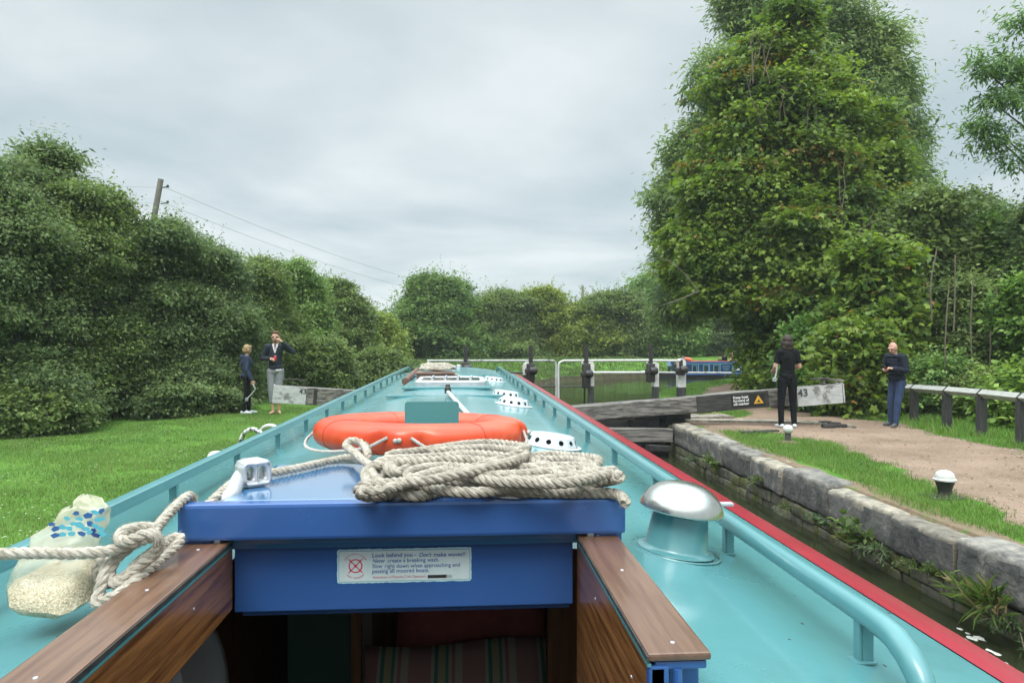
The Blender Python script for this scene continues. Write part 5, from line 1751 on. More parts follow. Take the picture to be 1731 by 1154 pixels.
def person(base, H, face, label, J, look, vox=0.0075):
    """J: joints in units of height, x to the person's left, -y ahead of the person, z up; look: clothing spec"""
    e = empty('person', base, label, 'person')
    M = Matrix.Translation(base) @ Matrix.Rotation(face, 4, 'Z') @ Matrix.Scale(H, 4)
    D = dict(pelvis=(0, 0, .525), chest=(0, 0.005, .72), neck=(0, 0.008, .835), head=(0, -.008, .925), headrot=0.0, headtilt=0.0,
             sl=(.098, .005, .805), sr=(-.098, .005, .805), el=(.125, .02, .64), er=(-.125, .02, .64), wl=(.135, -.03, .49), wr=(-.135, -.03, .49),
             hl=(.05, 0, .51), hr=(-.05, 0, .51), kl=(.055, -.012, .285), kr=(-.055, -.012, .285), al=(.058, .012, .045), ar=(-.058, .012, .045), tl=(0.2, -1), tr=(-0.2, -1), curl=0.6)
    D.update(J)
    V = {k: Vector(v) for k, v in D.items() if isinstance(v, tuple) and len(v) == 3}
    HM_ = Matrix.Translation(V['head']) @ Matrix.Rotation(D['headrot'], 4, 'Z') @ Matrix.Rotation(D['headtilt'], 4, 'X')

    def hp(x, y_, z): return HM_ @ Vector((x, y_, z))

    def W(p): return M @ Vector(p)

    def caps(lst):
        out = []
        for c in lst:
            if c[0] == 'e':
                out.append(('e', W(c[1]), tuple(r * H for r in c[2])))
            else:
                out.append((W(c[0]), c[1] * H, W(c[2]), c[3] * H))
        return out

    fem = look.get('fem', False)
    B = [('e', hp(0, 0.004, .008), (.043, .054, .060)), ('e', hp(0, -.016, -.030), (.033, .034, .033)), (hp(0, -.050, -.002), .0065, hp(0, -.062, -.016), .0085),
         (hp(-.028, -.040, .012), .009, hp(.028, -.040, .012), .009), ('e', hp(.045, .004, -.006), (.007, .012, .017)), ('e', hp(-.045, .004, -.006), (.007, .012, .017)),
         (V['neck'] + Vector((0, 0, -.02)), .033, hp(0, .006, -.035), .030), ('e', V['chest'] + Vector((0, 0, .03)), (.074, .048, .088)), ('e', V['pelvis'] + Vector((0, 0, .02)), (.064, .042, .05)),
         (V['chest'], .046, V['pelvis'], .044), (V['sl'], .034, V['neck'] - Vector((0, 0, .02)), .032), (V['sr'], .034, V['neck'] - Vector((0, 0, .02)), .032)]
    for s in 'lr':
        B += [(V['s' + s], .032, V['e' + s], .025), (V['e' + s], .025, V['w' + s], .016)]
        B += [(V['h' + s], .040, V['k' + s], .026), (V['k' + s], .026, V['k' + s].lerp(V['a' + s], .35), .025), (V['k' + s].lerp(V['a' + s], .35), .025, V['a' + s], .017)]
        t = Vector((*D['t' + s], 0)).normalized()
        B += [(V['a' + s] + Vector((0, 0, -.022)) - t * .018, .019, V['a' + s] + t * .075 + Vector((0, 0, -.030)), .014), (V['a' + s] + t * .075 + Vector((0, 0, -.030)), .014, V['a' + s] + t * .10 + Vector((0, 0, -.033)), .011)]
        d = (V['w' + s] - V['e' + s]).normalized()
        side = Vector((1 if s == 'l' else -1, 0, 0))
        thumb = Vector((0, -1, 0)) if abs(d.y) < 0.7 else Vector((-side.x, 0, 0.3))
        thumb = (thumb - d * thumb.dot(d)).normalized(); nrm = d.cross(thumb)
        if nrm.dot(side) > 0: nrm = -nrm
        w_ = V['w' + s]
        B += [(w_, .016, w_ + d * .02, .016), (w_ + d * .022 - thumb * .010, .0115, w_ + d * .048 - thumb * .014, .010), (w_ + d * .022 + thumb * .008, .0115, w_ + d * .05 + thumb * .012, .010)]
        cu = D['curl']
        for i, (o_, ln) in enumerate(((.0165, .044), (.0055, .049), (-.0055, .045), (-.016, .036))):
            r0 = w_ + d * .052 + thumb * o_
            m_ = r0 + (d * math.cos(cu * .6) + nrm * math.sin(cu * .6)) * ln * .5
            f_ = m_ + (d * math.cos(cu * 1.8) + nrm * math.sin(cu * 1.8)) * ln * .5
            B += [(r0, .0062, m_, .0056), (m_, .0056, f_, .0046)]
        r0 = w_ + d * .018 + thumb * .014
        B += [(r0, .0075, r0 + d * .016 + thumb * .017 + nrm * .006, .0066), (r0 + d * .016 + thumb * .017 + nrm * .006, .0066, r0 + d * .034 + thumb * .017 + nrm * .014, .0052)]
    blob('body', caps(B), vox, look.get('skin', SK), e, 3)
    for s in (-1, 1):
        b = MB(); b.ball(W(hp(s * .017, -.0475, .004)), .0062 * H, 8); b.build('eye', EYE, e, smooth=True)
    b = MB(); b.ball(W(hp(0, -.047, -.034)), (.012 * H, .006 * H, .0035 * H), 8, Matrix.Rotation(face, 4, 'Z')); b.build('mouth', LIP, e, smooth=True)
    # hair
    if look.get('hair'):
        blob('hair', caps([('e', hp(*c), r) for c, r in look['hair']]), vox, look['hairm'], e, 2)
    # top
    k = look.get('bulk', 1.0)
    T = [('e', V['chest'] + Vector((0, 0, .028)), (.088 * k, .064 * k, .10)), (V['chest'], .066 * k, V['pelvis'] + Vector((0, 0, .07)), .064 * k), (V['sl'], .041 * k, V['sr'], .041 * k),
         (V['chest'] + Vector((.028, 0, .01)), .05 * k, V['pelvis'] + Vector((.024, 0, .055)), .050 * k), (V['chest'] + Vector((-.028, 0, .01)), .05 * k, V['pelvis'] + Vector((-.024, 0, .055)), .050 * k),
         (V['sl'], .036, V['neck'] - Vector((0, 0, .022)), .036), (V['sr'], .036, V['neck'] - Vector((0, 0, .022)), .036), ('e', V['pelvis'] + Vector((0, 0, .03)), (.088 * k, .068 * k, .05)), (V['pelvis'] + Vector((.03, 0, .03)), .058 * k, V['pelvis'] + Vector((-.03, 0, .03)), .058 * k)]
    if fem:
        T += [('e', V['chest'] + Vector((.035, -.045, .02)), (.036, .03, .034)), ('e', V['chest'] + Vector((-.035, -.045, .02)), (.036, .03, .034))]
    sl = look.get('sleeve', 1.0)
    for s in 'lr':
        if sl >= 1:
            T += [(V['s' + s], .040 * k, V['e' + s], .032 * k), (V['e' + s], .032 * k, V['e' + s].lerp(V['w' + s], .93), .0235 * k)]
        else:
            T += [(V['s' + s], .041, V['s' + s].lerp(V['e' + s], sl), .036)]
    if look.get('quilt'):
        for q in range(7):
            z_ = .58 + q * .04
            T += [('e', V['chest'].lerp(V['pelvis'], (0.74 - z_) / .2) * 1.0 if False else Vector((V['pelvis'].x + (V['chest'].x - V['pelvis'].x) * (z_ - .525) / .2, V['pelvis'].y + (V['chest'].y - V['pelvis'].y) * (z_ - .525) / .2, z_)), (.096, .077, .026))]
        for s in 'lr':
            for q in range(5):
                p_ = V['s' + s].lerp(V['e' + s], .1 + q * .2); T += [('e', p_, (.046, .046, .018))]
            for q in range(4):
                p_ = V['e' + s].lerp(V['w' + s], .1 + q * .24); T += [('e', p_, (.020, .036, .036))]
    if look.get('hood'):
        T += [('e', V['neck'] + Vector((0, .035, -.012)), (.062, .035, .035)), ('e', V['neck'] + Vector((0, .0, -.012)), (.046, .046, .022))]
    blob(look.get('topname', 'jumper'), caps(T), vox, look['top'], e, 3)
    if look.get('collar'):
        b = MB()
        c_ = V['neck'] + Vector((0, -.044, -.02))
        for s in (-1, 1):
            b.add([W(c_ + Vector((s * .030, .018, .035))), W(c_ + Vector((s * .034, -.004, .012))), W(c_ + Vector((s * .004, -.030, -.085))), W(c_ + Vector((0, -.026, -.07))), W(c_ + Vector((s * .010, -.008, .02)))], [(0, 1, 2, 3, 4)])
        b.build('shirt_collar', look['collar'], e)
        bb = blob('shirt_hem', caps([(V['pelvis'] + Vector((.02, -.055, -.002)), .018, V['pelvis'] + Vector((.06, -.035, .004)), .016)]), vox, look['collar'], e, 2)
    # trousers
    le = look.get('leg_end', 1.0); lr = look.get('leg_r', 1.0)
    Tr = [('e', V['pelvis'] + Vector((0, 0.003, .008)), (.083, .064, .058)), (V['hl'], .056, V['hr'], .056)]
    for s in 'lr':
        Tr += [(V['h' + s], .054, V['k' + s], .040 * lr), (V['k' + s], .040 * lr, V['k' + s].lerp(V['a' + s], le), (.030 if le > .9 else .034) * lr)]
    blob('trousers', caps(Tr), vox, look['legs'], e, 3)
    if look.get('shoe'):
        for s in 'lr':
            t = Vector((*D['t' + s], 0)).normalized(); a = V['a' + s]
            S = [(a + Vector((0, 0, -.018)) - t * .018, .024, a + t * .05 + Vector((0, 0, -.024)), .021), (a + t * .05 + Vector((0, 0, -.024)), .021, a + t * .105 + Vector((0, 0, -.030)), .0145), (a, .023, a - Vector((0, 0, .02)), .024)]
            sh = blob('shoe', caps(S), vox, look['shoe'], e, 2)
    return e, M, V, hp


CLOTH_NAVY = mat('navy_cloth', (0.022, 0.035, 0.075), (0.012, 0.02, 0.045), rough=0.85, scale=14, bump=0.4, bscale=22, bdist=0.02)
CLOTH_INK = mat('dark_knit', (0.012, 0.020, 0.032), (0.008, 0.013, 0.02), rough=0.9, scale=30, bump=0.3, bscale=20, bdist=0.015)
CLOTH_BLACK = mat('black_cloth', (0.008, 0.009, 0.011), (0.005, 0.006, 0.007), rough=0.85, scale=14, bump=0.4, bscale=14, bdist=0.02, spec=0.15)
CLOTH_GREY = mat('grey_cloth', (0.22, 0.23, 0.24), (0.17, 0.18, 0.19), rough=0.9, scale=14, bump=0.5, bscale=14, bdist=0.02)
DENIM = mat('denim', (0.02, 0.04, 0.10), (0.012, 0.025, 0.06), rough=0.9, scale=10, bump=0.4, bscale=14, bdist=0.02)
PUFFER = mat('puffer_cloth', (0.014, 0.020, 0.034), (0.010, 0.014, 0.024), rough=0.75, spec=0.2, scale=10, bump=0.3, bscale=20, bdist=0.01)
SHOE_W = mat('white_shoe', (0.60, 0.62, 0.64), (0.5, 0.52, 0.54), rough=0.6, scale=20)
SHOE_D = mat('dark_shoe', (0.02, 0.025, 0.035), (0.10, 0.11, 0.12), rough=0.6, scale=8)
HAIR_B = mat('blond_hair', (0.36, 0.25, 0.13), (0.22, 0.14, 0.06), rough=0.6, scale=20, stretch=(4, 4, 0.6), bump=0.5, bscale=20)
HAIR_D = mat('brown_hair', (0.035, 0.018, 0.011), (0.016, 0.009, 0.006), rough=0.6, scale=20, bump=0.8, bscale=18, bdist=0.02)
HAIR_R = mat('auburn_hair', (0.13, 0.06, 0.03), (0.08, 0.035, 0.018), rough=0.7, scale=20)
SHIRT = mat('pale_shirt', (0.62, 0.56, 0.57), rough=0.9, scale=10)


def dist_h(px, py, ptop, z):
    q = G(px, py, z); d = ray(px, py)
    k = (q - Vector((0, 0, CAM_Z))).length / d.length
    return q, (py - ptop) / FPX * k


def windlass_tool(hand, d1, d2, l1, l2, label, socket=True):
    e = empty('windlass', hand, label, 'windlass')
    b = MB(); p = hand - d1 * 0.06
    b.tube(spline([p, hand + d1 * (l1 - 0.03), hand + d1 * l1 + d2 * 0.03, hand + d1 * l1 + d2 * l2], 0.02), 0.013, 8); b.build('crank_arm', ALU, e, smooth=True)
    q_ = hand + d1 * l1 + d2 * l2
    b = MB()
    for s in (-1, 1):
        b.box(q_ + Vector((s * 0.021, 0, 0)), (0.014, 0.04, 0.06), bev=0.004); b.box(q_ + Vector((0, 0, s * 0.026)), (0.04, 0.04, 0.014), bev=0.004)
    b.build('socket_head', ALU, e)
    return e


# woman in the navy hoodie, side on, looking across
q, H = dist_h(417, 699, 582, ground_left(-4.6, 15.2))
p1, M1, V1, _ = person(q, H, R(112), 'woman with short blond hair in navy hoodie and black leggings holding a windlass', dict(
    headrot=R(28), head=(0, -.012, .925), wr=(-.125, -.055, .485), er=(-.13, .015, .63), al=(.05, -.035, .045), ar=(-.052, .05, .045), kl=(.05, -.03, .285), kr=(-.052, .012, .285), tl=(.1, -1), tr=(-.1, -1)),
    dict(fem=True, top=CLOTH_NAVY, topname='hoodie', legs=CLOTH_BLACK, leg_r=.86, shoe=SHOE_W, hairm=HAIR_B, hood=True,
         hair=[((0, .012, .020), (.053, .060, .058)), ((0, .030, -.012), (.051, .044, .044)), ((.040, .008, -.012), (.015, .038, .036)), ((-.040, .008, -.012), (.015, .038, .036)), ((0, -.032, .046), (.040, .024, .018))]))
hand = M1 @ (V1['wr'] + Vector((0, -.012, -.05)))
windlass_tool(hand, Vector((0.45, 0, -0.85)).normalized(), Vector((-0.62, 0, -0.72)).normalized(), 0.13, 0.28, 'pale grey windlass hanging from the hand of the blond woman')

# man with a hand at his face
q, H = dist_h(466, 699, 559, ground_left(-4.2, 15.4))
p2, M2, V2, _ = person(q, H, R(6), 'barefoot man in dark jumper and grey trousers raising one hand to his face', dict(
    er=(-.155, .02, .665), wr=(-.045, -.085, .665), el=(.205, -.015, .745), wl=(.088, -.085, .865), hl=(.048, 0, .51), al=(.038, .02, .045), ar=(-.030, .0, .045), kl=(.045, -.01, .285), kr=(-.045, -.01, .285), curl=1.3, tl=(.25, -1), tr=(-.25, -1)),
    dict(top=CLOTH_INK, topname='jumper', legs=CLOTH_GREY, leg_end=.55, leg_r=1.12, hairm=HAIR_R, collar=SHIRT,
         hair=[((0, .014, .024), (.047, .056, .052)), ((0, -.026, .054), (.036, .026, .014)), ((0, -.034, -.050), (.026, .020, .014))]))
hand = M2 @ (V2['wr'] + Vector((.055, -.03, .005)))
e = empty('drink_can', hand, 'small red and silver can held by the barefoot man', 'can')
b = MB(); b.lathe([(0.022, -0.06), (0.030, -0.05), (0.030, 0.045), (0.022, 0.058)], 16, Matrix.Translation(hand)); b.build('can_body', mat('can_red', (0.5, 0.03, 0.05), rough=0.3), e, smooth=True)
b = MB(); b.lathe([(0.022, 0.058), (0.021, 0.062), (0.0001, 0.060)], 16, Matrix.Translation(hand), cap=False); b.build('can_lid', ALU, e)

# woman seen from behind
q, H = dist_h(1331, 723, 565, 0.0)
p3, M3, V3, _ = person(q, H, R(176), 'woman with brown hair in black top and black trousers seen from behind by the beam', dict(
    sl=(.084, .005, .805), sr=(-.084, .005, .805), el=(.128, .0, .655), wl=(.105, -.12, .615), er=(-.128, .0, .655), wr=(-.07, -.13, .63), al=(.072, .012, .045), ar=(-.068, .012, .045), kl=(.064, -.006, .285), kr=(-.062, -.006, .285), curl=1.3),
    dict(fem=True, sleeve=.62, top=CLOTH_BLACK, topname='black_top', legs=CLOTH_BLACK, leg_r=.95, shoe=SHOE_W, hairm=HAIR_D,
         hair=[((0, .010, .016), (.054, .062, .060)), ((0, .034, -.03), (.056, .040, .048)), ((.030, .026, -.065), (.032, .034, .038)), ((-.030, .026, -.065), (.032, .034, .038)), ((0, .036, -.075), (.034, .03, .034)), ((.047, .0, -.03), (.017, .036, .05)), ((-.047, .0, -.03), (.017, .036, .05))]))
hand = P(1313, 622, q.y - 0.05)
windlass_tool(hand, Vector((-0.10, 0, -1)).normalized(), Vector((-0.35, 0, -0.93)).normalized(), 0.12, 0.09, 'silver windlass hanging beside the woman in black')

# man on the rail with a phone
q, H = dist_h(1507, 720, 576, -0.02)
p4, M4, V4, hp4 = person(q, H, R(-68), 'bald man in dark quilted jacket and jeans leaning on the rail looking at a phone', dict(
    pelvis=(0, .10, .53), chest=(0, .075, .725), neck=(0, .055, .84), head=(0, .025, .915), headtilt=R(22), sl=(.098, .07, .805), sr=(-.098, .07, .805), el=(.13, .075, .65), er=(-.13, .07, .65), wl=(.055, -.045, .675), wr=(-.055, -.045, .665),
    hl=(.05, .10, .51), hr=(-.05, .10, .51), kl=(.06, .03, .285), kr=(-.05, .06, .285), al=(.062, -.01, .045), ar=(-.05, .06, .045), curl=1.2, tl=(.25, -1), tr=(-.15, -1)),
    dict(top=PUFFER, topname='quilted_jacket', quilt=True, bulk=1.18, legs=DENIM, leg_r=1.02, shoe=SHOE_D, hood=True, skin=skin('skin_pink', (0.52, 0.28, 0.21))))
hand = M4 @ Vector((0.0, -.115, .69))
e = empty('phone', hand, 'black phone held by the bald man in the quilted jacket', 'phone')
Mp = Matrix.Translation(hand) @ Matrix.Rotation(R(-68), 4, 'Z') @ Matrix.Rotation(R(-35), 4, 'X')
b = MB(); b.box(None, (0.075, 0.15, 0.009), Mp, bev=0.003); b.build('phone_body', BLACK, e)
b = MB(); b.box(None, (0.068, 0.138, 0.001), Mp @ Matrix.Translation((0, 0, 0.0052))); b.build('phone_screen', DARK, e)

# ------------------------------------------------------------------ the blue boat beyond the bend
FY = 41.0
fl, fr2 = P(1112, 638, FY), P(1310, 638, FY + 1.0)
TB = empty('narrowboat', (fl.x, FY, -0.67), 'distant dark blue trip boat with pale lining and red roof edge beyond the gates', 'narrowboat')
LX = fr2.x - fl.x
s_ = FY / FPX
Mb = Matrix.Translation((fl.x, FY, -0.67)) @ Matrix.Rotation(math.atan2(1.0, LX), 4, 'Z')


def bbox_(name, x0, x1, y0, y1, z0, z1, m, parent=TB, bev=0.01):
    b = MB(); b.box(None, (x1 - x0, y1 - y0, z1 - z0), Mb @ Matrix.Translation(((x0 + x1) / 2, (y0 + y1) / 2, (z0 + z1) / 2)), bev=bev); return b.build(name, m, parent)


TRIM = mat('pale_blue_lining', (0.12, 0.30, 0.40), (0.10, 0.26, 0.36), rough=0.4)
ROYAL = mat('royal_blue', (0.02, 0.07, 0.24), (0.018, 0.06, 0.20), rough=0.4)
b = MB()
rg = [(0.0, 0.02, 0.42), (0.5, 0.45, 0.36), (1.3, 0.85, 0.30), (LX, 0.9, 0.28)]
vs = []
for x_, hw, zt_ in rg:
    vs += [Mb @ Vector((x_, -hw, zt_)), Mb @ Vector((x_ + 0.1, -hw * .9, -0.3)), Mb @ Vector((x_ + .1, hw * .9, -0.3)), Mb @ Vector((x_, hw, zt_))]
fs = [(0, 1, 2, 3), (12, 13, 14, 15)]
for i in range(3):
    for k in range(4): fs.append((i * 4 + k, i * 4 + (k + 1) % 4, i * 4 + 4 + (k + 1) % 4, i * 4 + 4 + k))
b.add(vs, fs); b.build('hull', HULL, TB)
CX0 = 1.15
cabin = bbox_('cabin', CX0, LX - 0.3, -0.78, 0.78, 0.28, 0.98, NAVY)
bbox_('gunwale_band', 0.9, LX, -0.93, 0.93, 0.27, 0.335, ROYAL)
roofb = bbox_('cabin_roof', CX0 - 0.02, LX - 0.28, -0.80, 0.80, 0.98, 1.03, ROYAL)
bbox_('roof_edge', CX0 + 0.7, LX - 0.5, -0.5, 0.5, 1.03, 1.075, mat('roof_red', (0.45, 0.10, 0.07), rough=0.5), roofb)
bbox_('lining', CX0, LX - 0.3, -0.79, -0.77, 0.90, 0.955, TRIM, cabin, 0.002)
bbox_('lining', CX0, LX - 0.3, -0.79, -0.77, 0.335, 0.37, TRIM, cabin, 0.002)
GLS = mat('dark_window', (0.03, 0.045, 0.04), rough=0.08)
px_to_x = lambda px: (P(px, 620, FY).x - fl.x)
for p0, p1 in ((1162, 1171), (1182, 1192), (1200, 1210), (1140, 1146)):
    x0, x1 = px_to_x(p0), px_to_x(p1)
    w = bbox_('window', x0, x1, -0.80, -0.775, 0.42, 0.85, TRIM, TB, 0.004)
    bbox_('pane', x0 + 0.05, x1 - 0.04, -0.806, -0.80, 0.45, 0.82, GLS, w, 0.001)
for p0 in (1173.5, 1193, 1212, 1234, 1250):
    bbox_('lining', px_to_x(p0) - 0.03, px_to_x(p0) + 0.03, -0.795, -0.775, 0.37, 0.90, TRIM, cabin, 0.002)
# a lettered panel and a curved emblem too small to read
for k in range(4):
    bbox_('sign_line', px_to_x(1216 + (k > 1) * 2), px_to_x(1229 - (k > 1) * 2), -0.797, -0.778, 0.76 - 0.085 * k, 0.79 - 0.085 * k, TRIM, cabin, 0.001)
b = MB(); cxm = px_to_x(1242.5)
b.tube([Mb @ Vector((cxm + 0.30 * math.cos(t), -0.79, 0.52 + 0.28 * math.sin(t))) for t in np.linspace(0.25, math.pi - 0.25, 12)], 0.02, 5)
b.build('emblem_arc', TRIM, cabin)
bbox_('emblem_bar', cxm - 0.14, cxm + 0.16, -0.797, -0.778, 0.53, 0.62, SIGNW, cabin, 0.001)
e = empty('canoe', Mb @ Vector((px_to_x(1165), 0, 1.03)), 'orange upturned canoe on the roof of the distant blue boat', 'canoe')
b = MB(); pts = [Mb @ Vector((px_to_x(1157.5), -0.1, 1.20)), Mb @ Vector((px_to_x(1162), -0.1, 1.17)), Mb @ Vector((px_to_x(1168), -0.1, 1.15)), Mb @ Vector((px_to_x(1173), -0.1, 1.12))]
b.tube(pts, [0.09, 0.12, 0.11, 0.03], 10); b.build('canoe_hull', mat('canoe_orange', (0.75, 0.17, 0.08), rough=0.4), e, smooth=True)

SHAD = dict(curl=1.0)
LB_ = mat('light_blue_cloth', (0.22, 0.36, 0.58), rough=0.9)
MB_ = mat('mid_blue_cloth', (0.06, 0.14, 0.38), rough=0.9)
PK_ = mat('pink_cloth', (0.52, 0.24, 0.20), rough=0.9)
TN_ = mat('tan_cloth', (0.40, 0.30, 0.20), rough=0.9)
crew = [(1131, 606, 633, 0.42, LB_, CLOTH_NAVY, HAIR_D, 'person in light blue clothes standing at the bow of the distant boat'),
        (1143, 605, 630, 0.42, mat('grey_top', (0.2, 0.2, 0.23), rough=0.9), CLOTH_BLACK, HAIR_D, 'person in grey top behind the bow of the distant boat'),
        (1154, 600, 628, 0.42, MB_, CLOTH_BLACK, HAIR_D, 'person in bright blue top beside the orange canoe'),
        (1217, 602, 630, 0.45, mat('dark_top', (0.03, 0.03, 0.03), rough=0.9), CLOTH_BLACK, HAIR_B, 'person with fair hair in dark top low on the stern of the distant boat'),
        (1225, 597, 628, 0.45, CLOTH_BLACK, CLOTH_BLACK, HAIR_R, 'person with red hair in black top on the distant boat'),
        (1237, 595, 626, 0.45, PK_, TN_, HAIR_B, 'person in pink top standing at the stern of the distant boat'),
        (1243, 596, 626, 0.45, mat('slate_top', (0.13, 0.2, 0.22), rough=0.9), CLOTH_NAVY, HAIR_D, 'person in slate top at the right end of the distant boat')]
for px, ytop, ybot, z_, tp, lg, hr_, lab in crew:
    q = P(px, ybot, FY + 0.3)
    H = (ybot - ytop) / FPX * FY * 1.02
    person(Vector((q.x, q.y, q.z)), H, R(random.choice((-40, 20, 60, 160))), lab, dict(curl=1.2, wl=(.09, -.12, .60), wr=(-.10, -.10, .58)),
           dict(top=tp, topname='top', legs=lg, shoe=None, hairm=hr_, hair=[((0, .012, .022), (.049, .058, .055)), ((0, .03, -.01), (.045, .035, .04))]), vox=0.016)

# ------------------------------------------------------------------ trees and hedges
def L(px, py, Y, r, sx=1.0, sy=0.9, sz=1.0):
    c = P(px, py, Y); rr = r / FPX * Y
    return (tuple(c), (rr * sx, rr * sy, rr * sz))


DARKG = ((0.030, 0.060, 0.028), (0.086, 0.138, 0.058))
MIDG = ((0.033, 0.064, 0.026), (0.094, 0.148, 0.050))
BRIGHT = ((0.05, 0.095, 0.024), (0.14, 0.20, 0.045))
SYC = ((0.028, 0.064, 0.017), (0.100, 0.165, 0.032))
ASH = ((0.045, 0.092, 0.042), (0.125, 0.19, 0.078))
OLIVE = ((0.045, 0.085, 0.020), (0.13, 0.18, 0.040))


def trunk(e, base, pts_r, limbs, m=None):
    b = MB()
    pts = [Vector(p) for p, r in pts_r]
    sp = spline(pts, 0.4); n = len(sp)
    rs = [interp(i / (n - 1), [(k / (len(pts_r) - 1), r) for k, (p, r) in enumerate(pts_r)]) for i in range(n)]
    b.tube(sp, rs, 10)
    for a, c, r in limbs:
        a, c = Vector(a), Vector(c)
        m1 = a.lerp(c, 0.5) + Vector((random.uniform(-.1, .1), random.uniform(-.1, .1), 0.12 * (c - a).length))
        s2 = spline([a, m1, c], 0.3); k = len(s2)
        b.tube(s2, [r * (1 - 0.75 * i / (k - 1)) for i in range(k)], 7)
    return b.build('trunk', m or BARK, e, smooth=True)


def bush(name, label, cat, px, Y, ytop, hw, leaf=LEAF_OVAL, size=0.068, cl=6, per=190, spread=0.25, tints=DARKG, seed=1, gz=0.0, group=None, levels=None, xoff=0, **kw):
    """a shrub standing on the ground: stems and a crown of overlapping lobes"""
    g = random.Random(seed)
    base = P(px, 577, Y); base.z = gz
    top = P(px, ytop, Y).z
    h = top - gz; w = hw / FPX * Y
    e = empty(name, base, label, cat, group)
    lobes = []
    for f, cnt, wd in (levels or ((0.14, 4, 1.0), (0.38, 4, 1.0), (0.60, 4, 0.88), (0.78, 4, 0.66), (0.9, 3, 0.5))):
        for k in range(cnt):
            a = 2 * math.pi * (k + g.random() * 0.7) / cnt
            off = w * wd * 0.55 * (0.6 + 0.5 * g.random())
            r = w * (0.50 if f < 0.55 else 0.40 if f < 0.7 else 0.27) * (0.7 + 0.6 * g.random())
            rz = min(r * 1.1, h * 0.22) * (0.85 + 0.3 * g.random())
            z_ = min(gz + h * f + g.uniform(-.08, .06) * h, gz + h - rz * 0.95)
            lobes.append(((base.x + off * math.cos(a), base.y + off * math.sin(a) * 0.8, z_), (r, r * 0.9, rz)))
    limbs = []
    for (c, r) in lobes[2:]:
        limbs.append((base + Vector((g.uniform(-.2, .2), g.uniform(-.2, .2), 0)), c, 0.035 + 0.012 * h))
    trunk(e, base, [(base - Vector((0, 0, .2)), 0.05 + 0.02 * h), (base + Vector((0, 0, h * .35)), 0.04 + 0.012 * h), (base + Vector((0.1, 0, h * .75)), 0.02)], limbs)
    foliage('crown', lobes, e, leaf, size, cl, per, spread, tints, seed=seed, bottom=-0.75, **kw)
    return e


HG = 'shrubs of the hedge beyond the lawn'
bush('hawthorn_bush', 'tallest dark hedge shrub where the hedge meets the photo edge, topped by feathery shoots', 'shrub', -40, 14.3, 262, 200, tints=DARKG, seed=2, group=HG, sprigs=1.5)
bush('hawthorn_bush', 'big dark hedge shrub behind the lawn with a yellow green top', 'shrub', 140, 15.6, 296, 135, tints=MIDG, seed=3, group=HG, sprigs=1.5)
bush('ash_sapling', 'loose feathery sapling rising above the tall left hedge', 'sapling', 72, 15.8, 238, 60, leaf=LEAF_THIN, size=0.11, tints=DARKG, seed=33, group=HG, sprigs=2.0, levels=((0.6, 2, 1.0), (0.76, 3, 0.9), (0.89, 2, 0.6)), cl=12.5, per=114, spread=0.286)
bush('hawthorn_bush', 'dark hedge shrub standing in front of the leaning telegraph pole', 'shrub', 262, 17.0, 372, 110, tints=DARKG, seed=4, group=HG, sprigs=1.4)
bush('hawthorn_bush', 'dark rounded hedge shrub behind the blond woman', 'shrub', 352, 18.2, 402, 95, tints=DARKG, seed=5, group=HG, sprigs=1.4)
bush('hawthorn_bush', 'mid green hedge shrub behind the barefoot man', 'shrub', 432, 20.5, 436, 78, tints=MIDG, seed=6, group=HG, sprigs=1.4)
bush('hawthorn_bush', 'pale topped hedge shrub right of the barefoot man', 'shrub', 500, 24.0, 443, 78, tints=((0.04, 0.09, 0.028), (0.11, 0.19, 0.06)), seed=7, group=HG, size=0.085, cl=10.4, per=114, spread=0.221, sprigs=1.4)
bush('hawthorn_bush', 'broad green hedge shrub with drooping bright right edge', 'shrub', 566, 28.0, 466, 74, tints=MIDG, seed=8, group=HG, size=0.095, tip=(0.16, 0.24, 0.05), tip_p=0.12, cl=8.3, per=114, spread=0.247, sprigs=1.4)
bush('elder_bush', 'yellow green bush at the far end of the left hedge', 'shrub', 632, 34.0, 535, 52, tints=BRIGHT, seed=9, group=HG, size=0.12, cl=5.2, per=114, spread=0.312, sprigs=1.4)
bush('bramble_bush', 'low bramble spilling onto the lawn below the tall hedge', 'bramble', 40, 12.9, 655, 110, tints=MIDG, seed=10, group='low growth at the hedge foot', size=0.07, gz=-0.05, cl=15.4, per=114, spread=0.133, sprigs=1.4)
bush('bramble_bush', 'dark low bramble between the hedge and the blond woman', 'bramble', 300, 16.3, 610, 110, tints=DARKG, seed=11, group='low growth at the hedge foot', size=0.07, cl=15.4, per=114, spread=0.133, sprigs=1.4)
bush('bramble_bush', 'low bramble behind the grey balance beam', 'bramble', 535, 21.0, 575, 70, tints=MIDG, seed=12, group='low growth at the hedge foot', size=0.085, cl=10.4, per=114, spread=0.162, sprigs=1.4)
bush('bramble_bush', 'leafy low bramble beside the bow of the teal boat', 'bramble', 640, 24.0, 596, 60, tints=MIDG, seed=13, group='low growth at the hedge foot', size=0.09, cl=9.3, per=114, spread=0.171, sprigs=1.4)

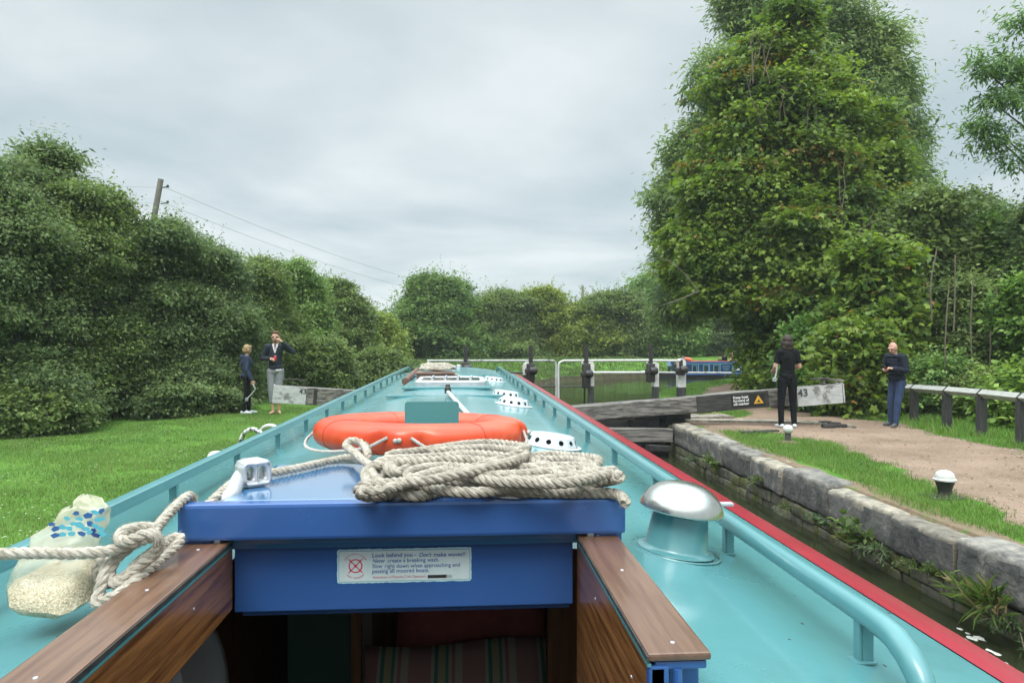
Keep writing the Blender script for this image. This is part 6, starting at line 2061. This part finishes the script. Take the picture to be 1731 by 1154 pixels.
FG = 'bushes on the far bank'
bush('hawthorn_tree', 'dark domed hawthorn with spreading top on the far bank', 'tree', 742, 43.5, 472, 112, tints=((0.025, 0.062, 0.02), (0.08, 0.145, 0.04)), seed=14, group=FG, size=0.15, gz=0.3, sprigs=1.8, cl=3.3, per=114, spread=0.39)
bush('hawthorn_tree', 'mid green bush between the dark hawthorn and the lighter far bushes', 'tree', 850, 46, 494, 88, tints=MIDG, seed=15, group=FG, size=0.15, gz=0.3, cl=3.3, per=114, spread=0.39, sprigs=1.4)
bush('hawthorn_tree', 'pale olive bush on the far bank behind the gate mitre', 'tree', 915, 47, 490, 84, tints=OLIVE, seed=16, group=FG, size=0.15, gz=0.3, cl=3.3, per=114, spread=0.39, sprigs=1.4)
bush('hawthorn_tree', 'rounded bush below the distant telegraph pole', 'tree', 985, 47.5, 512, 82, tints=OLIVE, seed=17, group=FG, size=0.15, gz=0.3, cl=3.3, per=114, spread=0.39, sprigs=1.4)
bush('hawthorn_tree', 'green bush right of the distant telegraph pole', 'tree', 1045, 47.5, 494, 84, tints=MIDG, seed=18, group=FG, size=0.15, gz=0.3, cl=3.3, per=114, spread=0.39, sprigs=1.4)
bush('willow_tree', 'pale green willow leaning over the canal beside the distant boat', 'tree', 1112, 49, 468, 74, leaf=LEAF_THIN, tints=((0.045, 0.10, 0.03), (0.12, 0.21, 0.07)), seed=19, group=FG, size=0.26, gz=0.2, droop=0.7, cl=2.2, per=114, spread=0.676, sprigs=1.4)
bush('willow_tree', 'dark bank tree shading the distant boat', 'tree', 1200, 52, 470, 95, tints=DARKG, seed=20, group=FG, size=0.18, gz=0.1, cl=2.3, per=114, spread=0.468, sprigs=1.4)
bush('hawthorn_tree', 'dark low bush at the water behind the stern of the distant boat', 'tree', 1300, 50, 540, 60, tints=DARKG, seed=201, group=FG, size=0.18, gz=0.1, cl=2.3, per=114, spread=0.468, sprigs=1.4)

# the ash behind and the sycamore in front of it
AY = 27.0
lob = [L(1360, 40, AY, 115), L(1285, 10, AY, 62), L(1440, 95, AY, 88), L(1466, 190, AY, 82), L(1495, 290, AY, 58, 0.8, 0.9, 1.2), L(1232, 130, AY - 1, 58), L(1212, 240, AY, 58), L(1180, 320, AY + 0.5, 52), L(1168, 262, AY, 36), L(1156, 395, AY + 1, 40), L(1142, 335, AY, 28),
       L(1165, 455, AY + 1, 44), L(1148, 515, AY + 2, 34), L(1350, 200, AY, 150), L(1420, 330, AY, 130), L(1225, 350, AY, 110), L(1270, 450, AY + 1, 95), L(1430, 470, AY, 120), L(1522, 235, AY, 28), L(1500, 150, AY, 32), L(1540, 330, AY, 28)]
ab = P(1350, 577, AY); ab.z = 0
ash = empty('ash_tree', ab, 'tall feathery ash tree rising behind the sycamore with pale drooping leaf sprays', 'tree')
random.seed(3)
top = Vector(lob[0][0])
trunk(ash, ab, [(ab - Vector((0, 0, .3)), 0.45), (ab + Vector((0.1, 0, 4)), 0.34), (ab + Vector((-.2, .2, 8)), 0.22), (top, 0.06)], [(ab + Vector((0, 0, min(9.0, c[2] * 0.55))), c, 0.12) for c, r in lob[1:]])
foliage('crown', lob, ash, LEAF_THIN, 0.21, 2.0, 125, 0.44, ASH, droop=0.65, sprigs=1.5, seed=41, inner=0.75, fill=0.4, bottom=-0.9, flat=0.6, rough_n=7, rough_f=0.45, loose=0.28)

SY = 20.5
lob = [L(1330, 75, SY, 55, 0.9, .9, 1.1), L(1315, 120, SY - .3, 72), L(1255, 165, SY, 55), L(1290, 200, SY - 0.6, 85), L(1395, 160, SY, 60), L(1400, 215, SY - .5, 78), L(1460, 215, SY, 45), L(1470, 290, SY - .3, 68), L(1345, 285, SY - 1.0, 95),
       L(1235, 265, SY - .3, 72), L(1200, 300, SY, 42), L(1260, 350, SY - 1.2, 92), L(1205, 395, SY - .5, 72), L(1400, 360, SY - 1.2, 95), L(1490, 370, SY - .5, 70), L(1330, 430, SY - 1.8, 105), L(1225, 465, SY - 1.2, 88), L(1194, 455, SY - .2, 54),
       L(1440, 450, SY - 1.2, 80), L(1198, 492, SY - .3, 40), L(1302, 508, SY - 1.8, 66), L(1222, 495, SY - 1, 42), L(1360, 520, SY - 1.8, 85), L(1335, 590, SY - 2.0, 55), L(1315, 590, SY - 1.6, 36), L(1380, 590, SY - 2, 60), L(1325, 640, SY - 2.2, 32), L(1330, 640, SY - 2.3, 36), L(1308, 640, SY - 1.2, 24)]
sb = P(1335, 577, SY); sb.z = 0
syc = empty('sycamore_tree', sb, 'huge broad sycamore with yellow orange leaf tips filling the sky behind the woman in black', 'tree')
top = Vector(lob[0][0])
trunk(syc, sb, [(sb - Vector((0, 0, .3)), 0.42), (sb + Vector((0, 0, 2.5)), 0.33), (sb + Vector((.2, 0, 6)), 0.2), (top, 0.04)], [(sb + Vector((0, 0, min(7.0, c[2] * 0.6))), c, 0.09) for c, r in lob[1:]])
foliage('crown', lob, syc, LEAF_LOBED, 0.125, 2.5, 155, 0.36, SYC, droop=0.35, sprigs=1.6, rough_n=5, flat=0.32, spl=0.9, tip=(0.22, 0.15, 0.035), tip_p=0.10, seed=42, inner=0.72, fill=0.5, bottom=-0.8)
# bare twigs that show between the leaves
b = MB(); g = random.Random(12)
for px, py, n_, ang in ((1320, 190, 9, 80), (1300, 150, 6, 100), (1390, 300, 7, 60), (1400, 440, 9, 40), (1440, 420, 7, 25), (1415, 470, 6, 150), (1345, 330, 5, 85), (1370, 250, 5, 70), (1215, 500, 3, 170), (1440, 380, 5, 75), (1300, 100, 5, 85)):
    for k in range(max(2, n_ * 2 // 3)):
        a_ = P(px + g.uniform(-35, 35), py + g.uniform(-20, 30), SY - 2.9 + (0.9 if py < 350 else 0.2 if py < 420 else 0))
        t_ = R(ang + g.uniform(-35, 35)); ln = g.uniform(0.7, 1.7)
        d_ = Vector((math.cos(t_), g.uniform(-.25, .1), math.sin(t_)))
        pts = [a_, a_ + d_ * ln * .4 + Vector((g.uniform(-.1, .1), 0, g.uniform(-.1, .1))), a_ + d_ * ln * .75 + Vector((g.uniform(-.15, .15), 0, g.uniform(-.1, .15))), a_ + d_ * ln]
        b.tube(pts, [0.013, 0.011, 0.008, 0.004], 5)
b.build('bare_twigs', TWIG, syc)['kind'] = 'stuff'

RG = 'shrubs along the towpath'
bush('maple_shrub', 'young field maple with orange tinged leaves behind the bald man', 'shrub', 1478, 15.6, 415, 62, leaf=LEAF_LOBED, size=0.13, tints=SYC, tip=(0.26, 0.15, 0.045), tip_p=0.14, seed=21, group=RG, sprigs=1.5, cl=4.4, per=78, spread=0.286)
bush('maple_shrub', 'low orange tinged maple shrub at the end of the white balance beam', 'shrub', 1447, 14.6, 555, 38, leaf=LEAF_LOBED, size=0.12, tints=SYC, tip=(0.28, 0.15, 0.045), tip_p=0.22, seed=22, group=RG, cl=5.1, per=78, spread=0.264, sprigs=1.4)
bush('elder_bush', 'tall light green elder with pale stems above the rail', 'shrub', 1560, 17.2, 338, 85, leaf=LEAF_OVAL, size=0.12, tints=MIDG, seed=23, group=RG, sprigs=2.0, cl=5.2, per=114, spread=0.312)
bush('elder_bush', 'dense green shrub filling the edge of the photo above the rail', 'shrub', 1690, 17.0, 345, 100, leaf=LEAF_OVAL, size=0.11, tints=((0.028, 0.07, 0.02), (0.085, 0.16, 0.038)), seed=24, group=RG, sprigs=1.8, cl=6.2, per=114, spread=0.286)
bush('hawthorn_bush', 'dark shrub deep behind the light green elder', 'shrub', 1620, 20.5, 325, 110, tints=DARKG, seed=25, group=RG, size=0.11, cl=6.2, per=114, spread=0.286, sprigs=1.4)
bush('hawthorn_bush', 'dark evergreen shrub at the towpath corner by the photo edge', 'shrub', 1790, 15.0, 320, 90, tints=DARKG, seed=26, group=RG, size=0.10, cl=7.5, per=114, spread=0.26, sprigs=1.4)
bush('hazel_bush', 'broad leaved hazel between the woman in black and the maple', 'shrub', 1395, 16.8, 545, 58, leaf=LEAF_OVAL, size=0.12, tints=((0.03, 0.08, 0.025), (0.095, 0.19, 0.05)), seed=27, group=RG, cl=5.2, per=114, spread=0.312, sprigs=1.4)
bush('nettle_bush', 'pale green nettles behind the first bays of the white rail', 'undergrowth', 1585, 14.3, 610, 55, leaf=LEAF_OVAL, size=0.085, tints=((0.04, 0.10, 0.04), (0.12, 0.21, 0.07)), seed=28, group='undergrowth behind the rail', sprigs=2.5, cl=10.4, per=114, spread=0.162)
bush('nettle_bush', 'dark nettles behind the middle of the white rail', 'undergrowth', 1665, 13.4, 640, 50, leaf=LEAF_OVAL, size=0.085, tints=MIDG, seed=29, group='undergrowth behind the rail', sprigs=2.5, cl=10.4, per=114, spread=0.162)
bush('nettle_bush', 'broad leaved docks under the near end of the white rail', 'undergrowth', 1740, 12.4, 650, 55, leaf=LEAF_OVAL, size=0.12, tints=((0.035, 0.085, 0.02), (0.11, 0.19, 0.045)), seed=30, group='undergrowth behind the rail', sprigs=2.0, cl=5.2, per=114, spread=0.228)
bush('hawthorn_bush', 'mid green shrub behind the nettles and below the tall elder', 'shrub', 1640, 15.3, 480, 90, tints=MIDG, seed=31, group=RG, size=0.09, sprigs=2.2, cl=9.3, per=114, spread=0.171)
bush('hawthorn_bush', 'leafy shrub over the near rail at the photo edge', 'shrub', 1760, 13.6, 470, 80, tints=((0.03, 0.075, 0.022), (0.09, 0.17, 0.04)), seed=32, group=RG, size=0.09, sprigs=2.2, cl=9.3, per=114, spread=0.234)
# bare stems in the thicket
b = None
for k, (px, y0, y1) in enumerate(((1665, 700, 560), (1600, 690, 480), (1645, 640, 470), (1612, 560, 430), (1690, 620, 480), (1575, 540, 420))):
    a_, c_ = P(px, y0, 13.9), P(px + random.uniform(-10, 14), y1, 13.7)
    b = MB(); b.tube(spline([a_, a_.lerp(c_, .5) + Vector((random.uniform(-.08, .08), 0, 0)), c_], 0.1), [0.016 * (1 - 0.6 * i / 60) for i in range(len(spline([a_, a_.lerp(c_, .5), c_], 0.1)))], 6)
    st_ = b.build('bare_stem', TWIG)
    tag(st_, 'pale bare stem standing in the thicket behind the white rail', 'stem', 'bare stems in the thicket')

# ash branch that reaches in from the side
AY2 = 16.0
lob = [L(1700, 112, AY2, 34, 1, .9, .7), L(1680, 175, AY2, 30, 1, .9, .7), L(1735, 60, AY2, 34), L(1738, 160, AY2, 40), L(1695, 232, AY2, 34, 1, 1, .6), L(1735, 270, AY2, 36, 1, 1, .7), L(1665, 118, AY2, 18, 1, 1, .6), L(1660, 215, AY2, 16, 1, 1, .6), L(1790, 110, AY2, 60), L(1800, 220, AY2, 60)]
ab = P(1830, 577, AY2); ab.z = 0
as2 = empty('ash_tree', ab, 'feathery ash whose branches reach into the sky above the rail at the photo edge', 'tree')
trunk(as2, ab, [(ab - Vector((0, 0, .3)), 0.25), (ab + Vector((0, 0, 3)), 0.2), (Vector(lob[9][0]), 0.12), (Vector(lob[8][0]), 0.03)], [(ab + Vector((0, 0, min(5, c[2] * .6))), c, 0.05) for c, r in lob])
foliage('crown', lob, as2, LEAF_THIN, 0.15, 5, 22, 0.24, ((0.03, 0.075, 0.03), (0.09, 0.17, 0.06)), droop=0.7, sprigs=1.2, seed=44, inner=0.5, fill=0.1, bottom=-0.9, rough_n=4)

# ------------------------------------------------------------------ grass, daisies and wall plants
def scatter_grass(name, regions, zfun, hmin, hmax, wid, tints, seed, ok=None):
    g = np.random.default_rng(seed)
    P_ = []
    for x0, x1, y0, y1, dens in regions:
        n = int((x1 - x0) * (y1 - y0) * dens)
        P_.append(np.stack([x0 + (x1 - x0) * g.random(n), y0 + (y1 - y0) * g.random(n)], 1))
    p = np.concatenate(P_)
    if ok is not None:
        p = p[np.array([ok(x, y, g) for x, y in p], bool)]
    bare = np.sin(p[:, 0] * 2.7 + 1.3 * np.sin(p[:, 1] * 1.9)) * np.sin(p[:, 1] * 2.3 + 1.1 * np.sin(p[:, 0] * 1.4))
    p = p[(bare < 0.72) | (g.random(len(p)) < 0.35)]
    z = np.array([zfun(x, y) for x, y in p]) - 0.004
    n = len(p)
    pos = np.column_stack([p, z])
    a = g.random(n) * 6.283
    ax = np.column_stack([np.cos(a), np.sin(a), np.zeros(n)])
    ay = np.column_stack([-np.sin(a), np.cos(a), np.zeros(n)])
    patch = 0.5 + 0.5 * np.sin(p[:, 0] * 1.7 + np.sin(p[:, 1] * 1.3) * 1.5) * np.sin(p[:, 1] * 1.1 + 0.8)
    h = (hmin + (hmax - hmin) * g.random(n) ** 1.5) * (0.75 + 0.5 * patch)
    lum = np.clip(0.8 * (0.5 * patch + 0.5 * (0.5 + 0.5 * np.sin(p[:, 0] * 4.3 + 2 * np.sin(p[:, 1] * 3.1)) * np.sin(p[:, 1] * 3.7 + np.sin(p[:, 0] * 2.9)))) + g.normal(0.12, 0.22, n), 0, 1)[:, None]
    t = np.array(tints[0]) * (1 - lum) + np.array(tints[1]) * lum
    dry = g.random(n) < 0.05
    t[dry] = np.array((0.26, 0.22, 0.10))
    up = np.column_stack([g.normal(0, .22, n), g.normal(0, .22, n), np.ones(n)])
    w = wid * (1 + 0.06 * p[:, 1])
    tv, tf = BLADE
    o = instance_mesh(name, tv, tf, pos, ax * (w / h)[:, None], ay * 0.9, up, h, t, GRASSM)
    return tag(o, kind='stuff')


GR = ((0.068, 0.130, 0.028), (0.175, 0.265, 0.065))
random.seed(9)
scatter_grass('grass', [(-5.5, -1.25, 2.5, 8, 2600), (-8.5, -1.25, 8, 12, 1900), (-9, -1.25, 12, 17.5, 1200), (-6.5, -1.3, 17.5, 24, 600)], ground_left, 0.022, 0.05, 0.0045, GR, 51)


def right_ok(x, y, g):
    a, c = path_edges(y)
    k = 0.05 * math.sin(9 * y + 3 * x) + g.normal(0, 0.07)
    if a + k < x < c + k * 1.5: return False
    if y > 14 and x < interp(y, BANK_R) + 0.03: return False
    if x < 4.22 + 0.12 * math.sin(1.7 * y) + abs(g.normal(0, 0.10)) and y < 13: return False
    return True


scatter_grass('grass', [(4.1, 5.9, 3.2, 12.2, 3000), (4.2, 7.2, 14.2, 19, 1300), (5.5, 14, 19, 31, 330)], ground_right, 0.035, 0.085, 0.0045, ((0.075, 0.15, 0.026), (0.17, 0.28, 0.06)), 52, right_ok)
scatter_grass('grass', [(7.3, 9.8, 7.5, 15.5, 1300)], ground_right, 0.05, 0.16, 0.006, ((0.08, 0.17, 0.025), (0.18, 0.31, 0.06)), 53, right_ok)
# rough grass on the far bank
scatter_grass('grass', [(-6, 6.5, 24, 42, 130), (4, 14, 36, 44, 110)], ground_left, 0.08, 0.20, 0.014, ((0.06, 0.11, 0.025), (0.14, 0.20, 0.055)), 54, lambda x, y, g: interp(y, BANK_L) - x > 0.02)
g = np.random.default_rng(8)
n = 1800
p = np.column_stack([-1.4 - 5.5 * g.random(n) ** 1.2, 4.0 + 10 * g.random(n) ** 1.3])
cl_ = 0.5 + 0.5 * np.sin(p[:, 0] * 2.1) * np.sin(p[:, 1] * 1.6 + 1)
p = p[g.random(n) < cl_ ** 1.5]; n = len(p)
z = np.array([ground_left(x, y) for x, y in p]) + 0.04 + 0.012 * g.random(n)
hexv = ([(math.cos(k * math.pi / 3), math.sin(k * math.pi / 3), 0.15) for k in range(6)] + [(0, 0, 0.35)], [(k, (k + 1) % 6, 6) for k in range(6)])
ex = np.tile(np.array([[1.0, 0, 0]]), (n, 1)); ey = np.tile(np.array([[0, 1.0, 0]]), (n, 1)); ez = norm(np.column_stack([g.normal(0, .3, n), g.normal(-.3, .3, n), np.ones(n)]))
tag(instance_mesh('clover_flowers', hexv[0], hexv[1], np.column_stack([p, z]), ex, ey, ez, 0.007 + 0.005 * g.random(n), np.tile([[0.55, 0.56, 0.50]], (n, 1)), GRASSM), kind='stuff')

# plants that root in the lock wall
def wall_plant(name, label, y, z, kind, seed, scale=1.0, tints=MIDG, n=60):
    g = np.random.default_rng(seed)
    base = Vector((WALL_R - 0.01, y, z))
    e = empty(name, base, label, 'wall plant', 'weeds rooted in the lock wall')
    pos, tx, ty, nz, sz, tn = [], [], [], [], [], []
    b = MB()
    ns = 7 if kind != 'fern' else 9
    for s in range(ns):
        d = norm(np.array([[-0.5 - 0.4 * g.random(), g.normal(0, .55), 0.5 + 0.7 * g.random()]]))[0]
        if kind == 'grass':
            d = norm(np.array([[-0.5, g.normal(0, .4), 1.0]]))[0]
        ln = scale * (0.14 + 0.14 * g.random())
        pts = []
        for k in range(7):
            t = k / 6
            pts.append(np.array(base) + d * ln * t + np.array([-0.03 * t, 0, -(0.5 if kind != 'leafy' else 0.15) * ln * t * t * 1.3]))
        b.tube([Vector(q) for q in pts], [0.003 * scale] * 6 + [0.001], 5)
        for k in range(1, 7):
            m = n // 50 + 2
            for _ in range(m):
                pos.append(pts[k] + g.normal(0, 0.012 * scale, 3))
                v = norm(g.normal(size=(1, 3)) + np.array([[-.3, 0, 0.2]]))[0]
                if kind == 'grass': v = norm((d + g.normal(0, .25, 3) + np.array([0, 0, -0.6 * k / 6]))[None])[0]
                up = norm(g.normal(0, .4, (1, 3)) + np.array([[-.5, 0, 0.8]]))[0]
                x = np.cross(v, up); x /= max(np.linalg.norm(x), 1e-6)
                tx.append(x); ty.append(v); nz.append(np.cross(x, v))
                sz.append(scale * (0.05 if kind == 'leafy' else 0.10 if kind == 'grass' else 0.045) * (0.6 + 0.8 * g.random()))
                l_ = g.random()
                c_ = np.array(tints[0]) * (1 - l_) + np.array(tints[1]) * l_
                if kind == 'grass' and g.random() < 0.25: c_ = np.array((0.30, 0.25, 0.12))
                tn.append(c_)
    b.build('stem', TWIG if kind != 'grass' else MATS['brown_timber'], e)
    lf = {'leafy': LEAF_OVAL, 'grass': ([(-.05, 0, 0), (.05, 0, 0), (.035, .6, .05), (0, 1, -.05), (-.035, .6, .05)], [(0, 1, 2, 3, 4)]), 'fern': LEAF_THIN}[kind]
    instance_mesh('leaves', lf[0], lf[1], np.array(pos), np.array(tx), np.array(ty), np.array(nz), np.array(sz), np.array(tn), LEAF, e)['kind'] = 'stuff'
    return e


for k, (px, py, z, kind, sc, lab, tn) in enumerate((
        (1480, 905, -0.36, 'leafy', 1.7, 'big leafy weed growing from the lock wall below the coping', BRIGHT), (1500, 925, -0.40, 'fern', 1.3, 'ferny weed beside the big leafy wall weed', MIDG), (1690, 1040, -0.40, 'grass', 1.7, 'tuft of long bent grass hanging from the wall near the photo edge', BRIGHT),
        (1645, 1000, -0.33, 'leafy', 0.9, 'small bright green seedling on the wall before the bent grass tuft', BRIGHT), (1590, 985, -0.36, 'leafy', 0.7, 'low weed patch in the wall joint between the fern and the seedling', OLIVE), (1550, 960, -0.36, 'fern', 0.8, 'brown green fern in the wall past the big leafy weed', OLIVE),
        (1400, 862, -0.40, 'leafy', 0.9, 'small weed in the wall joint halfway along the coping', MIDG), (1215, 785, -0.36, 'leafy', 1.3, 'bright weed low on the wall near the gate recess', BRIGHT), (1180, 757, -0.42, 'fern', 1.2, 'dark weed low on the wall nearest the gate', MIDG),
        (1136, 745, -0.38, 'leafy', 1.2, 'leafy weed at the wall end beside the gate', MIDG), (1290, 815, -0.25, 'fern', 1.0, 'rusty hanging weed in a coping joint', OLIVE), (1720, 1085, -0.45, 'fern', 1.2, 'dark fern at the water line by the photo edge', MIDG), (1445, 885, -0.45, 'grass', 0.9, 'thin grass tuft low on the mossy wall', OLIVE),
        (1340, 830, -0.42, 'fern', 0.9, 'mossy weed low on the wall middle', OLIVE))):
    d = ray(px, py); t_ = WALL_R / d.x; y = d.y * t_
    wall_plant('wall_weed', lab, y, z, kind, 100 + k, sc, tn)
# plants in the gate corner
bush('gate_weed', 'yellow green weed growing behind the gate planking', 'weed', 1190 / 1.0 - 8, 14.9, 700, 16, tints=BRIGHT, size=0.06, seed=61, gz=-0.12, cl=20.9, per=114, spread=0.114, sprigs=1.4)

# foam drifting on the water beside the wall
FOAM = mat('foam', (0.6, 0.6, 0.55), (0.45, 0.45, 0.4), rough=0.8, scale=60)
b = MB(); g = random.Random(3)
for px, py in ((1622, 1062), (1636, 1070), (1644, 1078), (1632, 1082), (1672, 1098), (1684, 1104), (1300, 800), (1218, 797), (1225, 800), (1180, 770), (1700, 1120), (1655, 1078)):
    q = G(px, py, WATER_Z + 0.003)
    r = g.uniform(0.012, 0.04)
    b.add([q + Vector((r * g.uniform(.6, 1.2) * math.cos(k * math.pi / 5), 1.6 * r * g.uniform(.6, 1.2) * math.sin(k * math.pi / 5), 0)) for k in range(10)] + [q + Vector((0, 0, 0.006))], [(k, (k + 1) % 10, 10) for k in range(10)])
tag(b.build('foam', FOAM), kind='stuff')

# loose grit and fallen leaves on the towpath
g = np.random.default_rng(77)
n = 5200
yy = 4.5 + 10.5 * g.random(n) ** 1.3
ed = np.array([path_edges(y) for y in yy])
xx = ed[:, 0] + (ed[:, 1] - ed[:, 0]) * np.where(g.random(n) < 0.5, g.random(n), np.where(g.random(n) < 0.5, 0.08 * np.abs(g.normal(size=n)), 1 - 0.08 * np.abs(g.normal(size=n))))
pz = np.array([ground_right(x, y) for x, y in zip(xx, yy)]) + 0.012
octv = ([(1, 0, 0), (0, 1, 0), (-1, 0, 0), (0, -1, 0), (0, 0, .7), (0, 0, -.5)], [(0, 1, 4), (1, 2, 4), (2, 3, 4), (3, 0, 4), (1, 0, 5), (2, 1, 5), (3, 2, 5), (0, 3, 5)])
a = g.random(n) * 6.28
ax = np.column_stack([np.cos(a), np.sin(a), np.zeros(n)]); ay = np.column_stack([-np.sin(a), np.cos(a), np.zeros(n)]) * (0.6 + 0.5 * g.random((n, 1))); az = np.tile([[0, 0, 1.0]], (n, 1))
k = g.random((n, 1))
tn = np.array([[0.16, 0.12, 0.09]]) * (1 - k) + np.array([[0.40, 0.34, 0.28]]) * k
GRIT = leaf_mat('grit', 0.0, 0.9)
lf = instance_mesh('gravel', octv[0], octv[1], np.column_stack([xx, yy, pz]), ax, ay, az, 0.004 + 0.012 * g.random(n) ** 3, tn, GRIT)
tag(lf, kind='stuff')
n = 420
yy = 4.5 + 10.5 * g.random(n)
ed = np.array([path_edges(y) for y in yy])
xx = ed[:, 0] - 0.4 + (ed[:, 1] - ed[:, 0] + 0.9) * g.random(n)
pz = np.array([ground_right(x, y) for x, y in zip(xx, yy)]) + 0.022
a = g.random(n) * 6.28
ax = np.column_stack([np.cos(a), np.sin(a), g.normal(0, .2, n)]); ay = np.column_stack([-np.sin(a), np.cos(a), g.normal(0, .2, n)]); az = norm(np.column_stack([g.normal(0, .2, n), g.normal(0, .2, n), np.ones(n)]))
k = g.random((n, 1))
tn = np.array([[0.13, 0.08, 0.035]]) * (1 - k) + np.array([[0.25, 0.20, 0.06]]) * k
tag(instance_mesh('fallen_leaves', LEAF_OVAL[0], LEAF_OVAL[1], np.column_stack([xx, yy, pz]), ax, ay, az, 0.03 + 0.03 * g.random(n), tn, LEAF), kind='stuff')

# thin summer haze over the whole place
b = MB(); b.box((0, 0, 6.2), (1400, 1400, 17.2)); hz = b.build('haze', None)
hm = bpy.data.materials.new('haze'); hm.use_nodes = True
n, l = hm.node_tree.nodes, hm.node_tree.links
for q in list(n):
    if q.type != 'OUTPUT_MATERIAL': n.remove(q)
pv = N(n, 'ShaderNodeVolumePrincipled'); pv.inputs['Color'].default_value = (0.86, 0.93, 0.95, 1); pv.inputs['Density'].default_value = 0.0008
l.new(pv.outputs[0], [q for q in n if q.type == 'OUTPUT_MATERIAL'][0].inputs['Volume'])
hz.data.materials.append(hm)
tag(hz, kind='stuff')
